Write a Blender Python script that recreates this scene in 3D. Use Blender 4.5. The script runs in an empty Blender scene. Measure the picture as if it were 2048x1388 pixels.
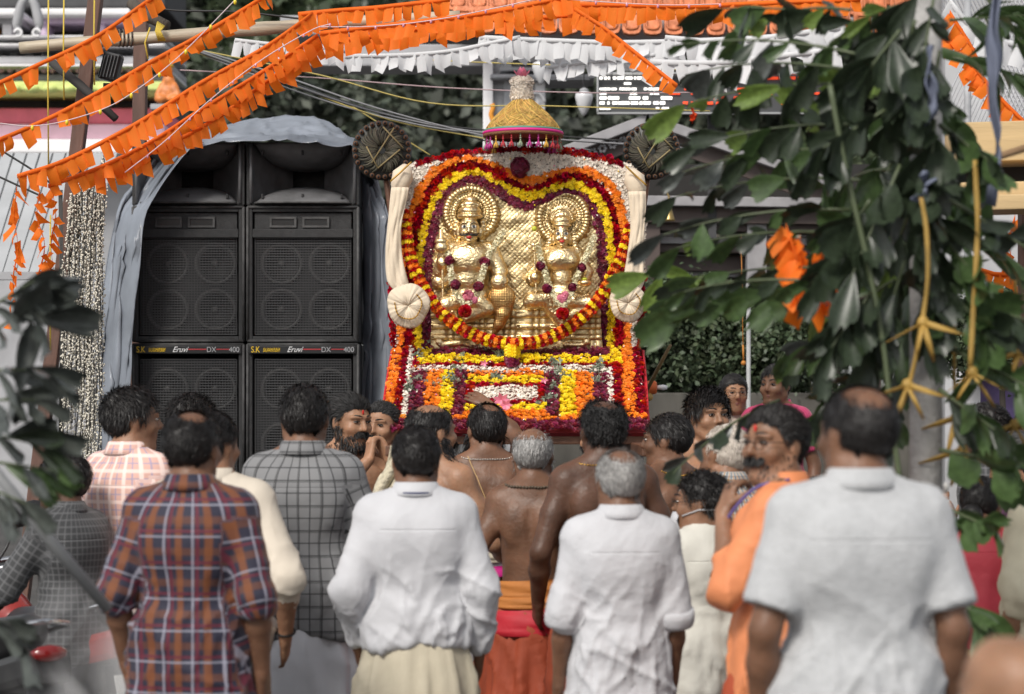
import bpy, bmesh, math, random
import numpy as np
from mathutils import Vector, Matrix, Euler

random.seed(7)
RNG = np.random.default_rng(7)
SC = bpy.context.scene
COL = SC.collection
PI = math.pi

# ---------------------------------------------------------------- camera, sky, sun, exposure
CAM_Z, KPX, HZ = 1.68, 4836.0, 820.0          # eye height, focal length in photo pixels, horizon row
cam_d = bpy.data.cameras.new('camera')
cam = bpy.data.objects.new('camera', cam_d)
COL.objects.link(cam)
cam.location = (0, 0, CAM_Z)
cam.rotation_euler = (PI / 2, 0, 0)
cam_d.sensor_width = 36
cam_d.lens = 36 * KPX / 2048
cam_d.shift_y = (HZ - 694) / 2048
cam_d.clip_start = 0.1
cam_d.clip_end = 600
cam_d.dof.use_dof = True
cam_d.dof.focus_distance = 12.2
cam_d.dof.aperture_fstop = 3.0
SC.camera = cam

SUN_EL, SUN_AZ = math.radians(43), math.radians(208)      # high, behind the photographer, veiled by cloud
world = bpy.data.worlds.new('World')
SC.world = world
world.use_nodes = True
wn, wl = world.node_tree.nodes, world.node_tree.links
wn.clear()
sky_n = wn.new('ShaderNodeTexSky')
sky_n.sky_type = 'NISHITA'
sky_n.sun_disc = False
sky_n.sun_elevation = SUN_EL
sky_n.sun_rotation = SUN_AZ
sky_n.air_density = 1.0
sky_n.dust_density = 1.5
sky_n.ozone_density = 1.0
hs_n = wn.new('ShaderNodeHueSaturation')
hs_n.inputs['Saturation'].default_value = 0.22          # overcast: the sky is nearly white
bg_n = wn.new('ShaderNodeBackground')
bg_n.inputs['Strength'].default_value = 0.12
wo_n = wn.new('ShaderNodeOutputWorld')
wl.new(sky_n.outputs[0], hs_n.inputs['Color'])
wl.new(hs_n.outputs[0], bg_n.inputs['Color'])
wl.new(bg_n.outputs[0], wo_n.inputs['Surface'])

sun_d = bpy.data.lights.new('sun', 'SUN')
sun_d.energy = 2.3
sun_d.angle = math.radians(16)
sun_d.color = (1.0, 0.95, 0.87)
sun = bpy.data.objects.new('sun', sun_d)
COL.objects.link(sun)
sun_dir = Vector((math.sin(SUN_AZ) * math.cos(SUN_EL), math.cos(SUN_AZ) * math.cos(SUN_EL), math.sin(SUN_EL)))
sun.rotation_euler = sun_dir.to_track_quat('Z', 'Y').to_euler()
sun.location = (0, 0, 30)

SC.view_settings.view_transform = 'Standard'
SC.view_settings.look = 'None'
SC.view_settings.exposure = 0.42
SC.view_settings.gamma = 1.0
SC.cycles.use_denoising = True
SC.cycles.max_bounces = 6
SC.cycles.diffuse_bounces = 3
SC.cycles.glossy_bounces = 3
SC.cycles.transparent_max_bounces = 8
SC.cycles.volume_bounces = 1


def at(px, py, d):
    """photo pixel (2048 x 1388) at distance d -> world point"""
    return Vector(((px - 1024) / KPX * d, d, CAM_Z + (HZ - py) / KPX * d))


def mpp(d):
    return d / KPX

# ---------------------------------------------------------------- materials
MATS = {}


def srgb(h):
    h = h.lstrip('#')
    c = [int(h[i:i + 2], 16) / 255 for i in (0, 2, 4)]
    return tuple(x / 12.92 if x <= .04045 else ((x + .055) / 1.055) ** 2.4 for x in c)


def mat(name, col, rough=.6, metal=0., var=.0, vscale=8., bump=0., bscale=60., coat=0., trans=0., spec=None,
        stretch=None, rnd=0., sheen=0., emit=None, bdetail=3.):
    """principled material; var = brightness mottling, rnd = per-piece variation from the 'rnd' attribute"""
    if name in MATS:
        return MATS[name]
    m = bpy.data.materials.new(name)
    m.use_nodes = True
    nt = m.node_tree
    N, L = nt.nodes, nt.links
    b = N['Principled BSDF']
    b.inputs['Base Color'].default_value = (*col[:3], 1)
    b.inputs['Roughness'].default_value = rough
    b.inputs['Metallic'].default_value = metal
    if coat: b.inputs['Coat Weight'].default_value = coat
    if spec is not None: b.inputs['Specular IOR Level'].default_value = spec
    if sheen: b.inputs['Sheen Weight'].default_value = sheen
    if emit:
        b.inputs['Emission Color'].default_value = (*col[:3], 1)
        b.inputs['Emission Strength'].default_value = emit
    tc = N.new('ShaderNodeTexCoord')
    src = tc.outputs['Object']
    if stretch:
        mp = N.new('ShaderNodeMapping')
        mp.inputs['Scale'].default_value = stretch
        L.new(src, mp.inputs['Vector'])
        src = mp.outputs[0]
    cur = None
    if var:
        nz = N.new('ShaderNodeTexNoise')
        nz.inputs['Scale'].default_value = vscale
        nz.inputs['Detail'].default_value = 5
        L.new(src, nz.inputs['Vector'])
        mr = N.new('ShaderNodeMapRange')
        mr.inputs['From Min'].default_value = .3
        mr.inputs['From Max'].default_value = .7
        mr.inputs['To Min'].default_value = 1 - var
        mr.inputs['To Max'].default_value = 1 + var
        L.new(nz.outputs[0], mr.inputs[0])
        hv = N.new('ShaderNodeHueSaturation')
        hv.inputs['Color'].default_value = (*col[:3], 1)
        L.new(mr.outputs[0], hv.inputs['Value'])
        cur = hv.outputs[0]
    if rnd:
        at_ = N.new('ShaderNodeAttribute')
        at_.attribute_name = 'rnd'
        mr = N.new('ShaderNodeMapRange')
        mr.inputs['To Min'].default_value = 1 - rnd
        mr.inputs['To Max'].default_value = 1 + rnd
        L.new(at_.outputs['Fac'], mr.inputs[0])
        hv = N.new('ShaderNodeHueSaturation')
        hv.inputs['Color'].default_value = (*col[:3], 1)
        if cur is not None: L.new(cur, hv.inputs['Color'])
        L.new(mr.outputs[0], hv.inputs['Value'])
        mh = N.new('ShaderNodeMapRange')
        mh.inputs['To Min'].default_value = .5 - rnd * .045
        mh.inputs['To Max'].default_value = .5 + rnd * .045
        sn = N.new('ShaderNodeMath'); sn.operation = 'MULTIPLY'; sn.inputs[1].default_value = 7.31
        fr = N.new('ShaderNodeMath'); fr.operation = 'FRACT'
        L.new(at_.outputs['Fac'], sn.inputs[0]); L.new(sn.outputs[0], fr.inputs[0]); L.new(fr.outputs[0], mh.inputs[0])
        L.new(mh.outputs[0], hv.inputs['Hue'])
        cur = hv.outputs[0]
    if cur is not None:
        L.new(cur, b.inputs['Base Color'])
    if bump:
        nb = N.new('ShaderNodeTexNoise')
        nb.inputs['Scale'].default_value = bscale
        nb.inputs['Detail'].default_value = bdetail
        L.new(src, nb.inputs['Vector'])
        bp = N.new('ShaderNodeBump')
        bp.inputs['Strength'].default_value = bump
        bp.inputs['Distance'].default_value = .01
        L.new(nb.outputs[0], bp.inputs['Height'])
        L.new(bp.outputs[0], b.inputs['Normal'])
    if trans:
        tr = N.new('ShaderNodeBsdfTranslucent')
        tr.inputs['Color'].default_value = (*col[:3], 1)
        if cur is not None: L.new(cur, tr.inputs['Color'])
        mx = N.new('ShaderNodeMixShader')
        mx.inputs[0].default_value = trans
        L.new(b.outputs[0], mx.inputs[1]); L.new(tr.outputs[0], mx.inputs[2])
        L.new(mx.outputs[0], N['Material Output'].inputs['Surface'])
    MATS[name] = m
    return m


def plaid(name, base, stripes, rough=.75):
    """woven check: stripes = [(axis, period, offset, half_width, colour, strength)] in metres of cloth"""
    m = bpy.data.materials.new(name)
    m.use_nodes = True
    N, L = m.node_tree.nodes, m.node_tree.links
    b = N['Principled BSDF']
    b.inputs['Roughness'].default_value = rough
    b.inputs['Sheen Weight'].default_value = .15
    a = N.new('ShaderNodeAttribute'); a.attribute_name = 'cloth'
    sp = N.new('ShaderNodeSeparateXYZ')
    L.new(a.outputs['Vector'], sp.inputs[0])
    cur = None
    rgb = N.new('ShaderNodeRGB'); rgb.outputs[0].default_value = (*base, 1)
    cur = rgb.outputs[0]
    for axis, per, off, hw, c, st in stripes:
        ad = N.new('ShaderNodeMath'); ad.operation = 'ADD'; ad.inputs[1].default_value = off
        L.new(sp.outputs[axis], ad.inputs[0])
        pp = N.new('ShaderNodeMath'); pp.operation = 'PINGPONG'; pp.inputs[1].default_value = per / 2
        L.new(ad.outputs[0], pp.inputs[0])
        mr = N.new('ShaderNodeMapRange')
        mr.inputs['From Min'].default_value = hw * 1.25
        mr.inputs['From Max'].default_value = hw * .75
        mr.inputs['To Max'].default_value = st
        L.new(pp.outputs[0], mr.inputs[0])
        mx = N.new('ShaderNodeMix'); mx.data_type = 'RGBA'
        L.new(mr.outputs[0], mx.inputs['Factor'])
        L.new(cur, mx.inputs['A'])
        mx.inputs['B'].default_value = (*c, 1)
        cur = mx.outputs['Result']
    L.new(cur, b.inputs['Base Color'])
    tc = N.new('ShaderNodeTexCoord')
    nb = N.new('ShaderNodeTexNoise'); nb.inputs['Scale'].default_value = 14; nb.inputs['Detail'].default_value = 4
    L.new(tc.outputs['Object'], nb.inputs['Vector'])
    bp = N.new('ShaderNodeBump'); bp.inputs['Strength'].default_value = .5; bp.inputs['Distance'].default_value = .012
    L.new(nb.outputs[0], bp.inputs['Height']); L.new(bp.outputs[0], b.inputs['Normal'])
    return m


# ---------------------------------------------------------------- objects
def tag(o, label=None, cat=None, group=None, kind=None):
    if label: o['label'] = label
    if cat: o['category'] = cat
    if group: o['group'] = group
    if kind: o['kind'] = kind
    return o


def empty(name, loc=(0, 0, 0), rz=0, label=None, cat=None, group=None, kind=None):
    o = bpy.data.objects.new(name, None)
    o.empty_display_size = .1
    COL.objects.link(o)
    o.location = loc
    o.rotation_euler = (0, 0, rz)
    return tag(o, label, cat, group, kind)


def link(name, me, parent=None, loc=None, rot=None, scale=None):
    o = bpy.data.objects.new(name, me)
    COL.objects.link(o)
    if parent is not None: o.parent = parent
    if loc is not None: o.location = loc
    if rot is not None: o.rotation_euler = rot
    if scale is not None: o.scale = scale
    return o


def mesh_np(name, v, f, m=None, smooth=True, attrs=None):
    """mesh from numpy verts and a list of faces (or an (n,k) array)"""
    me = bpy.data.meshes.new(name)
    v = np.asarray(v, dtype=np.float32)
    if isinstance(f, np.ndarray):
        k = f.shape[1]
        me.vertices.add(len(v)); me.vertices.foreach_set('co', v.ravel())
        me.loops.add(f.size); me.loops.foreach_set('vertex_index', f.ravel().astype(np.int32))
        me.polygons.add(len(f)); me.polygons.foreach_set('loop_start', np.arange(0, f.size, k, dtype=np.int32))
        me.update(calc_edges=True)
    else:
        me.from_pydata([tuple(map(float, p)) for p in v], [], [tuple(int(i) for i in q) for q in f])
    if smooth:
        me.polygons.foreach_set('use_smooth', np.ones(len(me.polygons), dtype=bool))
    for k, arr in (attrs or {}).items():
        arr = np.asarray(arr, dtype=np.float32)
        if arr.ndim == 1:
            a = me.attributes.new(k, 'FLOAT', 'POINT'); a.data.foreach_set('value', arr)
        else:
            a = me.attributes.new(k, 'FLOAT_VECTOR', 'POINT'); a.data.foreach_set('vector', arr.ravel())
    if m is not None:
        me.materials.append(m)
    me.validate()
    return me


class MB:
    """collects simple solids; build() links them as one mesh object"""
    def __init__(self):
        self.v, self.f, self.sm, self.r = [], [], [], []

    def add(self, v, f, smooth=False, rnd=0.):
        o = len(self.v)
        self.v += [tuple(p) for p in v]
        self.f += [tuple(i + o for i in q) for q in f]
        self.sm += [smooth] * len(f)
        self.r += [rnd] * len(v)
        return self

    def box(self, c, s, R=None, taper=1.0, bevel=0.0, rnd=0.):
        x, y, z = s[0] / 2, s[1] / 2, s[2] / 2
        if bevel > 0:
            bm = bmesh.new()
            bmesh.ops.create_cube(bm, size=1)
            for q in bm.verts: q.co = Vector((q.co.x * s[0], q.co.y * s[1], q.co.z * s[2]))
            bmesh.ops.bevel(bm, geom=bm.edges[:], offset=bevel, segments=2, affect='EDGES', profile=.6)
            bm.verts.index_update()
            v = [q.co.copy() for q in bm.verts]
            f = [[q.index for q in p.verts] for p in bm.faces]
            bm.free()
        else:
            t = taper
            v = [Vector(p) for p in ((-x, -y, -z), (x, -y, -z), (x, y, -z), (-x, y, -z),
                                     (-x * t, -y * t, z), (x * t, -y * t, z), (x * t, y * t, z), (-x * t, y * t, z))]
            f = [(0, 3, 2, 1), (4, 5, 6, 7), (0, 1, 5, 4), (1, 2, 6, 5), (2, 3, 7, 6), (3, 0, 4, 7)]
        if R is not None: v = [R @ p for p in v]
        c = Vector(c)
        return self.add([p + c for p in v], f, False, rnd)

    def tube(self, pts, r, n=8, caps=True, smooth=True, rnd=0.):
        pts = [Vector(p) for p in pts]
        if not hasattr(r, '__len__'): r = [r] * len(pts)
        v, f = [], []
        up = Vector((0, 0, 1))
        prev = None
        for i, p in enumerate(pts):
            t = (pts[min(i + 1, len(pts) - 1)] - pts[max(i - 1, 0)])
            t = t.normalized() if t.length > 1e-9 else Vector((0, 0, 1))
            if prev is None:
                a = t.cross(up if abs(t.z) < .95 else Vector((1, 0, 0))).normalized()
            else:
                a = (prev - t * prev.dot(t)).normalized()
            prev = a
            b = t.cross(a)
            for k in range(n):
                an = 2 * PI * k / n
                v.append(p + (a * math.cos(an) + b * math.sin(an)) * r[i])
        for i in range(len(pts) - 1):
            for k in range(n):
                k2 = (k + 1) % n
                f.append((i * n + k, i * n + k2, (i + 1) * n + k2, (i + 1) * n + k))
        if caps:
            f.append(tuple(range(n - 1, -1, -1)))
            f.append(tuple((len(pts) - 1) * n + k for k in range(n)))
        return self.add(v, f, smooth, rnd)

    def lathe(self, prof, c=(0, 0, 0), n=24, R=None, smooth=True, sx=1, sy=1, rnd=0.):
        """prof = [(radius, z)]"""
        v, f = [], []
        c = Vector(c)
        for (r, z) in prof:
            for k in range(n):
                a = 2 * PI * k / n
                p = Vector((r * math.cos(a) * sx, r * math.sin(a) * sy, z))
                if R is not None: p = R @ p
                v.append(p + c)
        for i in range(len(prof) - 1):
            for k in range(n):
                k2 = (k + 1) % n
                f.append((i * n + k, i * n + k2, (i + 1) * n + k2, (i + 1) * n + k))
        if prof[0][0] > 1e-5: f.append(tuple(range(n - 1, -1, -1)))
        if prof[-1][0] > 1e-5: f.append(tuple((len(prof) - 1) * n + k for k in range(n)))
        return self.add(v, f, smooth, rnd)

    def prism(self, poly, depth, c=(0, 0, 0), R=None, axis='y'):
        """polygon in x,z extruded along y by depth (centred)"""
        n = len(poly)
        v = [Vector((p[0], -depth / 2, p[1])) for p in poly] + [Vector((p[0], depth / 2, p[1])) for p in poly]
        f = [tuple(range(n)), tuple(range(2 * n - 1, n - 1, -1))]
        for i in range(n):
            j = (i + 1) % n
            f.append((i, i + n, j + n, j))
        if R is not None: v = [R @ p for p in v]
        c = Vector(c)
        return self.add([p + c for p in v], f)

    def sphere(self, c, r, n=10, R=None, rnd=0.):
        if not hasattr(r, '__len__'): r = (r, r, r)
        v, f = [], []
        c = Vector(c)
        m = max(4, n // 2)
        for i in range(m + 1):
            th = PI * i / m
            for k in range(n):
                a = 2 * PI * k / n
                p = Vector((r[0] * math.sin(th) * math.cos(a), r[1] * math.sin(th) * math.sin(a), r[2] * math.cos(th)))
                if R is not None: p = R @ p
                v.append(p + c)
        for i in range(m):
            for k in range(n):
                k2 = (k + 1) % n
                f.append((i * n + k, (i + 1) * n + k, (i + 1) * n + k2, i * n + k2))
        return self.add(v, f, True, rnd)

    def grid(self, P, smooth=True, rnd=0.):
        """P[i][j] points"""
        n, m = len(P), len(P[0])
        v = [p for row in P for p in row]
        f = [(i * m + j, i * m + j + 1, (i + 1) * m + j + 1, (i + 1) * m + j) for i in range(n - 1) for j in range(m - 1)]
        return self.add(v, f, smooth, rnd)

    def mesh(self, name, m=None):
        me = bpy.data.meshes.new(name)
        me.from_pydata([tuple(p) for p in self.v], [], self.f)
        me.polygons.foreach_set('use_smooth', self.sm)
        if any(self.r):
            a = me.attributes.new('rnd', 'FLOAT', 'POINT'); a.data.foreach_set('value', self.r)
        if m is not None: me.materials.append(m)
        me.update()
        return me

    def build(self, name, m=None, parent=None, origin=None):
        if origin is not None:
            o = Vector(origin)
            self.v = [tuple(Vector(p) - o) for p in self.v]
        ob = link(name, self.mesh(name, m), parent)
        if origin is not None: ob.location = origin
        return ob


def solidify(o, t, offset=-1):
    md = o.modifiers.new('thickness', 'SOLIDIFY'); md.thickness = t; md.offset = offset
    return o


def bez(pts, n=24):
    """smooth Catmull-Rom polyline through pts (any dimension)"""
    P = [np.array(p, float) for p in pts]
    P = [2 * P[0] - P[1]] + P + [2 * P[-1] - P[-2]]
    out = []
    segs = len(P) - 3
    per = max(2, n // segs)
    for i in range(segs):
        p0, p1, p2, p3 = P[i:i + 4]
        for t in np.linspace(0, 1, per, endpoint=False):
            out.append(.5 * ((2 * p1) + (-p0 + p2) * t + (2 * p0 - 5 * p1 + 4 * p2 - p3) * t * t + (-p0 + 3 * p1 - 3 * p2 + p3) * t ** 3))
    out.append(P[-2])
    return out


def resample(pts, step=None, n=None):
    P = np.array(pts, float)
    s = np.r_[0, np.cumsum(np.linalg.norm(np.diff(P, axis=0), axis=1))]
    if n is None: n = max(2, int(round(s[-1] / step)) + 1)
    t = np.linspace(0, s[-1], n)
    return np.stack([np.interp(t, s, P[:, k]) for k in range(P.shape[1])], 1)


# ---------------------------------------------------------------- noise, in numpy
_PERM = np.random.default_rng(3).random((64, 64, 64)).astype(np.float32) * 2 - 1


def vnoise(p):
    p = np.asarray(p, dtype=np.float32)
    i = np.floor(p).astype(np.int32)
    f = p - i
    f = f * f * (3 - 2 * f)
    r = 0
    for dx in (0, 1):
        wx = f[..., 0] if dx else 1 - f[..., 0]
        for dy in (0, 1):
            wy = f[..., 1] if dy else 1 - f[..., 1]
            for dz in (0, 1):
                wz = f[..., 2] if dz else 1 - f[..., 2]
                r = r + wx * wy * wz * _PERM[(i[..., 0] + dx) & 63, (i[..., 1] + dy) & 63, (i[..., 2] + dz) & 63]
    return r


def fbm(p, o=3):
    p = np.asarray(p, dtype=np.float32)
    return sum(vnoise(p * 2 ** k + 17.3 * k) * .5 ** k for k in range(o))


# ---------------------------------------------------------------- distance fields -> one continuous surface
class Field:
    def __init__(self, xs, ys, zs):
        self.ax = [np.asarray(a, np.float32) for a in (xs, ys, zs)]
        self.F = np.full([len(a) for a in self.ax], .25, np.float32)

    def _sl(self, lo, hi):
        s = []
        for a, l, h in zip(self.ax, lo, hi):
            i = np.searchsorted(a, l); j = np.searchsorted(a, h)
            if j - i < 1: return None
            s.append(slice(i, j))
        return tuple(s)

    def _pts(self, s):
        return (self.ax[0][s[0]][:, None, None], self.ax[1][s[1]][None, :, None], self.ax[2][s[2]][None, None, :])

    def _put(self, s, d, k, sub):
        f = self.F[s]
        if sub:
            d = -d
            if k > 0:
                h = np.clip(.5 - .5 * (d - f) / k, 0, 1)
                self.F[s] = d * (1 - h) + f * h + k * h * (1 - h)      # smooth max
            else:
                self.F[s] = np.maximum(f, d)
        elif k > 0:
            h = np.clip(.5 + .5 * (f - d) / k, 0, 1)
            self.F[s] = f * (1 - h) + d * h - k * h * (1 - h)
        else:
            self.F[s] = np.minimum(f, d)

    def cone(self, a, b, ra, rb, k=.02, sub=False, flat=False):
        a, b = np.asarray(a, np.float32), np.asarray(b, np.float32)
        m = k + .045
        lo = np.minimum(a - ra, b - rb) - m
        hi = np.maximum(a + ra, b + rb) + m
        s = self._sl(lo, hi)
        if s is None: return self
        X, Y, Z = self._pts(s)
        ba = b - a
        l2 = float(ba @ ba) + 1e-9
        t = np.clip(((X - a[0]) * ba[0] + (Y - a[1]) * ba[1] + (Z - a[2]) * ba[2]) / l2, 0, 1)
        d = np.sqrt((X - a[0] - t * ba[0]) ** 2 + (Y - a[1] - t * ba[1]) ** 2 + (Z - a[2] - t * ba[2]) ** 2) - (ra + t * (rb - ra))
        if flat:
            u = ba / l2 ** .5
            d = np.maximum(d, (X - b[0]) * u[0] + (Y - b[1]) * u[1] + (Z - b[2]) * u[2])
        self._put(s, d, k, sub)
        return self

    def ell(self, c, r, R=None, k=.02, sub=False):
        c, r = np.asarray(c, np.float32), np.asarray(r, np.float32)
        m = k + .045
        e = r if R is None else np.abs(np.array(R)) @ r
        s = self._sl(c - e - m, c + e + m)
        if s is None: return self
        X, Y, Z = self._pts(s)
        X, Y, Z = X - c[0], Y - c[1], Z - c[2]
        if R is not None:
            Q = np.array(R, np.float32).T
            X, Y, Z = (Q[0, 0] * X + Q[0, 1] * Y + Q[0, 2] * Z, Q[1, 0] * X + Q[1, 1] * Y + Q[1, 2] * Z, Q[2, 0] * X + Q[2, 1] * Y + Q[2, 2] * Z)
        k0 = np.sqrt((X / r[0]) ** 2 + (Y / r[1]) ** 2 + (Z / r[2]) ** 2)
        k1 = np.sqrt((X / r[0] ** 2) ** 2 + (Y / r[1] ** 2) ** 2 + (Z / r[2] ** 2) ** 2) + 1e-6
        self._put(s, np.where(k0 < .05, -float(r.min()), k0 * (k0 - 1) / k1), k, sub)
        return self

    def box(self, c, h, rad=.01, k=.01, sub=False):
        c, h = np.asarray(c, np.float32), np.asarray(h, np.float32)
        s = self._sl(c - h - k - .045, c + h + k + .045)
        if s is None: return self
        X, Y, Z = self._pts(s)
        q = [np.abs(P - c[i]) - h[i] + rad for i, P in enumerate((X, Y, Z))]
        d = np.sqrt(np.maximum(q[0], 0) ** 2 + np.maximum(q[1], 0) ** 2 + np.maximum(q[2], 0) ** 2) + np.minimum(np.maximum(q[0], np.maximum(q[1], q[2])), 0) - rad
        self._put(s, d, k, sub)
        return self

    def below(self, z0, fn=None):
        """cut everything below the plane z0 (or fn(x,y))"""
        X, Y, Z = self._pts((slice(None),) * 3)
        zc = z0 if fn is None else fn(X, Y)
        self.F = np.maximum(self.F, zc - Z)
        return self

    def above(self, z0, fn=None):
        X, Y, Z = self._pts((slice(None),) * 3)
        zc = z0 if fn is None else fn(X, Y)
        self.F = np.maximum(self.F, Z - zc)
        return self

    def surface(self):
        F = self.F
        F[0], F[-1] = .2, .2
        F[:, 0], F[:, -1] = .2, .2
        F[:, :, 0], F[:, :, -1] = .2, .2
        s = F < 0
        c = np.zeros([n - 1 for n in F.shape], np.int8)
        for a in (0, 1):
            for b in (0, 1):
                for e in (0, 1):
                    c += s[a:a + c.shape[0], b:b + c.shape[1], e:e + c.shape[2]]
        mixed = (c > 0) & (c < 8)
        I = np.argwhere(mixed)
        idx = np.full(mixed.shape, -1, np.int32)
        idx[mixed] = np.arange(len(I))
        corner = {}
        for a in (0, 1):
            for b in (0, 1):
                for e in (0, 1):
                    corner[a, b, e] = F[I[:, 0] + a, I[:, 1] + b, I[:, 2] + e]
        pos = np.zeros((len(I), 3), np.float32)
        cnt = np.zeros(len(I), np.float32)
        for axis in range(3):
            for u in (0, 1):
                for w in (0, 1):
                    p0 = [u, w]; p0.insert(axis, 0)
                    p1 = [u, w]; p1.insert(axis, 1)
                    f0, f1 = corner[tuple(p0)], corner[tuple(p1)]
                    cr = (f0 < 0) != (f1 < 0)
                    t = np.where(cr, f0 / np.where(cr, f0 - f1, 1), 0)
                    q = np.tile(np.array(p0, np.float32), (len(I), 1))
                    q[:, axis] += t
                    pos += q * cr[:, None]
                    cnt += cr
        pos /= np.maximum(cnt, 1)[:, None]
        V = np.empty_like(pos)
        for k in range(3):
            a = self.ax[k]
            V[:, k] = a[I[:, k]] + pos[:, k] * (a[I[:, k] + 1] - a[I[:, k]])
        Q = []
        for axis in range(3):
            sl0 = [slice(1, -1)] * 3; sl1 = [slice(1, -1)] * 3
            sl0[axis] = slice(0, -1); sl1[axis] = slice(1, None)
            A, B = s[tuple(sl0)], s[tuple(sl1)]
            E = np.argwhere(A != B)
            if not len(E): continue
            off = np.ones(3, int); off[axis] = 0
            flip = A[tuple(E.T)]
            E = E + off
            u, w = [(1, 2), (2, 0), (0, 1)][axis]
            def cell(du, dw):
                e = E.copy(); e[:, u] += du; e[:, w] += dw
                return idx[e[:, 0], e[:, 1], e[:, 2]]
            q = np.stack([cell(-1, -1), cell(0, -1), cell(0, 0), cell(-1, 0)], 1)
            q[~flip] = q[~flip][:, ::-1]
            Q.append(q)
        Q = np.concatenate(Q)
        return V, Q[(Q >= 0).all(1)]


def normals(V, Q):
    n = np.cross(V[Q[:, 2]] - V[Q[:, 0]], V[Q[:, 3]] - V[Q[:, 1]])
    N = np.zeros_like(V)
    for k in range(4): np.add.at(N, Q[:, k], n)
    return N / (np.linalg.norm(N, axis=1, keepdims=True) + 1e-12)


def relax(V, Q, it=1, lam=.5):
    for _ in range(it):
        S = np.zeros_like(V); c = np.zeros(len(V), np.float32)
        for k in range(4):
            np.add.at(S, Q[:, k], V[Q[:, (k + 1) % 4]]); np.add.at(c, Q[:, k], 1)
            np.add.at(S, Q[:, k], V[Q[:, (k + 3) % 4]]); np.add.at(c, Q[:, k], 1)
        V = V * (1 - lam) + lam * S / np.maximum(c, 1)[:, None]
    return V


def scatter(base_v, base_f, pos, R, scale, rnd=None):
    """many copies of a small quad/tri mesh joined: base_f is an (m,k) array"""
    n, nv = len(pos), len(base_v)
    V = np.einsum('nij,vj->nvi', R, base_v) * np.asarray(scale).reshape(n, 1, -1) + pos[:, None, :]
    Fc = (base_f[None] + (np.arange(n) * nv)[:, None, None]).reshape(-1, base_f.shape[1])
    r = np.repeat(RNG.random(n) if rnd is None else rnd, nv)
    return V.reshape(-1, 3), Fc, r


def rot_to(nrm, spin):
    """rotation matrices taking +z to nrm with a random spin"""
    nrm = nrm / np.linalg.norm(nrm, axis=1, keepdims=True)
    ref = np.where(np.abs(nrm[:, 2:3]) < .9, np.array([[0, 0, 1.]]), np.array([[1., 0, 0]]))
    a = np.cross(ref, nrm); a /= np.linalg.norm(a, axis=1, keepdims=True)
    b = np.cross(nrm, a)
    c, s = np.cos(spin)[:, None], np.sin(spin)[:, None]
    return np.stack([a * c + b * s, -a * s + b * c, nrm], 2)

# ---------------------------------------------------------------- ground, temple, trees
ASPH = mat('street_paving', (.062, .058, .055), .85, var=.3, vscale=1.3, bump=.5, bscale=30)
mb = MB()
mb.grid([[Vector((x, y, 0)) for x in (-150, -20, 20, 150)] for y in (-20, 20, 60, 320)])
tag(mb.build('ground', ASPH), kind='structure')

GREYP = mat('temple_grey', (.36, .36, .375), .7, var=.12, vscale=4, bump=.2, bscale=20)
WHITEP = mat('temple_white', (.80, .79, .80), .65, var=.08, vscale=5)
LILAC = mat('temple_lilac', (.66, .52, .68), .7, var=.08)
PINKP = mat('temple_pink', (.78, .17, .24), .7, var=.1)
ROSEP = mat('temple_rose', (.82, .52, .64), .7, var=.08)
LIMEP = mat('temple_lime', (.62, .70, .24), .7, var=.1)
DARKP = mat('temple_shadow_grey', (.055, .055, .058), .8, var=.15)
ORNG = mat('temple_orange', (.70, .28, .03), .7)

# tiered, brightly painted gateway tower
DG = 24.
gop = empty('temple_gateway', at(60, 1000, DG).xy.to_3d() + Vector((0, 0, 0)), 0, 'grey temple gateway tower with pink, lilac and lime painted tiers', 'temple')
GL = Vector(gop.location)


def gband(x0, x1, y0, y1, dd, thick, m, name='tier', bev=.02):
    a, b = at(x0, y0, dd), at(x1, y1, dd)
    o = MB().box(((a.x + b.x) / 2, dd + thick / 2, (a.z + b.z) / 2), (b.x - a.x, thick, a.z - b.z), bevel=bev).build(name, m)
    o.data.transform(Matrix.Translation(-GL)); o.parent = gop
    return o


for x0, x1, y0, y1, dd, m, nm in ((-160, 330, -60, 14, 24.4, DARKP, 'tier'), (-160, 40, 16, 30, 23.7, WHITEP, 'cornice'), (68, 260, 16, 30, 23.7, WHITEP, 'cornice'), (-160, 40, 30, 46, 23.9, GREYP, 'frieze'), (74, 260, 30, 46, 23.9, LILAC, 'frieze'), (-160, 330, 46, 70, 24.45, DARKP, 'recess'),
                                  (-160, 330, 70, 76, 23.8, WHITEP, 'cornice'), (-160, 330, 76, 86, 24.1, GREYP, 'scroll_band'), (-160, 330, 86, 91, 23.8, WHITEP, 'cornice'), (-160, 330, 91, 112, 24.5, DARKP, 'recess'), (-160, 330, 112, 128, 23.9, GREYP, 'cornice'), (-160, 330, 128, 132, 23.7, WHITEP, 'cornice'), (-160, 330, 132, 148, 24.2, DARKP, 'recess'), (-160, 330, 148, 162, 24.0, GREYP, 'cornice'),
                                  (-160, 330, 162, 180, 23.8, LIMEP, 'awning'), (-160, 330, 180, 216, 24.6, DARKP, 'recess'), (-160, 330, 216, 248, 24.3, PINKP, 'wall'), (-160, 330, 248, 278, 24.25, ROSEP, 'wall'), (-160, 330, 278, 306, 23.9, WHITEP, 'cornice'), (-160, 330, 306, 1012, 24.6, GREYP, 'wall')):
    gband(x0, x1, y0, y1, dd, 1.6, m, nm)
for x0 in (4, 78, 190): gband(x0, x0 + 19, 46, 70, 23.95, .3, WHITEP if x0 < 50 else LILAC, 'pilaster')
gband(-60, -4, 46, 70, 24.2, .2, ORNG, 'niche')
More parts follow.
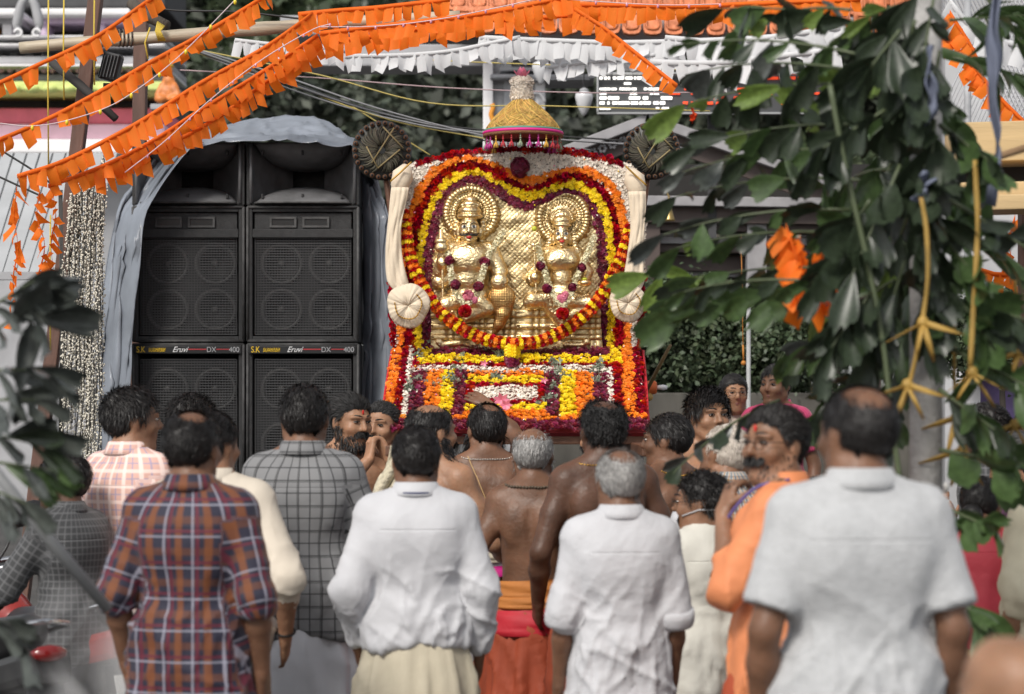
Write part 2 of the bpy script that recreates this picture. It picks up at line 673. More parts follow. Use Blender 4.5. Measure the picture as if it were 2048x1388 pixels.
for k in range(26):      # row of curled scrolls, lotus petals, pink fringe, scalloped awning
    x = -150 + k * 16
    c = at(x, 81, 24.05) - GL
    MB().tube([c + Vector((.028 * (1 - t) * math.cos(t * 8), -.02, .024 * (1 - t * .6) * math.sin(t * 8))) for t in np.linspace(0, 1, 9)], .008, 5).build('scroll', WHITEP, gop)
for k in range(15):
    x = -150 + k * 30
    MB().sphere(at(x, 104, 24.35) - GL, (.058, .05, .055), 10).build('lotus_petal', GREYP, gop)
for k in range(26):
    x = -150 + k * 17
    MB().sphere(at(x, 137, 23.95) - GL, (.038, .05, .048), 8).build('fringe_petal', ROSEP, gop)
for k in range(13):
    x = -150 + k * 36
    MB().sphere(at(x, 178, 23.85) - GL, (.088, .10, .05), 10).build('scallop', LIMEP, gop)
# scrolled bracket ornament
c = at(56, 40, 23.5) - GL
for q in (-1, 1):
    pts = [c + Vector((q * (.02 + .09 * math.sin(t * 2.4)), 0, .20 - .37 * t + .03 * math.sin(t * 9))) for t in np.linspace(0, 1, 14)]
    MB().tube(pts, [.05 - .035 * abs(t - .4) for t in np.linspace(0, 1, 14)], 8).build('scroll_leaf', GREYP, gop)
    MB().tube([c + Vector((q * (.09 + .035 * math.cos(t)), -.03, -.13 + .035 * math.sin(t))) for t in np.linspace(0, 5.5, 14)], .014, 6).build('scroll_curl', WHITEP, gop)
# bright painted statuette on a ledge
st = empty('temple_figurine', at(338, 172, 21), 0, 'small orange painted figurine on the temple ledge behind the bunting', 'figurine')
F = Field(np.arange(-.16, .16, .012), np.arange(-.12, .12, .012), np.arange(-.17, .2, .012))
F.ell((0, 0, -.06), (.10, .08, .08)).ell((0, -.02, .04), (.055, .05, .06)).cone((-.05, -.03, .0), (-.09, -.06, -.08), .03, .025).cone((.05, -.03, 0), (.09, -.06, -.08), .03, .025).ell((0, -.01, .13), (.035, .035, .05)).ell((-.06, -.06, -.12), (.06, .05, .04)).ell((.06, -.06, -.12), (.06, .05, .04))
V, Q = F.surface()
link('figure', mesh_np('figure', V, Q, mat('figurine_orange', (.62, .20, .05), .5, var=.4, vscale=14)), st)
MB().box((0, .02, -.19), (.3, .22, .05), bevel=.01).build('pedestal', GREYP, st)
MB().lathe([(.03, .15), (.045, .17), (.03, .2), (.002, .24)], n=12).build('crown', mat('figurine_gold', (.7, .42, .06), .4, .3), st)

# corrugated sheet roof below the tower
rf = empty('sheet_roof', at(50, 420, 17.), 0, 'pale grey ribbed sheet roof sloping below the gateway tower', 'roof')
RL = Vector(rf.location)
SHEET = mat('sheet_steel', (.46, .47, .48), .5, .2, var=.1, vscale=3)
for k in range(11):
    x0 = -90 + k * 26
    a, b, c, d_ = at(x0 + 42, 306, 17.8), at(x0 + 64, 306, 17.8), at(x0 - 10, 545, 15.9), at(x0 - 34, 545, 15.9)
    v = [Vector(p) - RL for p in (a, b, c, d_)]
    v += [p + Vector((0, .04, -.03)) for p in v]
    MB().add(v, [(0, 3, 2, 1), (4, 5, 6, 7), (0, 1, 5, 4), (1, 2, 6, 5), (2, 3, 7, 6), (3, 0, 4, 7)]).build('roof_sheet', SHEET, rf)
MB().box(at(60, 552, 15.9) - RL, (.9, .08, .05)).build('gutter', GREYP, rf)
for xx in (-.35, .25): MB().box(at(60, 552, 16.1) - RL + Vector((xx, .1, -1.3)), (.07, .07, 2.6)).build('post', GREYP, rf)

# ---- stone portico behind the palanquin
DP = 19.
SIL = mat('silver_stone', (.33, .335, .35), .55, var=.3, vscale=9, bump=.5, bscale=30)
por = empty('temple_portico', at(1030, 1000, DP).xy.to_3d(), 0, 'grey carved stone portico with one broad pillar and copper-tiled eave', 'temple')
PL = Vector(por.location)


def pband(x0, x1, y0, y1, dd, thick, m, name, bev=.015):
    a, b = at(x0, y0, dd), at(x1, y1, dd)
    o = MB().box(((a.x + b.x) / 2, dd + thick / 2, (a.z + b.z) / 2), (b.x - a.x, thick, a.z - b.z), bevel=bev).build(name, m)
    o.data.transform(Matrix.Translation(-PL)); o.parent = por
    return o


pband(968, 1088, 112, 1247, DP, .45, SIL, 'pillar_shaft')
for x0, x1 in ((966, 986), (1008, 1024), (1070, 1090)): pband(x0, x1, 122, 560, DP - .06, .07, WHITEP if x0 != 1008 else SIL, 'pillar_moulding', .008)
for y0, y1, x0, x1 in ((104, 113, 1010, 1110), (113, 124, 1040, 1100), (134, 142, 1000, 1130), (148, 156, 980, 1190), (156, 160, 1030, 1180)): pband(x0, x1, y0, y1, DP - .2, .5, SIL, 'capital', .01)
c = at(1070, 205, DP - .07) - PL
MB().tube([c + Vector((.075 * math.cos(t) * (1 - t / 9), -.02, .09 * math.sin(t) * (1 - t / 9))) for t in np.linspace(0, 7, 24)], .014, 6).build('carved_scroll', WHITEP, por)
pband(1052, 1092, 166, 216, DP - .045, .04, SIL, 'carved_panel', .004)
pband(600, 1060, 88, 132, DP + .4, .5, GREYP, 'lintel')
pband(1000, 1700, 62, 96, DP + .1, .5, GREYP, 'lintel')
pband(560, 1750, 30, 68, DP + .5, .5, GREYP, 'architrave')
COP = mat('terracotta_copper', (.50, .155, .062), .45, .25, var=.28, vscale=10, bump=.6, bscale=22)
# copper eave: separate arched tiles in two courses
for row, (yt, yb, off) in enumerate(((-22, 22, 0), (14, 66, 12))):
    for k in range(24):
        x0 = 895 + k * 42 + off
        dy = (x0 - 900) * .012
        a = at(x0, yt + dy, DP - .35 - .12 * row); b = at(x0 + 40, yb + dy, DP - .5 - .12 * row)
        w, h_ = b.x - a.x, a.z - b.z
        poly = [(-w / 2, h_ / 2), (-w / 2, -h_ * .30), (-w * .40, -h_ * .45), (-w * .15, -h_ * .5), (w * .15, -h_ * .5), (w * .40, -h_ * .45), (w / 2, -h_ * .30), (w / 2, h_ / 2)]
        R = Matrix.Rotation(-.35, 3, 'X')
        t = MB().prism(poly, .035, (a + b) / 2 - PL, R)
        ip = [(p[0] * .66, p[1] * .62 - .004) for p in poly]
        t.tube([(a + b) / 2 - PL + R @ Vector((p[0], -.024, p[1])) for p in ip + ip[:1]], .009, 5)
        t.build('eave_tile', COP, por)
pband(890, 1950, -8, 10, DP - .2, .6, COP, 'eave_beam')
MB().tube([at(984 + 2 * math.sin(k), 208 + k * 4.4, DP - .2) - PL for k in range(9)], .022, 6).build('marigold_strand', ORNG, por)
# two hanging glass bell lamps
GLS = mat('milk_glass', (.62, .62, .64), .15, coat=.4)
for x, y, s_, lb in ((1082, 142, 1.0, 'white glass bell lamp hanging above the umbrella finial'), (1168, 203, 1.05, 'white glass bell lamp hanging lower beside the display board')):
    c = at(x, y, 17.6)
    l = empty('bell_lamp', c, 0, lb, 'lamp')
    MB().lathe([(.002, -.10 * s_), (.02, -.085 * s_), (.05, -.03 * s_), (.066, .03 * s_), (.062, .055 * s_), (.03, .07 * s_)], n=20).build('glass_shade', GLS, l)
    MB().tube([(0, 0, .07), (0, 0, .42)], .006, 6).build('rod', DARKP, l)
    MB().lathe([(.034, .068), (.03, .09), (.008, .10)], n=14).build('cap', SIL, l)

# ---- electronic message board
lb = empty('display_board', at(1422, 230, 17.2), 0, 'dark electronic display board with bright rows of dashes', 'display board')
BL = Vector(lb.location)
a, b = at(1196, 148, 17.2), at(1652, 226, 17.2)
MB().box((a + b) / 2 - BL + Vector((0, .06, 0)), (b.x - a.x, .1, a.z - b.z), bevel=.006).build('panel', mat('board_dark', (.05, .052, .055), .5), lb)
fr = MB()
for py in (147, 227): p, q = at(1194, py, 17.16), at(1654, py, 17.16); fr.box((p + q) / 2 - BL, (q.x - p.x, .06, .012))
for px in (1195, 1653): p, q = at(px, 148, 17.16), at(px, 226, 17.16); fr.box((p + q) / 2 - BL, (.012, .056, p.z - q.z - .014))
fr.build('frame', mat('board_frame', (.4, .4, .4), .4, .6), lb)
LEDW, LEDR = mat('led_white', (1., .97, .92), .5, emit=1.2), mat('led_red', (.9, .07, .015), .5, emit=.55)
rg = random.Random(8)
for y in (156, 167, 178, 187, 196, 206, 217):
    x = 1199
    led = {0: MB(), 1: MB()}
    while x < 1640:
        w = rg.choice((4, 6, 10, 14, 22))
        if rg.random() < (.75 if y not in (217, 167) else .2) * (1 if x < 1330 else .55):
            p = at(x + w / 2, y, 17.2) - BL
            led[0 if x < 1330 else 1].box(p, (w * mpp(17.2), .012, (5.5 if y < 160 or y in (196, 206) else 4) * mpp(17.2)))
        x += w + rg.choice((2, 3, 6))
    for i in (0, 1):
        if led[i].v:
            led[i].build('lit_row', (LEDW, LEDR)[i], lb)['kind'] = 'stuff'
MB().box(at(1424, 340, 17.4) - BL, (.06, .06, 1.0)).build('mast', DARKP, lb)

# ---- timber pavilion with carved bargeboard
pv = empty('timber_pavilion', at(1460, 1000, 17.8).xy.to_3d(), 0, 'brown timber pavilion with slatted ceiling and carved bargeboard beyond the palanquin', 'pavilion')
VL = Vector(pv.location)
BRN = mat('pavilion_brown', (.085, .062, .055), .6, var=.2, vscale=6)
GRYB = mat('pavilion_grey', (.30, .29, .30), .55, var=.15)
CRM = mat('pavilion_cream', (.52, .48, .38), .6, var=.1)
def vbar(x0, y0, x1, y1, d0, d1, th, m, nm, dp=.08):
    p, q = at(x0, y0, d0) - VL, at(x1, y1, d1) - VL
    dr = (q - p); R = dr.to_track_quat('X', 'Z').to_matrix()
    MB().box((p + q) / 2, (dr.length, dp, th), R, bevel=.006).build(nm, m, pv)
vbar(1105, 312, 1300, 236, 17.2, 17.2, .07, GRYB, 'rafter'); vbar(1290, 236, 1700, 380, 17.2, 17.2, .07, GRYB, 'rafter')
vbar(1110, 336, 1302, 262, 17.3, 17.3, .17, BRN, 'bargeboard', .04); vbar(1296, 262, 1700, 404, 17.3, 17.3, .17, BRN, 'bargeboard', .04)
for k in range(9):       # pierced rosettes along the bargeboard
    t = (k + .5) / 9
    c = at(1115 + 180 * t, 332 - 70 * t, 17.23) - VL
    s_ = MB()
    for j in range(6): s_.sphere(c + Vector((.022 * math.cos(j * PI / 3), 0, .022 * math.sin(j * PI / 3))), (.013, .008, .013), 6)
    s_.build('rosette', ROSEP if 0 else GRYB, pv)
for y, m, th in ((404, GRYB, .07), (432, BRN, .11), (452, BRN, .08), (482, GRYB, .05), (494, BRN, .09), (528, BRN, .11), (546, GRYB, .06), (572, BRN, .12), (600, BRN, .10), (630, BRN, .09)):
    vbar(1262, y, 1760, y + 6, 17.4 + (y - 400) * .004, 17.4 + (y - 400) * .004, th, m, 'beam', .3)
for x0, y0, x1, y1 in ((1350, 412, 1420, 440), (1375, 462, 1440, 478), (1440, 500, 1520, 522), (1300, 440, 1340, 452), (1520, 455, 1600, 478), (1560, 545, 1640, 566), (1330, 548, 1400, 570), (1290, 515, 1345, 530)):
    vbar(x0, y0, x1, y1, 17.9, 17.9, .08, CRM, 'ceiling_board', .03)
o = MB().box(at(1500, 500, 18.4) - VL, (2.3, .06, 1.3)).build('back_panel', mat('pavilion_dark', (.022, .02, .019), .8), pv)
for x in (1300, 1512, 1740): vbar(x, 400, x, 1270, 17.5, 17.5, .14, BRN if x != 1512 else GRYB, 'post', .14)
b_ = MB().lathe([(.045, -.06), (.04, -.045), (.026, .0), (.014, .04), (.006, .06), (.006, .12)], at(1338, 425, 16.8), n=14)
b_.tube([at(1338, 425, 16.8) + Vector((0, 0, .1)), at(1338, 425, 16.8) + Vector((0, .6, .28))], .006, 5)
tag(b_.build('temple_bell', mat('bell_brass', (.45, .32, .13), .35, .9), origin=at(1338, 425, 16.8)), 'small brass bell hanging from the pavilion beam', 'bell')

# low wall, orange-capped drum and lamp cord in the gap right of the palanquin
wl_ = MB().box((at(1480, 860, 16.8).x, 16.9, .90), (2.6, .18, 1.80), bevel=.01)
tag(wl_.build('boundary_wall', mat('mossy_wall', (.085, .08, .07), .9, var=.45, vscale=4, bump=.5, bscale=14, stretch=(1, 1, .4)), origin=(at(1480, 860, 16.8).x, 16.9, 0)), 'weathered grey-brown boundary wall under the shrubs', 'wall')
dr_ = empty('temple_drum', at(1292, 775, 13.6), 0, 'orange-wrapped drum with round yellow knobs beside the palanquin', 'drum')
MB().tube([(-.14, 0, 0), (-.13, 0, 0), (.05, 0, 0), (.06, 0, 0)], [.03, .038, .038, .03], 16).build('shell', mat('drum_orange', (.62, .13, .03), .6), dr_)
for k in range(3): MB().sphere((-.10 + k * .058, -.01, -.052), (.024, .024, .026), 10).build('knob', mat('drum_knob', (.42, .27, .08), .5), dr_)
MB().tube([(.06, 0, 0), (.10, 0, .0), (.12, 0, 0)], [.012, .016, .01], 8).build('tip', WHITEP, dr_)
MB().tube([(-.05, .02, -.07), (.05, .05, -1.9)], .02, 8).build('stand', DARKP, dr_)
cd = MB().tube([at(1486, 690, 14.5), at(1487, 720, 14.5)], .006, 6); cd.sphere(at(1487, 726, 14.5), .016, 8); cd.tube([at(1486, 690, 14.5), at(1484, 560, 14.6), at(1482, 470, 17.4)], .003, 5)
tag(cd.build('hanging_tassel', mat('tassel_orange', (.52, .20, .03), .6), origin=at(1487, 726, 14.5)), 'orange tassel hanging on a cord above the woman with glasses', 'tassel')
wp = MB().tube([(at(1497, 0, 15.5).x, 15.5, 0), at(1497, 560, 15.5)], .014, 8)
tag(wp.build('white_pipe', mat('pipe_white', (.40, .40, .40), .6, var=.2), origin=(at(1497, 0, 15.5).x, 15.5, 0)), 'thin white upright pipe behind the woman with glasses', 'pipe')
stk = MB().tube([at(1284, 800, 13.2), at(1312, 745, 13.1), at(1341, 690, 13.0)], [.010, .011, .009], 7); stk.tube([at(1284, 800, 13.2), at(1276, 900, 13.3), at(1270, 1250, 13.4)], .012, 7)
tag(stk.build('bamboo_stick', mat('stick_bamboo', (.20, .13, .05), .6), origin=at(1284, 800, 13.2)), 'thin brown bamboo stick slanting beside the red palanquin cloth', 'stick')

# ---- trees
def leaf_cloud(n, rx, ry, rz, size, seed, clumps=34):
    rg = np.random.default_rng(seed)
    c = rg.normal(0, 1, (clumps, 3)); c /= np.linalg.norm(c, axis=1, keepdims=True)
    c *= (rg.random((clumps, 1)) ** .45) * np.array((rx, ry, rz)) * .82
    k = rg.integers(0, clumps, n)
    p = c[k] + rg.normal(0, 1, (n, 3)) * np.array((rx, ry, rz)) * .15
    nr = rg.normal(0, 1, (n, 3)) + np.array((0, -.2, .9)) + (p - c[k]) * 1.2
    R = rot_to(nr, rg.random(n) * 6.28)
    bv = np.array([(0, -.5, 0), (.30, .0, .06), (0, .5, -.06), (-.30, 0, .06)]); bf = np.array([[0, 1, 2, 3]])
    return scatter(bv, bf, p, R, size * (.6 + .8 * rg.random(n)), rnd=np.clip(rg.random(n) * .6 + .4 * rg.random(clumps)[k], 0, 1))


LEAFD = mat('leaf_dull', (.075, .088, .064), .5, rnd=.65, trans=.22)
LEAFG = mat('leaf_green', (.085, .115, .062), .5, rnd=.6, trans=.25)
BARK = mat('bark', (.075, .062, .05), .9, var=.3, bump=.8, bscale=18, stretch=(3, 3, .6))
CR = []
for sd in range(3):
    V, F, r = leaf_cloud(9000, 2.0, 1.5, 1.5, .17, sd)
    CR.append((mesh_np('crown', V, F, LEAFD if sd < 2 else LEAFG, smooth=False, attrs={'rnd': r})))
TREES = [(320, 120, 31, 1.05, 0, 'dark leafy tree behind the bamboo pole and speaker tarpaulin'), (470, 60, 34, 1.2, 1, 'tall dark tree rising between the gateway tower and the portico'), (610, 150, 30, 1.1, 2, 'dull green tree behind the top of the tarpaulin'), (760, 80, 33, 1.2, 0, 'dark tree under the tangle of overhead cables'), (860, 200, 29, 1.05, 1, 'low dark tree behind the feather disc and cables'), (1150, 180, 30, 1.1, 1, 'dark tree between the stone pillar and the display board'), (1290, 150, 33, 1.2, 0, 'dark tree behind the display board and pavilion gable'), (1650, 150, 27, 1.1, 0, 'dark tree behind the tied palm fronds'), (1980, 380, 24, 1.0, 2, 'green tree beyond the stacked timber'), (560, 320, 27, .9, 0, 'dark tree hidden low behind the loudspeaker stacks'), (1180, 420, 27, 1.0, 1, 'dark tree low behind the deity panel')]
for i, (px, py, d_, sc_, v, lbl) in enumerate(TREES):
    d_, sc_ = d_ * 1.5, sc_ * 1.5
    c = at(px, py, d_)
    t = empty('tree', (c.x, c.y, 0), 0, lbl, 'tree', 'trees behind the temple yard')
    o = link('crown', CR[v], t, (0, 0, c.z), (0, 0, i * 1.3), (sc_, sc_, sc_))
    mb = MB().tube([(0, 0, 0), (.08, 0, c.z * .4), (-.05, 0, c.z * .8), (.0, 0, c.z + .3)], [.22, .18, .13, .05], 9)
    for k in range(6):
        a = k * 1.05
        mb.tube([(0, 0, c.z * .75), (.5 * math.cos(a), .5 * math.sin(a), c.z + .1), (1.3 * math.cos(a), 1. * math.sin(a), c.z + .5 * math.sin(k))], [.08, .05, .02], 6)
    mb.build('trunk', BARK, t)
for px, py, d_, sc_, lbl in ((1360, 700, 17.15, .26, 'grey-green shrub against the boundary wall beside the palanquin'), (1440, 690, 17.2, .26, 'grey-green shrub against the wall above the young man'), (1560, 720, 17.15, .26, 'leafy shrub behind the person in pink'), (1320, 640, 17.2, .26, 'shrub under the pavilion next to the deity panel'), (2000, 660, 12.5, .20, 'leafy plant above the white notice board')):
    c = at(px, py, d_)
    t = empty('shrub', (c.x, c.y, 0), 0, lbl, 'shrub', 'shrubs by the boundary wall')
    link('foliage', CR[2], t, (0, 0, c.z), (0, 0, px * .1), (sc_,) * 3)
    MB().tube([(0, 0, 0), (.03, 0, c.z * .6), (0, 0, c.z)], [.03, .025, .01], 6).build('stem', BARK, t)
V, F, r = leaf_cloud(24000, 20.0, 1.5, 7.5, .55, 99, 160)
o = link('distant_trees', mesh_np('distant_trees', V, F, LEAFD, smooth=False, attrs={'rnd': r}), None, (0, 62, 6.5))
tag(o, 'far-off dark tree belt closing the view behind the temple', 'trees', kind='stuff')

# ---- wooden posts, bamboo cross pole, ropes at the left
POST = mat('painted_post', (.115, .058, .042), .65, var=.25, vscale=5, bump=.3, bscale=25, stretch=(3, 3, .5))
def post(x0, y0, x1, d_, w, lbl):
    p, q = at(x0, y0, d_), at(x1, 1300, d_)
    q.z = 0
    dr = p - q
    R = dr.to_track_quat('Z', 'Y').to_matrix()
    mb = MB().box((0, 0, dr.length / 2), (w, w * .8, dr.length), bevel=.006)
    o = link('timber_post', mb.mesh('timber_post', POST), None, q)
    o.rotation_euler = R.to_euler()
    return tag(o, lbl, 'post')
post(196, -40, 14, 12.9, .088, 'leaning brown timber post behind the hanging bulb strings')
post(284, -40, 262, 14.9, .1, 'brown timber post behind the tarpaulin edge')
BAM = mat('bamboo', (.40, .34, .25), .5, var=.22, vscale=5, bump=.2, bscale=40, stretch=(.4, 4, 4))
pts = [at(40, 96, 12.6), at(150, 86, 12.6), at(280, 77, 12.6), at(420, 66, 12.55), at(600, 51, 12.5), at(800, 40, 12.5), at(920, 34, 12.5)]
P = resample(pts, n=40)
rr = [.031 + .004 * (1 if i in (9, 10, 21, 22, 32) else 0) + .003 * i / 40 for i in range(40)]
tag(MB().tube(P, rr, 14).build('bamboo_pole', BAM, origin=P[5]), 'long pale bamboo pole lashed across the timber posts', 'pole')
tag(MB().tube([at(262, 5, 12.7), at(290, 30, 12.65), at(335, 52, 12.6)], [.03, .032, .028], 10).build('branch_pole', BARK, origin=at(290, 30, 12.65)), 'short brown branch tied across the bamboo pole', 'pole')
tag(MB().tube([at(100, 122, 12.8), at(160, 170, 12.75), at(232, 238, 12.7)], [.022, .025, .02], 8).build('dark_batten', mat('tarred_wood', (.045, .042, .04), .8), origin=at(160, 170, 12.75)), 'dark wooden batten slanting across the leaning post', 'batten')
YROPE = mat('yellow_rope', (.60, .44, .06), .7, bump=.6, bscale=200)
mb = MB()
for k in range(5): mb.tube([at(316 + k * 3, 44 + 2 * k, 12.52), at(312 + k * 2, 62, 12.48), at(318 + k * 3, 82, 12.5)], .006, 5)
mb.tube([at(300, 55, 12.5), at(290, 85, 12.5), at(296, 118, 12.5)], .005, 5)
tag(mb.build('rope_lashing', YROPE, origin=at(318, 66, 12.5)), 'yellow rope lashing knotted round the bamboo pole', 'rope', kind=None)
mb = MB()
for k in range(4): mb.tube([at(238 + k * 8 + 13 * math.cos(t) * .2, 76 - 17 * math.sin(t), 12.6 - .04 * math.cos(t)) for t in np.linspace(0, 2 * PI, 13)], .005, 5)
tag(mb.build('rope_lashing', BARK, origin=at(250, 76, 12.55)), 'brown rope wound where the bamboo pole meets the post', 'rope')
for x, y0, y1, lbl in ((97, -10, 330, 'yellow cord hanging straight before the gateway tower'), (128, -10, 200, 'thin yellow cord beside the leaning post'), (189, -10, 170, 'yellow cord against the leaning timber post'), (101, 430, 700, 'orange-yellow cord hanging behind the palm leaves')):
    tag(MB().tube([at(x, y0, 12.4), at(x - 1, (y0 + y1) / 2, 12.4), at(x, y1, 12.4)], .0042, 5).build('yellow_cord', YROPE, origin=at(x, y1, 12.4)), lbl, 'cord')
# black floodlight on the second post
fl = empty('floodlight', at(222, 135, 13.0), 0, 'black floodlight with ribbed back mounted by the timber post', 'floodlight')
BLK = mat('black_metal', (.016, .016, .017), .4, .3)
MB().box((0, 0, 0), (.10, .10, .15), Matrix.Rotation(.25, 3, 'Y'), bevel=.012).build('housing', BLK, fl)
for k in range(5): MB().box((-.035 + k * .018, -.056, 0), (.004, .02, .12), Matrix.Rotation(.25, 3, 'Y')).build('fin', mat('fin_metal', (.12, .12, .125), .35, .6), fl)
MB().box((.03, .0, -.11), (.14, .03, .05)).build('bracket', BLK, fl)

# ---- stacked timber, stick and noticeboard at the right edge
PINE = mat('sawn_pine', (.52, .37, .19), .65, var=.18, vscale=4, bump=.15, bscale=30, stretch=(.5, 6, 6))
for x0, x1, y, th, dd, tl, lbl in ((1902, 2120, 292, 78, 10.4, -6, 'broad pale sawn plank, uppermost at the edge of the yard'), (1900, 2120, 385, 27, 10.2, -4, 'pale sawn timber beam under the dark gap'), (1908, 2120, 412, 30, 10.0, -5, 'pale sawn timber beam, lowest of the stack')):
    p, q = at(x0, y, dd), at(x1, y + tl, dd)
    dr = q - p
    tag(MB().box((p + q) / 2, (dr.length, .30, th * mpp(dd)), dr.to_track_quat('X', 'Z').to_matrix(), bevel=.006).build('timber_beam', PINE, origin=(p + q) / 2), lbl, 'timber')
tag(MB().box(at(2000, 340, 10.7), (.55, .2, .16)).build('gap_shade_box', mat('gap_shade', (.03, .022, .018), .8), origin=at(2000, 340, 10.7)), 'dark box standing in for the shade between the pale timber beams', 'filler')  # solid near-black box; its colour imitates the shade in the gap
for i, x in enumerate((2062, 2110)):
    tag(MB().box((at(x, 0, 10.75).x, 10.75, at(0, 420, 10.75).z / 2), (.10, .10, at(0, 300, 10.75).z), bevel=.006).build('shed_post', POST, origin=(at(x, 0, 10.75).x, 10.75, 0)), ('timber post carrying the sawn beams behind the boy', 'timber post carrying the beams beyond the notice board')[i], 'post')
tag(MB().tube([at(1868, 358, 7.6), at(1960, 325, 7.6), at(2070, 290, 7.6)], [.009, .011, .012], 8).build('dry_stick', mat('dry_wood', (.26, .16, .085), .7, var=.2), origin=at(1960, 325, 7.6)), 'dry brown stick reaching from the tied leaves over the timber', 'stick')
nb = empty('notice_board', (at(2000, 0, 12.8).x, 12.8, 0), 0, 'white-framed notice board with purple panel behind the boy', 'notice board')
NL = Vector(nb.location)
a, b = at(1938, 716, 12.8), at(2090, 930, 12.8)
MB().box((a + b) / 2 - NL + Vector((0, .03, 0)), (b.x - a.x - .02, .03, a.z - b.z - .02)).build('panel', mat('poster_purple', (.16, .11, .27), .5, var=.5, vscale=6), nb)
f = MB()
for py in (722, 752, 926): p, q = at(1936, py, 12.76), at(2092, py, 12.76); MB().box((p + q) / 2 - NL, (q.x - p.x, .05, .05), bevel=.004).build('frame_rail', WHITEP, nb)
for px in (1946, 2088): MB().box((at(px, 0, 12.74).x - NL.x, -.06, at(0, 716, 12.74).z / 2), (.07, .05, at(0, 716, 12.74).z), bevel=.004).build('frame_post', WHITEP, nb)
# chain-link screen
cl = MB()
for k in range(26):
    x0 = 1930 + k * 8
    for s_ in (-1, 1):
        cl.tube([at(x0 + s_ * 60, -10, 13.2), at(x0 - s_ * 60, 250, 13.2)], .0035, 4, caps=False)
cl.build('wire_mesh', mat('galvanised', (.5, .5, .52), .4, .7))
o = SC.objects['wire_mesh']
me = o.data; me.transform(Matrix.Translation(-at(2030, 120, 13.2))); 
cf = empty('chain_link_screen', at(2030, 120, 13.2), 0, 'galvanised chain-link screen above the sawn timber', 'screen')
o.parent = cf; o['kind'] = 'stuff'
MB().tube([at(1935, -40, 13.2) - at(2030, 120, 13.2), at(1935, 1310, 13.2) - at(2030, 120, 13.2)], .02, 8).build('screen_post', SIL, cf)
bk = MB().box((at(2140, 0, 15.5).x, 15.6, 2.2), (1.6, .2, 4.4))
tag(bk.build('side_building', mat('side_wall', (.42, .42, .43), .8, var=.25, vscale=2), origin=(at(2140, 0, 15.5).x, 15.6, 0)), 'pale rendered side building beyond the chain-link screen', 'building')

# ---------------------------------------------------------------- flower-decked palanquin
D_PAN = 12.5


def petal_mesh(kind):
    rg = np.random.default_rng({'marigold': 1, 'rose': 2, 'jasmine': 3, 'aster': 4}[kind])
    V, F = [], []
    def quad(a, b, c, d_):
        o = len(V); V.extend([a, b, c, d_]); F.append((o, o + 1, o + 2, o + 3))
    if kind in ('marigold', 'aster'):
        rings = ((.12, .62, .95, 5), (.38, .95, .72, 8), (.62, 1.05, .34, 9)) if kind == 'marigold' else ((.1, .5, .9, 5), (.3, .9, .55, 8), (.5, 1.05, .2, 9))
        for r0, r1, z, n in rings:
            for k in range(n):
                a = 2 * PI * (k + rg.random() * .5) / n
                w = .42 / n * 2 * PI
                e = np.array((math.cos(a), math.sin(a), 0)); t = np.array((-math.sin(a), math.cos(a), 0))
                zz = np.array((0, 0, z + rg.normal(0, .07)))
                j = 1 + rg.normal(0, .1)
                up = np.array((0, 0, .22 * rg.random()))
                quad(e * r0 * .4 - t * r0 * w * .3 + zz * .75, e * r1 * j - t * r1 * w * .8 + zz * .9, e * r1 * j + t * r1 * w * .8 + zz * .9 + up, e * r0 * .4 + t * r0 * w * .3 + zz * .75)
    elif kind == 'rose':
        for r0, r1, z0, z1, n, of in ((.10, .30, .35, 1.0, 3, 0), (.28, .55, .25, .95, 4, .5), (.50, .86, .12, .75, 5, .2), (.62, 1.12, .0, .40, 6, .6)):
            for k in range(n):
                a = 2 * PI * (k + of) / n
                w = 1.25 * PI / n
                for q in (-1, 0):
                    a0, a1 = a + w * q, a + w * (q + 1)
                    j = 1 + rg.normal(0, .06)
                    m0, m1 = (1.0, .82) if q == 0 else (.82, 1.0)
                    p = lambda r, an, z: np.array((r * math.cos(an), r * math.sin(an), z))
                    quad(p(r0, a0, z0), p(r1 * j * m0, a0, z1), p(r1 * j * m1, a1, z1 * (1 + .08 * q)), p(r0, a1, z0))
    else:
        for k in range(5):
            a = 2 * PI * k / 5 + rg.random() * .3
            e = np.array((math.cos(a), math.sin(a), 0)); t = np.array((-math.sin(a), math.cos(a), 0))
            z = np.array((0, 0, 1.))
            quad(z * .3, e * .5 - t * .36 + z * (.6 + .2 * rg.random()), e * 1.05 + z * (.35 + .4 * rg.random()), e * .5 + t * .36 + z * .6)
        for k in range(3):
            a = 2 * PI * k / 3
            e = np.array((math.cos(a), math.sin(a), 0)); t = np.array((-math.sin(a), math.cos(a), 0))
            z = np.array((0, 0, 1.))
            quad(e * .2 - t * .25, e * .2 + t * .25, e * .75 + t * .1 + z * 1.0, e * .75 - t * .1 + z * 1.0)
    return np.array(V), np.array(F)


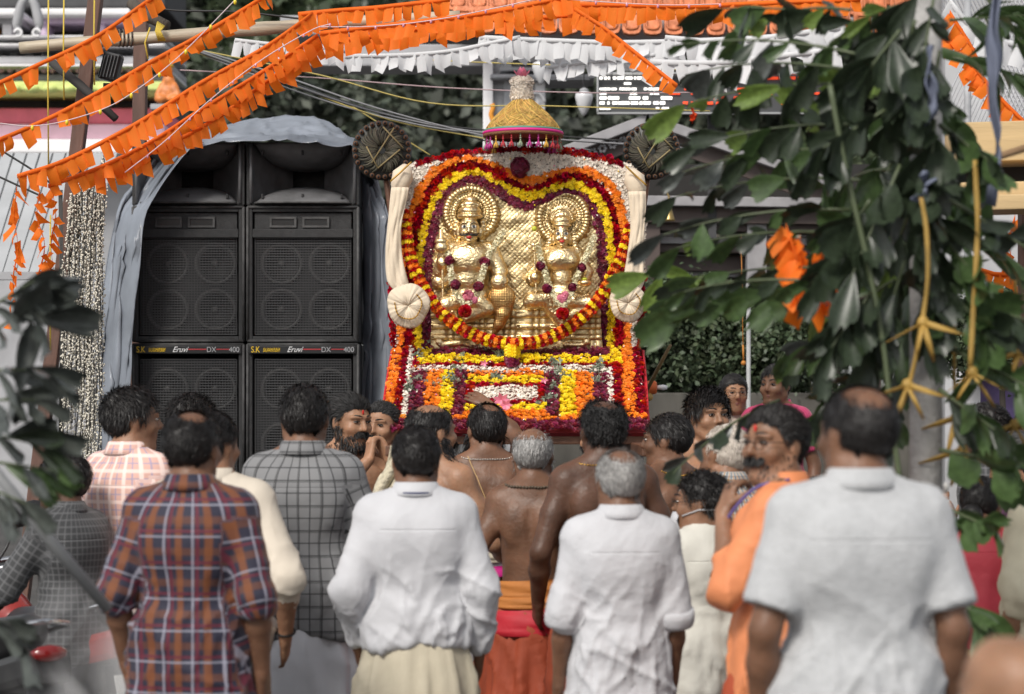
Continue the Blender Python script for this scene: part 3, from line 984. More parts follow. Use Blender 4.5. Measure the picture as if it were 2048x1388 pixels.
FL = {k: petal_mesh(k) for k in ('marigold', 'rose', 'jasmine', 'aster')}
M_FL = {
    'red': mat('rose_red', (.62, .008, .012), .5, rnd=.35, trans=.15),
    'orange': mat('marigold_orange', (.95, .26, .006), .6, rnd=.18, trans=.15),
    'yellow': mat('marigold_yellow', (.96, .70, .004), .6, rnd=.15, trans=.15),
    'maroon': mat('aster_maroon', (.165, .004, .030), .55, rnd=.45, trans=.1),
    'white': mat('jasmine_white', (.88, .80, .70), .6, rnd=.15, trans=.15),
    'cream': mat('jasmine_cream', (.86, .80, .56), .6, rnd=.15, trans=.15),
    'pink': mat('petal_pink', (.80, .25, .36), .55, rnd=.25, trans=.2),
}
KIND = {'red': 'rose', 'orange': 'marigold', 'yellow': 'marigold', 'maroon': 'aster', 'white': 'jasmine', 'cream': 'jasmine', 'pink': 'aster'}
GOLD = mat('beaten_brass', (.80, .62, .35), .35, 1.0, var=.22, vscale=16, bump=.55, bscale=70, bdetail=6)
WOODB = mat('carrying_wood', (.115, .050, .026), .6, var=.3, vscale=6, bump=.3, bscale=40, stretch=(1, 8, 8))


def inpoly(x, y, poly):
    P = np.array(poly, float)
    r = np.zeros(x.shape, bool)
    j = len(P) - 1
    for i in range(len(P)):
        xi, yi, xj, yj = P[i][0], P[i][1], P[j][0], P[j][1]
        c = ((yi > y) != (yj > y)) & (x < (xj - xi) * (y - yi) / (yj - yi + 1e-12) + xi)
        r ^= c
        j = i
    return r


def polydist(x, y, pts):
    P = np.array(pts, float)
    best = np.full(x.shape, 1e9)
    for a, b in zip(P[:-1], P[1:]):
        ba = b - a
        t = np.clip(((x - a[0]) * ba[0] + (y - a[1]) * ba[1]) / (ba @ ba + 1e-9), 0, 1)
        best = np.minimum(best, np.hypot(x - a[0] - t * ba[0], y - a[1] - t * ba[1]))
    return best


OUT = bez([(786, 705), (779, 620), (779, 520), (784, 420), (800, 348), (838, 322), (900, 305), (960, 297), (1040, 294), (1110, 296), (1180, 306), (1240, 322), (1276, 346), (1290, 420), (1290, 520), (1288, 620), (1282, 705)], 96)
C_M = bez([(855, 722), (855, 640), (857, 560), (860, 500), (872, 440), (895, 392), (925, 366), (955, 362), (990, 378), (1020, 400), (1055, 412), (1090, 402), (1130, 388), (1165, 398), (1190, 430), (1202, 480), (1206, 560), (1204, 640), (1204, 722)], 108)
C_Y = bez([(838, 725), (836, 640), (838, 560), (845, 490), (858, 430), (884, 378), (918, 352), (950, 349), (988, 362), (1020, 384), (1058, 394), (1094, 385), (1130, 371), (1172, 380), (1204, 415), (1218, 475), (1221, 560), (1220, 640), (1222, 725)], 108)
C_R = bez([(820, 725), (818, 640), (820, 560), (830, 475), (846, 415), (874, 362), (910, 337), (950, 332), (992, 345), (1022, 367), (1064, 379), (1096, 370), (1133, 356), (1180, 364), (1216, 402), (1233, 470), (1238, 560), (1236, 640), (1240, 725)], 108)
C_O = bez([(805, 725), (804, 640), (806, 560), (817, 460), (832, 402), (862, 351), (902, 327), (938, 322), (985, 332), (1020, 350), (1058, 361), (1100, 353), (1150, 343), (1196, 353), (1230, 388), (1248, 460), (1253, 560), (1251, 640), (1257, 725)], 108)
NAMES = ['none', 'red', 'orange', 'yellow', 'maroon', 'white', 'gold']


def flower_class(x, y):
    c = np.zeros(x.shape, int)
    up = inpoly(x, y, OUT)
    c[up] = 5
    dO = polydist(x, y, OUT)
    c[up & (dO < 12) & (y < 345) & (x > 830) & (x < 1248)] = 1
    c[up & (dO < 11) & (y > 545)] = 1
    for cv, hw, k in ((C_O, 8.5, 2), (C_R, 9.5, 1), (C_Y, 9, 3), (C_M, 11, 4)):
        c[up & (polydist(x, y, cv) < hw)] = k
    ins = inpoly(x, y, C_M) & (polydist(x, y, C_M) > 9) & (y < 696)
    c[ins] = 6
    # sloping apron in front
    v = (y - 700) / 162
    l, r = 786 - 24 * v, 1282 + 12 * v
    ap = (v >= 0) & (v <= 1) & (x > l) & (x < r)
    w = (r - l) / 517.
    u = 771 + (x - l) / w           # columns as they read at row 800
    a = np.zeros(x.shape, int)
    for x0, x1, k in ((771, 789, 2), (789, 806, 1), (806, 817, 5), (817, 848, 4), (848, 877, 2), (877, 904, 3), (904, 930, 4), (930, 1089, 3), (1089, 1118, 4), (1118, 1150, 3), (1150, 1186, 2), (1186, 1216, 4), (1216, 1226, 5), (1226, 1246, 1), (1246, 1268, 2), (1268, 1290, 1)):
        a[(u >= x0) & (u < x1)] = k
    mid = (u >= 930) & (u < 1089)
    a[mid & (y < 757)] = 2
    a[mid & (y >= 771) & (y < 812)] = 1
    a[mid & (y >= 779) & (y < 804) & (u > 946) & (u < 1074)] = 5
    a[mid & (y >= 812)] = 3
    a[mid & (y >= 824)] = 2
    inn = (u > 817) & (u < 1246)
    top = (u > 806) & (u < 1226)
    a[top & (y < 748)] = 5
    a[(u > 815) & (u < 1240) & (y < 739)] = 1
    a[(u > 826) & (u < 1246) & (y < 731)] = 3
    a[(u > 846) & (u < 1222) & (y < 717)] = 4
    a[(y > 836)] = 2
    a[(y > 844)] = 4
    c[ap] = a[ap]
    return c


def panel_point(x, y):
    """depth of the decorated surface at a photo row, and its outward normal"""
    v = np.clip((y - 700) / 162, 0, 1)
    d = np.where(y < 700, D_PAN, D_PAN - .06 - .62 * v)
    p = np.stack([(x - 1024) / KPX * d, d, CAM_Z + (HZ - y) / KPX * d], -1)
    n = np.where((y < 700)[..., None], np.array((0, -1., .0)), np.array((0, -.55, .83)))
    return p, n


pal = empty('palanquin', at(1034, 880, 12.2), 0, 'flower-covered festival palanquin with striped apron carrying a gilded deity plate', 'palanquin')
PO = Vector(pal.location)


def pbuild(mb, name, m, parent=None):
    o = mb.build(name, m)
    o.data.transform(Matrix.Translation(-PO))
    o.parent = parent or pal
    return o


def plink(name, me, parent=None):
    me.transform(Matrix.Translation(-PO))
    return link(name, me, parent or pal)


# carved backing board and sloping apron board
mb = MB()
bd = [(p[0], p[1]) for p in resample(OUT, n=40)]
mbm = mpp(D_PAN)
mb.prism([((x - 1024) * mbm, CAM_Z + (HZ - y) * mbm) for x, y in bd][::-1], .10, (0, D_PAN + .065, 0))
pbuild(mb, 'backing_board', mat('backing_cloth', (.10, .012, .02), .8))
mb = MB()
a0, a1, b0, b1 = at(788, 700, 12.50), at(1280, 700, 12.50), at(764, 866, 11.86), at(1292, 866, 11.86)
v = [a0, a1, b1, b0]
v += [p + Vector((0, .06, -.045)) for p in v]
mb.add(v, [(0, 3, 2, 1), (4, 5, 6, 7), (0, 1, 5, 4), (1, 2, 6, 5), (2, 3, 7, 6), (3, 0, 4, 7)])
pbuild(mb, 'apron_board', mat('apron_cloth', (.22, .015, .02), .85))
# red cloth skirt at the sides
for sx_, q in ((1286, 1), (766, -1)):
    rows = []
    for i in range(9):
        t = i / 8
        rows.append([at((1284 + 12 * t) if q > 0 else (784 - 24 * t), 700 + 165 * t, 12.45 - .55 * t + .35 * k / 8) + Vector((q * .010 * math.sin(k * 2.2 + i * .4), 0, 0)) for k in range(9)])
    solidify(pbuild(MB().grid(rows), 'side_cloth', mat('red_cloth', (.55, .02, .03), .7)), .006)
# carrying frame: beams crossing under the apron, two long poles
for nm, x0, x1, py, dd, th in (('front_beam', 800, 1296, 876, 11.92, .055), ('rear_beam', 776, 1300, 872, 12.75, .055)):
    p, q = at(x0, py, dd), at(x1, py, dd)
    pbuild(MB().box((p + q) / 2, (q.x - p.x, .075, .062), bevel=.006), nm, WOODB)
for px_ in (812, 1276):
    p = at(px_, 872, 12.0)
    pbuild(MB().box((p.x, 12.3, p.z - .055), (.085, 2.9, .05), bevel=.008), 'carrying_pole', WOODB)
p = at(1034, 868, 12.3)
pbuild(MB().box((p.x, 12.35, p.z + .03), (1.22, .82, .03), bevel=.004), 'platform', WOODB)
pbuild(MB().box((at(1322, 872, 12.0).x, 12.0, p.z - .01), (.16, .08, .06), bevel=.006), 'beam_end', WOODB)

# the flowers themselves
beds = {}
for k, nm in enumerate(NAMES):
    if nm in ('none', 'gold'): continue
    sp = {'red': 8.6, 'orange': 7.0, 'yellow': 7.0, 'maroon': 6.8, 'white': 4.6}[nm]
    for layer in range(2):
        gx, gy = np.meshgrid(np.arange(755, 1305, sp), np.arange(285, 870, sp * .88))
        gx = gx + (np.arange(gx.shape[0]) % 2)[:, None] * sp / 2 + layer * sp * .5
        gx = gx + RNG.normal(0, sp * .17, gx.shape); gy = gy + RNG.normal(0, sp * .17, gx.shape) + layer * sp * .4
        x, y = gx.ravel(), gy.ravel()
        x2 = x + 1.3 * vnoise(np.stack([x / 14, y / 14, x * 0 + k], 1)); y2 = y + 1.3 * vnoise(np.stack([x / 14, y / 14, x * 0 + 9 + k], 1))
        ok = flower_class(x2, y2) == k
        beds.setdefault(nm, []).append((x[ok], y[ok], layer))
n_rose = 0
for nm, ls in beds.items():
    bv, bf = FL[KIND[nm]]
    rad = {'red': 5.2, 'orange': 4.3, 'yellow': 4.3, 'maroon': 4.3, 'white': 3.5}[nm] * mbm
    for x, y, layer in ls:
        p, n = panel_point(x, y)
        if nm in ('red',) and layer == 1 :
            # top layer of roses: single blooms that can be picked out
            me = bpy.data.meshes.get('rose') or mesh_np('rose', bv, bf, M_FL['red'], smooth=True)
            bed = bed_red
            order = np.argsort(y)
            R = rot_to(n + RNG.normal(0, .28, n.shape), RNG.random(len(p)) * 6.28)
            take = RNG.permutation(len(p))[:298]
            for i in take:
                o = link('rose', me, bed)
                M = Matrix(R[i].tolist()).to_4x4()
                o.matrix_local = Matrix.Translation(Vector(p[i] + n[i] * .010) - PO) @ M @ Matrix.Scale(rad * (.85 + .35 * RNG.random()), 4)
            rest = np.setdiff1d(np.arange(len(p)), take)
            p, n = p[rest], n[rest]
            if len(p) == 0: continue
        nn = n + RNG.normal(0, .26, n.shape)
        R = rot_to(nn, RNG.random(len(p)) * 6.28)
        sc = rad * (.65 + .8 * RNG.random(len(p)) ** 1.5)
        # bands are mounded garlands, not a flat carpet
        hgt = .004 + .010 * layer + .006 * RNG.random(len(p)) + (.008 * vnoise(np.stack([x[:len(p)] / 30, y[:len(p)] / 30, x[:len(p)] * 0], 1)) if nm != 'red' else 0)
        V, F, r = scatter(bv, bf, p + n * np.asarray(hgt).reshape(-1, 1), R, sc)
        o = plink({'red': 'rose_bed', 'orange': 'orange_marigold_bed', 'yellow': 'yellow_marigold_bed', 'maroon': 'maroon_aster_bed', 'white': 'white_jasmine_bed'}[nm], mesh_np(nm + '_bed', V, F, M_FL[nm], attrs={'rnd': r}))
        o['kind'] = 'stuff'
        if nm == 'red' and layer == 0: bed_red = o

# loose petals and herb sprigs lying on the apron
herb = mat('grey_herb', (.26, .30, .22), .8, rnd=.3)
def sprig(px_, py_, ln, seed):
    rg = random.Random(seed)
    mb = MB()
    p, n = panel_point(np.array([float(px_)]), np.array([float(py_)]))
    p = Vector(p[0] + n[0] * .03)
    for k in range(6):
        dr = Vector((rg.gauss(0, .45), -.15, -1 + rg.random() * .35)).normalized()
        pts = [p + Vector((rg.gauss(0, .012), 0, rg.gauss(0, .012)))]
        for j in range(5):
            dr = (dr + Vector((rg.gauss(0, .25), rg.gauss(0, .1), rg.gauss(0, .15)))).normalized()
            pts.append(pts[-1] + dr * ln / 5)
        mb.tube(pts, .0018, 4, rnd=rg.random())
        for q in pts:
            for _ in range(4):
                a = Vector((rg.gauss(0, 1), rg.gauss(-.4, .6), rg.gauss(0, 1))).normalized()
                b = a.cross(Vector((rg.random(), rg.random(), .3))).normalized()
                w = .004 + .004 * rg.random()
                mb.add([q, q + a * .012 + b * w, q + a * .026, q + a * .012 - b * w], [(0, 1, 2, 3)], True, rg.random())
    o = pbuild(mb, 'herb_sprig', herb)
for i, (a, b, l) in enumerate(((838, 716, .10), (832, 765, .12), (818, 782, .10), (920, 722, .08), (912, 745, .10), (906, 765, .08), (1000, 714, .08), (988, 762, .06), (1106, 732, .12), (1112, 752, .11), (1108, 780, .10), (1098, 805, .08), (1196, 738, .09), (1192, 768, .12), (874, 670, .07), (1165, 676, .07), (980, 688, .06))):
    sprig(a, b, l, i)
for (a, b, sc_, n_) in ((1003, 812, 1., 7), (1012, 822, .8, 6), (968, 738, .5, 5), (1088, 772, .5, 5)):
    lot = MB()
    p, n = panel_point(np.array([float(a)]), np.array([float(b)]))
    c = Vector(p[0] + n[0] * .035)
    for k in range(n_):
        an = 2 * PI * k / n_
        e = Vector((math.cos(an), -.5, math.sin(an) * .8)).normalized(); t = Vector((-math.sin(an), 0, math.cos(an)))
        lot.add([c, c + e * .022 * sc_ - t * .012 * sc_, c + e * .05 * sc_, c + e * .022 * sc_ + t * .012 * sc_], [(0, 1, 2, 3)], True, .3 + .1 * k)
    pbuild(lot, 'loose_lotus', M_FL['pink'])
# stray petals fallen across the bands
for nm, cnt, sz in (('white', 90, .0075), ('pink', 40, .008), ('yellow', 60, .007), ('orange', 60, .007)):
    x, y = 775 + 510 * RNG.random(cnt * 2), 300 + 555 * RNG.random(cnt * 2)
    ok = ~np.isin(flower_class(x, y), (0, 6)) & ((y > 700) | (RNG.random(cnt * 2) < .5))
    p, n = panel_point(x[ok], y[ok])
    V, F, r = scatter(FL['jasmine'][0][:4], FL['jasmine'][1][:1], p + n * .030, rot_to(n + RNG.normal(0, .4, n.shape), RNG.random(len(p)) * 6), np.full(len(p), sz * 1.6))
    plink('stray_petals', mesh_np('stray_petals', V, F, M_FL[nm], attrs={'rnd': r}))['kind'] = 'stuff'
# dark rosette under the canopy
p, n = panel_point(np.array([1040.]), np.array([337.]))
cc = p[0] + np.array((0, -.05, 0))
U = RNG.normal(0, 1, (130, 3)); U[:, 1] = -np.abs(U[:, 1]); U /= np.linalg.norm(U, axis=1, keepdims=True)
V, F, r = scatter(*FL['aster'], cc + U * np.array((.040, .035, .046)), rot_to(U, RNG.random(130) * 6), np.full(130, .013))
plink('maroon_rosette', mesh_np('maroon_rosette', V, F, M_FL['maroon'], attrs={'rnd': r}))

# ------------------------------------------------ gilded repousse plate with two seated figures
GO = at(1030, 535, D_PAN)
def g(px_, py_, out=0.):
    return np.array(((px_ - 1030) * mbm, -out, (535 - py_) * mbm))
GP = mbm
plate_poly = [(866, 700), (868, 640), (862, 560), (866, 480), (880, 420), (905, 385), (940, 372), (975, 384), (1010, 410), (1055, 424), (1095, 412), (1130, 394), (1165, 408), (1188, 440), (1196, 500), (1198, 560), (1194, 640), (1198, 700)]
gx = np.arange(-178, 180, 1.4) ; gz = np.arange(362, 704, 1.4)
GX, GZ = np.meshgrid(gx + 1030, gz, indexing='ij')
inside = inpoly(GX, GZ, bez(plate_poly, 90)) | (polydist(GX, GZ, bez(plate_poly, 90)) < 6)
diam = np.abs(np.sin((GX + GZ) * PI / 10)) ** .5 * np.abs(np.sin((GX - GZ) * PI / 10)) ** .5
stud = np.exp(-((((GX + GZ) / 10) % 1 - .5) ** 2 + (((GX - GZ) / 10) % 1 - .5) ** 2) / .02)
hgt = .0015 * diam + .0020 * stud + .006 * fbm(np.stack([GX / 22, GZ / 22, GX * 0], -1), 2)
for lx, ly, lr, rr_ in ((942, 428, 54, 1.), (1126, 438, 52, 1.05)):
    d_ = np.hypot(GX - lx, (GZ - ly) / rr_)
    an = np.arctan2(GZ - ly, GX - lx)
    halo = np.clip((lr - d_) / 3, 0, 1) * (GZ < ly + 52)
    rib = .030 + .012 * np.cos(an * 44 + 3 * np.sin(d_ / 9)) * np.clip((d_ - 18) / 8, 0, 1) + .010 * (np.abs(d_ - lr + 5) < 3) + .008 * (np.abs(d_ - lr * .62) < 2.5)
    hgt = hgt * (1 - halo) + halo * rib
    for k in range(30):
        t = 2 * PI * k / 30
        hgt += .014 * np.exp(-((GX - lx - lr * math.cos(t)) ** 2 + (GZ - ly - lr * rr_ * math.sin(t)) ** 2) / 9.) * (math.sin(t) < .6)
# moulded plinth and its scroll frieze
for y0, y1, o_ in ((622, 634, .045), (634, 650, .030), (650, 657, .055), (657, 672, .038), (672, 678, .06), (678, 704, .048)):
    hgt = np.where((GZ >= y0) & (GZ < y1), o_ + .006 * np.sin(GX / 3.4 + np.sin(GX / 9) * 2) * np.sin((GZ - y0) / (y1 - y0) * PI), hgt)
GV = np.stack([(GX - 1030) * GP, -hgt, (535 - GZ) * GP], -1).reshape(-1, 3)
nzc = len(gz)
i, j = np.meshgrid(np.arange(len(gx) - 1), np.arange(nzc - 1), indexing='ij')
GQ = np.stack([i * nzc + j, i * nzc + j + 1, (i + 1) * nzc + j + 1, (i + 1) * nzc + j], -1).reshape(-1, 4)
GQ = GQ[inside.reshape(-1)[GQ].all(1)]
icon = empty('deity_plate', GO, 0, 'gilded plate with two seated deities in high relief, framed by flower bands', 'idol')
o = link('relief_plate', mesh_np('relief_plate', GV, GQ, mat('plate_brass', (.68, .52, .28), .42, 1.0, var=.25, vscale=12, bump=.35, bscale=70, bdetail=5)), icon)
solidify(o, .012, 1)


def gfield(prims, x0, x1, y0, y1, name, parent=icon, hh=.0042, eng=0., m=GOLD, fat=1.):
    F = Field(np.arange((x0 - 1030) * GP, (x1 - 1030) * GP, hh), np.arange(-.20, .03, hh), np.arange((535 - y1) * GP, (535 - y0) * GP, hh))
    for q in prims:
        if q[0] == 'c': F.cone(q[1], q[2], q[3] * GP * fat, q[4] * GP * fat, (q[5] if len(q) > 5 else 2.5) * GP)
        elif q[0] == 's': F.ell(q[1], np.array(q[2]) * GP, k=(q[3] if len(q) > 3 else 2) * GP, sub=True)
        else: F.ell(q[1], np.array(q[2]) * GP * fat, k=(q[3] if len(q) > 3 else 3) * GP)
    V, Q = F.surface()
    V = relax(V, Q, 1, .3)
    if eng:
        N = normals(V, Q)
        px_, pz_ = V[:, 0] / GP, V[:, 2] / GP
        e = np.sin(pz_ * 1.1 + 2.5 * np.sin(px_ / 5)) * .5 + fbm(np.stack([px_ / 4, pz_ / 4, V[:, 1] / GP / 4], 1), 2)
        V = V + N * (eng * e)[:, None]
    return link(name, mesh_np(name, V, Q, m), parent)


# bearded-guardian figure with mace
cx = 938
god = [('e', g(cx, 522, .070), (41, 26, 30), 6), ('e', g(cx, 560, .060), (31, 24, 28), 6), ('e', g(cx, 590, .05), (36, 24, 18), 6),
       ('c', g(899, 502, .06), g(978, 502, .06), 14, 14, 6), ('c', g(cx, 500, .07), g(cx, 486, .08), 13, 12),
       # arms
       ('c', g(896, 505, .06), g(881, 545, .075), 13, 11), ('c', g(884, 545, .075), g(888, 530, .12), 10, 8),
       ('c', g(981, 505, .06), g(1000, 545, .085), 15, 13), ('c', g(996, 545, .085), g(999, 572, .10), 11, 9), ('e', g(999, 566, .115), (14, 10, 15), 3),
       ('c', g(880, 566, .06), g(893, 560, .06), 13, 10), ('e', g(886, 527, .12), (9, 8, 9)),
       # seated legs
       ('c', g(cx - 8, 598, .07), g(893, 612, .10), 18, 15), ('c', g(893, 612, .10), g(908, 645, .08), 15, 10), ('c', g(cx + 10, 600, .07), g(975, 618, .09), 18, 14), ('c', g(975, 618, .09), g(935, 636, .09), 13, 9)]
for k in range(5): god.append(('c', g(905, 503 + k * 4, .09), g(cx, 512 + k * 6, .142 - k * .004), 1.6, 1.6, .6)); god.append(('c', g(cx, 512 + k * 6, .142 - k * .004), g(971, 503 + k * 4, .09), 1.6, 1.6, .6))
for k in range(4): god.append(('c', g(912, 556 + k * 5, .09), g(964, 556 + k * 5, .09), 1.5, 1.5, .6)); god.append(('c', g(905 + k, 607 + k * 9, .135), g(885 + k * 4, 620 + k * 8, .115), 1.6, 1.6, .6))
for a, b in ((986, 520), (990, 530), (881, 552), (883, 558)): god.append(('c', g(a - 12, b + 2, .08), g(a + 14, b - 2, .08), 3, 3, 1))
gfield(god, 858, 1022, 480, 662, 'guardian_body', eng=.0008, fat=1.27)
head1 = [('e', g(939, 462, .095), (19, 20, 26), 3), ('e', g(939, 477, .100), (15, 17, 14), 4), ('c', g(939, 456, .143), g(939, 467, .155), 2.6, 4.2, 2), ('e', g(932, 469, .148), (3.4, 3.4, 2.8), 1.5), ('e', g(946, 469, .148), (3.4, 3.4, 2.8), 1.5),
         ('c', g(926, 449, .137), g(935, 449, .145), 2, 1.6, 2), ('c', g(943, 449, .145), g(952, 449, .137), 1.6, 2, 2), ('e', g(928, 470, .13), (6, 6, 6), 3), ('e', g(950, 470, .13), (6, 6, 6), 3), ('e', g(939, 485, .14), (6, 5, 4), 3),
         # tiered crown
         ('e', g(940, 435, .085), (24, 20, 7), 2), ('e', g(940, 424, .075), (21, 18, 10), 2), ('e', g(941, 411, .065), (17, 15, 8), 2), ('c', g(926, 413, .08), g(956, 413, .08), 4, 4, 1), ('e', g(942, 401, .055), (12, 11, 7), 2), ('c', g(942, 395, .05), g(943, 384, .04), 5, 2, 2),
         ('e', g(919, 468, .07), (7, 9, 12), 2), ('e', g(961, 468, .07), (7, 9, 12), 2)]
for k in range(7):
    head1 += [('e', g(915 - 3 * math.sin(k), 446 + k * 8, .05), (8, 8, 5.5), 1), ('e', g(965 + 3 * math.sin(k), 446 + k * 8, .05), (8, 8, 5.5), 1)]
for k in range(11): head1.append(('e', g(920 + k * 4, 437, .10 + .03 * math.sin(k / 10 * PI)), (2.2, 2.2, 3.5), .6))
gfield(head1, 895, 986, 376, 512, 'guardian_head', hh=.0029, eng=.0008, fat=1.06)
# consort with trident
cx2 = 1123
dev = [('e', g(cx2, 520, .065), (29, 22, 22), 5), ('e', g(cx2, 556, .055), (18, 18, 24), 6), ('e', g(cx2, 563, .068), (15, 12, 13), 4), ('e', g(cx2, 588, .05), (30, 22, 16), 5),
       ('e', g(1106, 524, .088), (14, 14, 13), 2), ('e', g(1140, 524, .088), (14, 14, 13), 2), ('c', g(1096, 507, .055), g(1152, 507, .055), 11, 11, 5), ('c', g(cx2, 506, .065), g(cx2, 494, .075), 9, 8.5),
       ('c', g(1094, 509, .055), g(1076, 545, .07), 10, 8), ('c', g(1076, 545, .07), g(1070, 556, .115), 8, 7), ('e', g(1069, 557, .12), (8, 8, 9)), ('e', g(1066, 560, .05), (12, 10, 12)),
       ('c', g(1154, 509, .055), g(1176, 545, .07), 10, 8), ('c', g(1176, 545, .07), g(1168, 566, .11), 8, 7), ('e', g(1168, 568, .115), (11, 9, 6)),
       ('c', g(cx2 - 8, 598, .07), g(1064, 602, .10), 15, 13), ('c', g(1064, 602, .10), g(1056, 607, .10), 13, 9), ('c', g(cx2 + 8, 600, .07), g(1180, 610, .09), 17, 14), ('c', g(1180, 610, .09), g(1145, 632, .09), 12, 9),
       ('c', g(1100, 612, .08), g(1122, 648, .075), 13, 9)]
for k in range(6):
    dev.append(('c', g(1070 + k * 7, 592, .125), g(1074 + k * 7, 614, .12), 1.6, 1.6, .6)); dev.append(('c', g(1150 + k * 5, 596 - k, .13), g(1158 + k * 6, 622 - k, .11), 1.6, 1.6, .6)); dev.append(('c', g(1098 + k * 5, 622 + k * 4, .115), g(1116 + k * 4, 612 + k * 4, .115), 1.5, 1.5, .6))
for k in range(3): dev.append(('c', g(1106, 504 + k * 3, .08), g(cx2, 509 + k * 3, .106), 1.4, 1.4, .5)); dev.append(('c', g(cx2, 509 + k * 3, .106), g(1140, 504 + k * 3, .08), 1.4, 1.4, .5))
dev += [('c', g(1098, 538, .085), g(1148, 538, .085), 2.2, 2.2, 1), ('c', g(1106, 576, .09), g(1140, 576, .09), 2.4, 2.4, 1)]
gfield(dev, 1044, 1204, 488, 664, 'consort_body', eng=.0006, fat=1.27)
head2 = [('e', g(1123, 474, .085), (15, 16, 21), 3), ('e', g(1123, 485, .088), (11, 13, 11), 3), ('c', g(1123, 470, .123), g(1123, 478, .132), 2, 3, 1.5), ('e', g(1115, 481, .118), (5, 5, 5), 3), ('e', g(1131, 481, .118), (5, 5, 5), 3), ('e', g(1123, 493, .118), (4.5, 4, 3.5), 2),
         ('e', g(1123, 453, .075), (18, 16, 6), 2), ('e', g(1123, 444, .07), (17, 15, 11), 2), ('e', g(1123, 437, .05), (24, 12, 18), 1.5), ('e', g(1123, 430, .035), (32, 10, 26), 1.5),
         ('e', g(1107, 482, .06), (5, 7, 10), 2), ('e', g(1139, 482, .06), (5, 7, 10), 2)]
for k in range(7):
    head2 += [('e', g(1098 - 2 * math.sin(k * 2), 470 + k * 6, .04), (8, 8, 5), 1), ('e', g(1148 + 2 * math.sin(k * 2), 470 + k * 6, .04), (8, 8, 5), 1)]
for k in range(15):
    t = PI * (k + .5) / 15
    head2 += [('e', g(1123 + 21 * math.cos(t), 444 - 24 * math.sin(t), .09), (1.7, 2.5, 3), .6), ('e', g(1123 + 31 * math.cos(t), 446 - 38 * math.sin(t), .06), (1.8, 2.5, 4), .6)]
gfield(head2, 1078, 1170, 396, 520, 'consort_head', hh=.0029, eng=.0007, fat=1.06)
# held things and the cobra
mace = [('c', g(886, 515, .125), g(887, 612, .12), 2.4, 2.4, 1), ('e', g(885, 498, .125), (14, 12, 12), 2), ('e', g(884, 486, .125), (13, 11, 8), 2), ('c', g(884, 480, .125), g(883, 464, .125), 7, 2.5, 2), ('e', g(883, 470, .125), (4, 4, 3), 1)]
gfield(mace, 866, 904, 456, 618, 'mace', hh=.003)
tri = [('c', g(1068, 500, .125), g(1073, 612, .125), 1.9, 1.9, 1), ('c', g(1067, 500, .125), g(1066, 468, .125), 2, 1.6, 1), ('c', g(1067, 494, .125), g(1058, 490, .125), 1.8, 1.8, 1), ('c', g(1058, 490, .125), g(1054, 478, .125), 1.8, 1.5, 1), ('c', g(1054, 478, .125), g(1058, 466, .125), 1.6, .8, 1),
       ('c', g(1067, 494, .125), g(1076, 490, .125), 1.8, 1.8, 1), ('c', g(1076, 490, .125), g(1080, 478, .125), 1.8, 1.5, 1), ('c', g(1080, 478, .125), g(1076, 466, .125), 1.6, .8, 1), ('e', g(1067, 503, .125), (4, 4, 3), 1)]
gfield(tri, 1048, 1088, 460, 618, 'trident', hh=.0024)
COPPER = mat('copper_snake', (.52, .31, .12), .36, 1.0, var=.3, vscale=30)
cob = [('e', g(1004, 596, .110), (27, 11, 25), 4), ('e', g(1005, 612, .105), (22, 9, 24), 5), ('c', g(1006, 630, .10), g(998, 650, .095), 15, 11, 4), ('c', g(998, 650, .095), g(986, 672, .085), 11, 4, 4)]
F = Field(np.arange(-66 * GP, 12 * GP, .003), np.arange(-.2, 0, .003), np.arange(-150 * GP, -32 * GP, .003))
for q in cob:
    if q[0] == 'e': F.ell(q[1], np.array(q[2]) * GP, k=q[3] * GP)
    else: F.cone(q[1], q[2], q[3] * GP, q[4] * GP, q[5] * GP)
V, Q = F.surface(); N = normals(V, Q)
sc_ = np.sin((V[:, 0] + V[:, 2]) / GP * .95) * np.sin((V[:, 0] - V[:, 2]) / GP * .95)
V = V + N * (.0018 * sc_)[:, None]
link('cobra', mesh_np('cobra', V, Q, COPPER), icon)
lo_ = [('c', g(885, 690, .06), g(920, 686, .07), 8, 7), ('e', g(880, 684, .06), (9, 9, 9)), ('c', g(920, 686, .07), g(945, 694, .06), 6, 3), ('c', g(1130, 690, .06), g(1165, 690, .07), 6, 5), ('e', g(1172, 684, .07), (8, 8, 8))]
gfield(lo_[:3], 866, 955, 668, 706, 'plinth_animal', hh=.003); gfield(lo_[3:], 1118, 1186, 668, 706, 'plinth_animal', hh=.003)
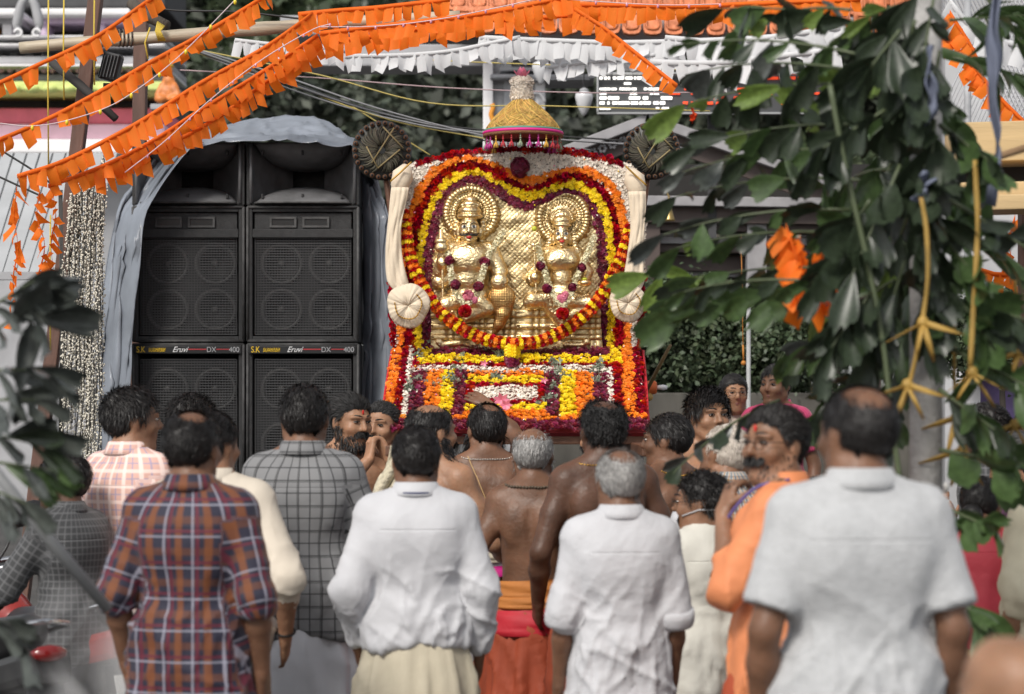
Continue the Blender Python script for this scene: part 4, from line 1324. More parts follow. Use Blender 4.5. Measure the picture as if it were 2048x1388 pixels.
# painted features
INK = mat('painted_black', (.01, .01, .012), .4); REDP = mat('painted_red', (.50, .02, .02), .45); WHP = mat('painted_white', (.75, .72, .66), .4)
def stroke(pts, r, m, name, par=icon):
    MB().tube([g(*q) for q in pts], [x * GP for x in r], 6).build(name, m, par)
def orb(c, r, m, name, par=icon):
    MB().sphere(g(*c), tuple(x * GP for x in r), 10).build(name, m, par)
for (fx, fy, w, dz, sc_) in ((939, 458, 9.5, .148, 1.), (1123, 471, 8, .126, .85)):
    for q in (-1, 1):
        orb((fx + q * w, fy, dz), (5.2 * sc_, 2, 3.6 * sc_), WHP, 'painted_eye')
        orb((fx + q * w, fy, dz + .006), (2.3 * sc_, 1, 2.6 * sc_), INK, 'painted_pupil')
        stroke([(fx + q * (w - 7 * sc_), fy - 4 * sc_, dz + .008), (fx + q * w, fy - 8.5 * sc_, dz + .007), (fx + q * (w + 7 * sc_), fy - 4 * sc_, dz - .004)], [.5, 1.1, .6], INK, 'painted_brow')
        stroke([(fx + q * (w - 5.5 * sc_), fy + 1, dz + .002), (fx + q * w, fy - 3.6 * sc_, dz + .006), (fx + q * (w + 6 * sc_), fy + 1, dz - .006)], [.4, .8, .4], INK, 'painted_lash')
    orb((fx, fy - 15 * sc_, dz + .010), (1.6, 1, 2.4), REDP, 'forehead_mark')
for q in (-1, 1):
    stroke([(939 + q * 1, 472.5, .161), (939 + q * 9, 474, .156), (939 + q * 15, 475, .145), (939 + q * 19, 470, .137)], [1.8, 2.2, 1.6, .8], INK, 'moustache')
orb((939, 478.5, .152), (6, 3, 2.8), REDP, 'painted_mouth'); orb((1123, 486.5, .129), (5, 3, 2.6), REDP, 'painted_mouth')
orb((1068, 461, .125), (5.5, 5.5, 5.5), mat('lime_rind', (.50, .52, .04), .45), 'lime'); orb((1167, 561, .125), (6.5, 6, 4), MATS['lime_rind'], 'lime')

# ------------------------------------------------ garlands that hang on the palanquin
def tuft_mesh(nm, n=9, rr=.030):
    bv, bf = FL[KIND[nm]]
    a = np.linspace(0, 2 * PI, n, endpoint=False)
    c = np.stack([np.cos(a), np.sin(a), np.zeros(n)], 1)
    p = c * rr * .62 + RNG.normal(0, .0025, (n, 3))
    V, F, r = scatter(bv, bf, p, rot_to(c + RNG.normal(0, .15, c.shape), RNG.random(n) * 6), np.full(n, .0145 if nm == 'red' else .0135))
    return mesh_np('tuft_' + nm, V, F, M_FL[nm], attrs={'rnd': r})


TUFT = {k: [tuft_mesh(k) for _ in range(2)] for k in ('red', 'orange', 'yellow', 'maroon')}
gar = empty('heart_garland', at(1024, 690, 12.3), 0, 'long heart-shaped garland of red, orange and yellow tufts hung before the deities', 'garland')
pts = bez([(806, 425), (812, 470), (824, 525), (848, 578), (885, 628), (935, 664), (985, 682), (1030, 688), (1080, 682), (1130, 660), (1175, 625), (1212, 578), (1236, 530), (1252, 490), (1262, 455)], 140)
P3 = [at(x, y, 12.33 + .05 * abs(x - 1030) / 220) for x, y in pts]
P3 = [Vector(p) for p in resample(P3, step=.0215)]
seq = ['red', 'orange', 'red', 'yellow']
for i, p in enumerate(P3):
    t = (P3[min(i + 1, len(P3) - 1)] - P3[max(i - 1, 0)]).normalized()
    k = seq[i % 4]
    o = link('flower_tuft', random.choice(TUFT[k]), gar)
    o.matrix_local = Matrix.Translation(p - gar.location) @ t.to_track_quat('Z', 'Y').to_matrix().to_4x4() @ Matrix.Rotation(random.random() * 6, 4, 'Z')
for j, k in enumerate(('orange', 'yellow', 'yellow', 'yellow', 'maroon', 'maroon', 'maroon')):
    o = link('pendant_tuft', TUFT[k][0], gar)
    w = (.8, 1.25, 1.35, 1.3, 1.3, 1.2, .9)[j]
    o.matrix_local = Matrix.Translation(at(1024, 692 + j * 6.5, 12.3 - .03 * j / 6) - gar.location) @ Matrix.Scale(w, 4)
MB().tube([p - gar.location for p in P3], .006, 5).build('garland_cord', mat('cord', (.5, .4, .2), .8), gar)


def jas_garland(name, label, pts, rad=.011, accents=(), pink=None):
    """string of jasmine buds with dark rosettes and a pink pendant"""
    root = empty(name, at(pts[-1][0], pts[-1][1], 12.3), 0, label, 'garland', 'jasmine garlands on the deities')
    L = Vector(root.location)
    P = resample([at(x, y, dd) for x, y, dd in pts], step=.0055)
    n = len(P) * 5
    c = np.repeat(P, 5, 0); U = RNG.normal(0, 1, (n, 3)); U /= np.linalg.norm(U, axis=1, keepdims=True)
    V, F, r = scatter(*FL['jasmine'], c + U * rad - np.array(L), rot_to(U, RNG.random(n) * 6), .0075 * (.8 + .5 * RNG.random(n)))
    o = link('jasmine_string', mesh_np('jasmine_string', V, F, M_FL['cream'], attrs={'rnd': r}), root); o['kind'] = 'stuff'
    for (x, y, dd, nm, rr) in accents:
        U = RNG.normal(0, 1, (46, 3)); U /= np.linalg.norm(U, axis=1, keepdims=True)
        V, F, r = scatter(*FL[KIND[nm]], np.array(at(x, y, dd) - L) + U * rr * .75, rot_to(U, RNG.random(46) * 6), np.full(46, rr * .62))
        link('rosette', mesh_np('rosette', V, F, M_FL[nm], attrs={'rnd': r}), root)


z1, z2 = 12.30, 12.36
jas_garland('jasmine_garland', 'white jasmine garland with maroon rosettes on the moustached deity', [(1008, 462, 12.44), (990, 490, 12.38), (975, 512, 12.34), (966, 545, z1), (958, 572, z1), (952, 590, z1), (932, 612, z1 - .02), (915, 590, z1), (905, 570, z1), (900, 530, 12.34), (897, 505, 12.38)],
            accents=[(970, 524, 12.33, 'maroon', .022), (899, 521, 12.34, 'maroon', .020), (957, 573, 12.28, 'maroon', .021), (911, 569, 12.29, 'maroon', .021), (930, 622, 12.27, 'red', .026), (936, 592, 12.29, 'pink', .024), (948, 600, 12.29, 'pink', .016)])
jas_garland('jasmine_garland', 'white jasmine garland with maroon rosettes on the consort deity', [(1189, 472, 12.45), (1180, 497, 12.4), (1172, 515, 12.36), (1160, 540, z2), (1148, 565, z2 - .02), (1146, 585, z1), (1124, 616, z1 - .02), (1106, 590, z1), (1098, 570, z2 - .02), (1090, 545, z2), (1082, 520, 12.38), (1076, 490, 12.43)],
            accents=[(1164, 535, 12.35, 'maroon', .018), (1081, 532, 12.36, 'maroon', .019), (1145, 575, 12.3, 'maroon', .018), (1094, 577, 12.3, 'maroon', .020), (1125, 627, 12.27, 'red', .025), (1124, 598, 12.29, 'pink', .022), (1130, 590, 12.29, 'pink', .016)])

# ------------------------------------------------ canopy above
CAN = at(1046, 268, 12.35)
um = empty('ceremonial_umbrella', CAN, 0, 'golden rope-bound conical umbrella with magenta rim and hanging tassels above the deities', 'umbrella')
c_ = mpp(12.35)
prof = [(77 * c_, 2 * c_), (73 * c_, 10 * c_), (65 * c_, 22 * c_), (55 * c_, 34 * c_), (44 * c_, 45 * c_), (33 * c_, 55 * c_), (23 * c_, 63 * c_), (17 * c_, 69 * c_), (0, 71 * c_)]
MB().lathe(prof, n=48).build('dome', mat('coir_gold', (.50, .30, .075), .75, var=.35, vscale=30, bump=.9, bscale=120, stretch=(1, 1, 2)), um)
# criss-cross windings of straw-coloured rope
rg = random.Random(4)
wind = MB()
def dome_pt(t, a):
    zz = [q[1] for q in prof]; rr = [q[0] for q in prof]
    z = t * prof[-1][1]
    return Vector((np.interp(z, zz, rr) * math.cos(a) * 1.012, np.interp(z, zz, rr) * math.sin(a) * 1.012, z + .003))
for k in range(420):
    a0 = rg.random() * 2 * PI; t0 = rg.random() * .85; sl = rg.choice((-1, 1)) * (.5 + rg.random() * 2.2); da = rg.choice((-1, 1)) * .45
    wind.tube([dome_pt(min(.97, max(.02, t0 + sl * .08 * j)), a0 + da * j * .35) for j in range(5)], .0013 + .0008 * rg.random(), 3, rnd=rg.random())
wind.build('straw_winding', mat('straw_rope', (.62, .40, .11), .8, rnd=.45), um)
ring = lambda r, z, rad: MB().tube([(r * math.cos(t), r * math.sin(t), z) for t in np.linspace(0, 2 * PI, 49)], rad, 8, caps=False)
ring(78 * c_, 1 * c_, .0085).build('rim', mat('magenta_cord', (.62, .015, .22), .6), um)
ring(77 * c_, 5.5 * c_, .006).build('rim_cord', mat('green_cord', (.10, .28, .20), .6), um)
ring(77 * c_, -4 * c_, .010).build('rim_fringe', mat('coir_brown', (.20, .09, .04), .9, bump=.8, bscale=160), um)
tas_m = [mat('tassel_red', (.42, .03, .04), .6), mat('tassel_gold', (.58, .32, .05), .5), mat('tassel_magenta', (.40, .03, .20), .6), mat('tassel_sage', (.25, .30, .20), .6)]
for k in range(26):
    a = 2 * PI * k / 26 + .05
    t = MB()
    c0 = Vector((75 * c_ * math.cos(a), 75 * c_ * math.sin(a), 0))
    for j, (z, r) in enumerate(((-8, .0055), (-12, .0045), (-16, .0058), (-20, .0045))): t.sphere(c0 + Vector((0, 0, z * c_)), r, 6)
    for j in range(6):
        b = 2 * PI * j / 6
        t.tube([c0 + Vector((0, 0, -21 * c_)), c0 + Vector((math.cos(b) * .008, math.sin(b) * .008, -27 * c_)), c0 + Vector((math.cos(b) * .011, math.sin(b) * .011, -32 * c_ - .004 * random.random()))], [.003, .0035, .004], 5)
    t.build('tassel', tas_m[(k * 7 + k // 3) % 4], um)
MB().lathe([(.001, -.02), (68 * c_, -.012), (72 * c_, 0)], n=32).build('lining', mat('lining_red', (.18, .012, .02), .8), um)
MB().tube([(0, .0, -.02), (0, .30, -.06), (0, .32, -.5)], .012, 8).build('shaft', WOODB, um)
# jasmine ball and lotus on top
n = 620
zz = RNG.random(n)
rr_ = np.interp(zz, [0, .2, .55, .9, 1], [.034, .050, .040, .050, .034])
aa = RNG.random(n) * 2 * PI
U = np.stack([np.cos(aa), np.sin(aa), (zz - .5) * .8], 1)
pp = np.stack([rr_ * np.cos(aa), rr_ * np.sin(aa), .168 + zz * .115], 1) + np.array((-.006, 0, 0))
V, F, r = scatter(*FL['jasmine'], pp, rot_to(U, aa), .0125 * (.8 + .5 * RNG.random(n)))
o = link('jasmine_finial', mesh_np('jasmine_finial', V, F, M_FL['white'], attrs={'rnd': r}), um); o['kind'] = 'stuff'
MB().lathe([(.024, .165), (.030, .21), (.022, .235), (.028, .26), (.014, .28)], n=16).build('finial_core', M_FL['white'], um)
lo2 = MB()
for lay, (n_, tilt, ln) in enumerate(((6, .35, .05), (8, .95, .055))):
    for k in range(n_):
        a = 2 * PI * (k + .5 * lay) / n_
        e = Vector((math.cos(a) * math.sin(tilt), math.sin(a) * math.sin(tilt), math.cos(tilt))); t = Vector((-math.sin(a), math.cos(a), 0))
        c = Vector((-.006, 0, .283))
        w = .016
        lo2.grid([[c - t * .003, c + t * .003], [c + e * ln * .45 - t * w, c + e * ln * .45 + t * w], [c + e * ln * .8 + Vector((0, 0, .006)) - t * w * .7, c + e * ln * .8 + Vector((0, 0, .006)) + t * w * .7], [c + e * ln + Vector((0, 0, .012)) - t * .001, c + e * ln + Vector((0, 0, .012)) + t * .001]], True, .2 + .1 * k)
lo2.build('lotus', M_FL['pink'], um)

# ------------------------------------------------ peacock-feather discs behind, cloth-wrapped posts in front
PEA = [mat('feather_olive', (.095, .088, .062), .6, rnd=.6), mat('feather_slate', (.055, .062, .06), .45, rnd=.5), mat('feather_eye', (.012, .012, .016), .3), mat('feather_rust', (.22, .125, .055), .6, rnd=.4)]
def aala(px_, py_, rpx, label, seed, lean_):
    rg = random.Random(seed)
    dd = 12.78
    u = rpx * mpp(dd)
    root = empty('feather_disc', at(px_, py_, dd), 0, label, 'feather disc', 'peacock feather discs beside the palanquin')
    R = Matrix.Rotation(PI / 2, 3, 'X')
    MB().lathe([(.001, .025), (u * .9, .02), (u, .0), (u * .97, -.02), (.001, -.03)], n=40, R=R).build('disc', PEA[1], root)
    f = MB()
    for k in range(84):
        a = 2 * PI * k / 84 + rg.gauss(0, .02)
        r0, r1 = u * (.12 + .1 * rg.random()), u * (.70 + .12 * rg.random())
        pts = [Vector(((r0 + (r1 - r0) * t) * math.cos(a + .22 * math.sin(t * 3)), -.030 - .012 * math.sin(t * PI), (r0 + (r1 - r0) * t) * math.sin(a + .22 * math.sin(t * 3)))) for t in np.linspace(0, 1, 6)]
        f.tube(pts, [.0035, .004, .005, .005, .004, .003], 4, rnd=rg.random())
    f.build('quill', PEA[0], root)
    for k in range(26):
        a = 2 * PI * k / 26
        c = Vector((u * .9 * math.cos(a), -.028, u * .9 * math.sin(a)))
        e = MB().sphere(c, (u * .085, .010, u * .085), 10); e.build('feather_eye', PEA[3], root)
        MB().sphere(c + Vector((0, -.007, 0)), (u * .042, .008, u * .050), 8).build('eye_spot', PEA[2], root)
    b = MB()
    for (x0, z0, x1, z1) in ((-.32, -.45, .42, .72), (.05, .75, .72, .05), (-.5, .1, -.12, -.62), (-.12, -.62, .62, .0)):
        b.tube([(x0 * u, -.052, z0 * u), (x1 * u, -.052, z1 * u)], .0042, 5)
    b.build('bamboo_strip', mat('bamboo_split', (.34, .27, .13), .6), root)
    MB().lathe([(.001, -.062), (u * .12, -.055), (u * .16, -.03)], n=16, R=Matrix.Rotation(-PI / 2, 3, 'X') @ Matrix.Scale(-1, 3)).build('boss', PEA[0], root)
    MB().tube([(0, .02, 0), (lean_, .06, -1.15)], .016, 8).build('handle', WOODB, root)
aala(764, 301, 60, 'dark peacock-feather disc beside the speaker stack', 3, .16)
aala(1303, 302, 58, 'dark peacock-feather disc half hidden by palm leaflets', 5, -.16)

CLOTH = mat('cream_mundu', (.74, .62, .47), .75, var=.06, vscale=10, bump=.35, bscale=25, sheen=.2, trans=.12)
ZARI = mat('zari_border', (.42, .23, .04), .45, .3)
def wrap(top, mid, ros, rr, label, mirror):
    """cream cloth knotted on a post, falling straight and gathered into a fan"""
    q = -1 if mirror else 1
    root = empty('cloth_drape', at(ros[0], ros[1], 12.25), 0, label, 'cloth', 'cream cloths tied on the palanquin corners')
    L = Vector(root.location)
    k_ = mpp(12.3)
    # knot block
    MB().tube([at(top[0] + q * 2, top[1] + 62, 12.42) - L, at(top[0], top[1] + 30, 12.40) - L, at(top[0] + q * 6, top[1] + 10, 12.40) - L, at(top[0] + q * 14, top[1] - 6, 12.42) - L], [.032, .048, .056, .028], 16).build('knot', CLOTH, root)
    e = Vector((q * .6, 0, .8)).normalized()
    z = MB(); c0 = at(top[0] + q * 4, top[1] + 4, 12.33) - L
    z.grid([[c0 + Vector((q * (-.06 + .012 * i), -.004 * math.sin(i), -.055 + .011 * i + w)) for w in (0, .012)] for i in range(10)])
    solidify(z.build('border_stripe', ZARI, root), .003)
    # falling cloth with pleats
    cl = bez([(top[0], top[1] + 35), (mid[0], mid[1]), (mid[0] + q * 6, (mid[1] + ros[1]) / 2 + 20), (ros[0] - q * 4, ros[1] - 12)], 30)
    rows = []
    for i, (x, y) in enumerate(cl):
        t = i / (len(cl) - 1)
        w = np.interp(t, [0, .3, .7, 1], [15, 15, 18, 10])
        rows.append([at(x + w * s_, y, 12.33 - .03 * t) - L + Vector((.006 * math.sin(t * 9 + s_), -.0022 * math.cos(s_ * 11 + t * 5) - .018 * (1 - s_ * s_) + .006 * math.sin(t * 21 + s_ * 5) * (.3 + t), 0)) for s_ in np.linspace(-1, 1, 25)])
    c = MB().grid(rows); solidify(c.build('fall', CLOTH, root), .004)
    # gathered fan
    rows = []
    for i in range(12):
        r = rr * (i / 11)
        row = []
        for j in range(73):
            a = 2 * PI * j / 72
            pl = .0055 * math.sin(a * 27 + i * .25 + 2 * math.sin(a * 3)) * (r / rr) ** .6 + .006 * math.sin(a * 5 + 2)
            ro = r * (1 + .025 * math.sin(a * 5 + 1) + .03 * math.sin(a * 3)) * k_
            row.append(Vector((ro * math.cos(a), -.034 * math.sin(PI * (i / 11) ** .7 * .95) - pl, ro * 1.05 * math.sin(a) - .02 * k_)))
        rows.append(row)
    solidify(MB().grid(rows).build('fan', CLOTH, root), .003)
    zb = MB()
    rows = []
    for r in (.60, .66):
        rows.append([Vector((rr * r * k_ * (1 + .025 * math.sin(a * 5 + 1) + .03 * math.sin(a * 3)) * math.cos(a), -.043 - .0055 * math.sin(a * 27 + 1.75 + 2 * math.sin(a * 3)) * r ** .6 - .006 * math.sin(a * 5 + 2), rr * r * k_ * 1.05 * (1 + .025 * math.sin(a * 5 + 1)) * math.sin(a))) for a in np.linspace(-.2 - PI, .9, 73)])
    zb.grid(rows); solidify(zb.build('border_stripe', ZARI, root), .003)
wrap((800, 340), (788, 460), (817, 611), 42, 'cream cloth with brown border tied to the palanquin post beside the speakers', False)
wrap((1274, 348), (1274, 470), (1256, 606), 36, 'cream cloth with brown border tied to the post half covered by leaves', True)

# ---------------------------------------------------------------- loudspeaker stacks under a tarpaulin
DS = 14.0
us = mpp(DS)
CARP = mat('speaker_carpet', (.036, .036, .037), .85, var=.2, vscale=30, bump=.5, bscale=220)
MOLD = mat('speaker_moulding', (.12, .12, .124), .42, var=.25, vscale=12)
WORN = mat('worn_edge', (.055, .054, .054), .6, var=.5, vscale=16)
GRIL = mat('grille_wire', (.060, .060, .062), .55, .3)
CONE = mat('speaker_cone', (.034, .033, .033), .6)
RING = mat('cone_ring', (.10, .097, .095), .5)


def cab(x0, x1, y0, y1, name, label, group=None):
    a, b = at(x0, y0, DS), at(x1, y1, DS)
    root = empty(name, (a.x / 2 + b.x / 2, DS, b.z), 0, label, 'speaker', group)
    return root, b.x - a.x, a.z - b.z


def text_mesh(txt, size, m, parent, loc, name='lettering', shear=0., sx=1.):
    c = bpy.data.curves.new(name, 'FONT')
    c.body = txt; c.size = size; c.align_x = 'LEFT'; c.align_y = 'CENTER'; c.extrude = .0015; c.shear = shear
    t = bpy.data.objects.new(name, c)
    COL.objects.link(t)
    bpy.context.view_layer.update()
    me = bpy.data.meshes.new_from_object(t.evaluated_get(bpy.context.evaluated_depsgraph_get()))
    bpy.data.objects.remove(t)
    me.materials.clear(); me.materials.append(m)
    o = link(name, me, parent, loc, (PI / 2, 0, 0), (sx, 1, 1))
    return o


def frame(root, W, H, dep=.55, t=.034):
    """carcase: back, sides, top and bottom boards around a recessed front"""
    for nm, c, s_ in (('side_board', (-W / 2 + t / 2, dep / 2, H / 2), (t, dep, H)), ('side_board', (W / 2 - t / 2, dep / 2, H / 2), (t, dep, H)), ('top_board', (0, dep / 2, H - t / 2), (W - 2 * t, dep - .004, t)), ('bottom_board', (0, dep / 2, t / 2), (W - 2 * t, dep - .004, t)), ('back_board', (0, dep - .01, H / 2), (W - 2 * t, .02, H - 2 * t))):
        MB().box(c, s_, bevel=.007).build(nm, CARP, root)
    e = MB()
    for q in (-1, 1): e.tube([(q * (W / 2 - .006), -.002, .006), (q * (W / 2 - .006), -.002, H - .006)], .009, 6)
    e.tube([(-W / 2 + .006, -.002, H - .006), (W / 2 - .006, -.002, H - .006)], .009, 6); e.tube([(-W / 2 + .006, -.002, .006), (W / 2 - .006, -.002, .006)], .009, 6)
    e.build('edge_trim', WORN, root)


def grille(root, x0, x1, z0, z1, y):
    g_ = MB()
    n = int((z1 - z0) / .0150)
    for k in range(n + 1): z = z0 + (z1 - z0) * k / n; g_.box(((x0 + x1) / 2, y, z), (x1 - x0, .003, .0055))
    m_ = int((x1 - x0) / .0160)
    for k in range(m_ + 1): x = x0 + (x1 - x0) * k / m_; g_.box((x, y + .004, (z0 + z1) / 2), (.0034, .003, z1 - z0))
    g_.build('grille', GRIL, root)['kind'] = 'stuff'


def drivers(root, x0, x1, z0, z1, y):
    MB().box(((x0 + x1) / 2, y + .075, (z0 + z1) / 2), (x1 - x0, .02, z1 - z0)).build('baffle', CARP, root)
    R = Matrix.Rotation(PI / 2, 3, 'X')
    r = min(x1 - x0, z1 - z0) * .205
    for fx in (.27, .77):
        for fz in (.26, .74):
            c = Vector((x0 + (x1 - x0) * fx, y + .058, z0 + (z1 - z0) * fz))
            dvr = MB().lathe([(r * .16, .020), (r * .30, -.004), (r * .34, -.012), (r * .78, .012), (r * .86, .022), (r * .92, .016)], c, 28, R).build('cone', CONE, root)
            MB().lathe([(r * .90, .014), (r * .95, .026), (r * 1.08, .022), (r * 1.1, .004)], c, 28, R).build('surround', RING, dvr)
            MB().lathe([(.001, .034), (r * .12, .030), (r * .22, .02)], c, 18, R).build('dust_cap', RING, dvr)


YEL, WHT, REDL, SILV = mat('label_yellow', (.80, .52, .02), .5), mat('label_white', (.75, .75, .75), .5), mat('label_red', (.42, .03, .035), .5), mat('label_silver', (.40, .40, .41), .35, .5)
COLS = ((264, 489, 'beside the hanging bulb strings'), (493, 718, 'next to the flower palanquin'))
for ci, (x0, x1, where) in enumerate(COLS):
    # horn on top
    root, W, H = cab(x0, x1, 284, 410, 'horn_speaker', 'black horn loudspeaker with flared lips on top of the stack ' + where)
    t = .03
    for nm, c, s_ in (('side_board', (-W / 2 + t / 2, .27, H / 2), (t, .54, H)), ('side_board', (W / 2 - t / 2, .27, H / 2), (t, .54, H)), ('top_board', (0, .27, H - .008), (W - 2 * t, .53, .016)), ('bottom_board', (0, .27, .008), (W - 2 * t, .53, .016)), ('back_board', (0, .53, H / 2), (W - 2 * t, .02, H - .034))):
        MB().box(c, s_, bevel=.006).build(nm, CARP, root)
    # flared throat: upper and lower bulging lips
    for q in (1, -1):
        rows = []
        for i in range(15):
            a = PI * i / 14
            row = []
            for j in range(9):
                b = j / 8
                w = (W / 2 - .05) * (1 - .10 * b * b)
                x = -w * math.cos(a)
                bulge = math.sin(a) ** .8
                zz = (.012 + .115 * bulge * math.sin(b * PI / 2)) * (1.0 if q < 0 else 1.15)
                yy = -.045 * bulge * (1 - b) + .30 * (b ** 1.6)
                row.append(Vector((x, yy, (H - zz) if q > 0 else zz)))
            rows.append(row)
        lip = MB().grid(rows).build('horn_lip', MOLD, root)
        MB().tube([Vector((-(W / 2 - .05) * math.cos(a), -.047 * math.sin(a) ** .8, (H - .012) if q > 0 else .012)) for a in np.linspace(0, PI, 21)], .007, 6).build('lip_edge', WORN, lip)
        for fx in (-.48, 0, .46):
            MB().box((fx * W * .75, -.03 * math.cos(fx * 2) + .028, (H - .062) if q > 0 else .05), (.012, .035, .028), bevel=.003).build('lip_bracket', CARP, lip)
    thr = MB()
    for q in (-1, 1):
        thr.grid([[Vector((q * (W / 2 - .032 - .20 * (i / 8) ** 1.5), .01 + .40 * i / 8, H * (.05 + .9 * j / 6))) for j in range(7)] for i in range(9)])
        e = MB().tube([(q * (W / 2 - .026), -.004, .01), (q * (W / 2 - .026), -.004, H - .01)], .010, 6).build('side_trim', MOLD, root)
    for q in (-1, 1):
        MB().grid([[Vector((q * (W / 2 - .032 - .20 * (i / 8) ** 1.5), .01 + .40 * i / 8, H * (.05 + .9 * j / 6))) for j in range(7)] for i in range(9)]).build('throat_wall', MOLD, root)
    # three driver cabinets below
    for k, (y0, y1) in enumerate(((412, 684), (687, 962), (965, 1237))):
        root, W, H = cab(x0, x1, y0, y1, 'speaker_cabinet', ('black four-driver speaker cabinet with twin ports, upper of the stack ', 'black four-driver speaker cabinet with lettered strip, middle of the stack ', 'black four-driver speaker cabinet, lowest of the stack ')[k] + where)
        frame(root, W, H)
        gi = W / 2 - .048
        if k == 0:
            top = H - .155
            MB().box((0, .03, H - .088), (W - .09, .02, .10), bevel=.004).build('port_panel', CARP, root)
            MB().box((0, .012, top - .003), (W - .07, .035, .05), bevel=.005).build('rail', CARP, root)
            for fx in (-.115, .075):
                fr = MB()
                for c, s_ in (((fx, .012, H - .068), (.155, .016, .012)), ((fx, .012, H - .118), (.155, .016, .012)), ((fx - .0715, .012, H - .093), (.012, .015, .04)), ((fx + .0715, .012, H - .093), (.012, .015, .04))): fr.box(c, s_)
                p_ = fr.build('port_frame', WORN, root)
                MB().box((fx, .016, H - .093), (.13, .008, .038)).build('port', mat('port_black', (.004, .004, .004), .4), p_)
        else:
            top = H - .062
            strip = MB().box((0, -.006, H - .036), (W - .03, .02, .048), bevel=.004).build('label_strip', BLK, root)
            zl = H - .036
            z_ = lambda o_: o_
            if k == 1:
                text_mesh('S.K', .050, YEL, strip, (-W / 2 + .028, -.0185, zl - .001), sx=.78)
                text_mesh('BALARAMAPURAM', .034, YEL, strip, (-W / 2 + .098, -.0185, zl - .003), sx=.34, shear=.25)
                text_mesh('Eruvi', .046, WHT, strip, (-W / 2 + .235, -.0185, zl), sx=.92, shear=.45)
                MB().box((.055, -.0175, zl + .002), (.105, .003, .006)).build('red_stripe', REDL, strip)
                text_mesh('DX', .043, SILV, strip, (.108, -.0185, zl - .001), sx=.9)
                MB().box((.205, -.0175, zl + .002), (.08, .003, .005)).build('red_stripe', REDL, strip)
                text_mesh('400', .043, SILV, strip, (W / 2 - .088, -.0185, zl - .001), sx=.95)
        grille(root, -gi, gi, .045, top - .03, .018)
        drivers(root, -gi, gi, .045, top - .03, .02)
    root, W, H = cab(x0, x1, 1240, 1399, 'speaker_plinth', 'dark wooden plinth under the speaker stack ' + where)
    root['category'] = 'plinth'
    MB().box((0, .28, H / 2 - .002), (W * .98, .55, H), bevel=.01).build('box', mat('plinth_wood', (.06, .05, .04), .8), root)

# grey-blue plastic sheet draped over the stacks
TARP = mat('tarpaulin', (.25, .275, .32), .36, var=.3, vscale=3, trans=.2, coat=.15)


def sheet(name, label, inner, outer, di, do_, nu=60, nv=18, amp=.03, seed=0):
    A = resample([(x, y) for x, y in bez(inner, 80)], n=nu); B = resample([(x, y) for x, y in bez(outer, 80)], n=nu)
    rows = []
    for i in range(nu):
        row = []
        for j in range(nv):
            t = j / (nv - 1)
            p = np.array(at(*A[i], di)) * (1 - t) + np.array(at(*B[i], do_)) * t
            q = np.array((i / nu * 4.2 + seed, t * 4.5, seed))
            f = (1 - abs(float(vnoise(q[None] * np.array((1.3, .6, 1)))[0]))) ** 3 * amp + float(vnoise(q[None] * 2.7)[0]) * amp * .5 + (1 - abs(float(vnoise(q[None] * np.array((1.1, 3.4, 1)) + 3)[0]))) ** 7 * amp * .95
            p = p + np.array((f * .5, -f, f * .5))
            row.append(Vector(p))
        rows.append(row)
    c = at(*A[nu // 2], di)
    o = MB().grid(rows).build(name, TARP, origin=c)
    solidify(o, .003)
    return tag(o, label, 'tarpaulin')


root_t = empty('tarpaulin', at(260, 900, 13.8), 0, 'grey-blue plastic tarpaulin draped over the loudspeaker stacks', 'tarpaulin')
TL = Vector(root_t.location)
for nm, inner, outer, di, do_, amp, sd in (('side_drape', [(262, 1380), (258, 1100), (254, 900), (262, 640), (276, 470), (300, 410), (345, 345), (388, 296)], [(160, 1380), (172, 1100), (182, 900), (196, 640), (226, 440), (262, 380), (320, 310), (372, 272)], 13.86, 14.25, .085, 1), ('top_drape', [(384, 300), (440, 286), (520, 284), (600, 287), (660, 291), (722, 298)], [(368, 276), (430, 258), (520, 240), (596, 236), (660, 252), (722, 292)], 13.84, 14.5, .028, 5), ('rear_drape', [(714, 300), (718, 420), (722, 600), (718, 760), (714, 900), (712, 1380)], [(728, 292), (770, 400), (782, 560), (790, 700), (786, 860), (784, 1380)], 14.35, 14.1, .07, 9)):
    o = sheet(nm, None, inner, outer, di, do_, 70, 22, amp, sd)
    del_keys = [k for k in ('label', 'category') if k in o]
    for k in del_keys: del o[k]
    w = o.location.copy(); o.parent = root_t; o.location = w - TL

# ---------------------------------------------------------------- cloth bunting, fairy lights, cables
def pennant_mesh(seed, m, w=.0505, h=.084):
    rg = random.Random(seed)
    bend, tw, cut, fold = rg.gauss(0, .6), rg.gauss(0, .6), rg.gauss(0, .12), rg.choice((0, 0, 0, 1))
    hh = h * (1 + rg.gauss(0, .08))
    rows = []
    for i in range(6):
        t = i / 5
        row = []
        for j in range(4):
            s_ = j / 3 - .5
            x = s_ * w * (1 - .10 * t)
            z = -hh * t * (1 + cut * s_ * 2)
            y = .020 * bend * t * t + .018 * tw * t * s_ * 2 + .004 * math.sin(s_ * 5 + seed)
            if fold and t > .55: y -= (t - .55) * .05 * (1 if seed % 2 else -1); z += (t - .55) * hh * .35
            row.append(Vector((x + .012 * bend * t * t, y, z)))
        rows.append(row)
    return MB().grid(rows).mesh('pennant', m)


ORF = mat('orange_bunting', (.95, .215, .012), .7, var=.08, vscale=6, bump=.15, bscale=40, trans=.45)
WHF = mat('white_bunting', (.72, .72, .73), .7, var=.05, trans=.3)
PEN = {'o': [pennant_mesh(k, ORF) for k in range(14)], 'w': [pennant_mesh(k + 40, WHF) for k in range(10)]}


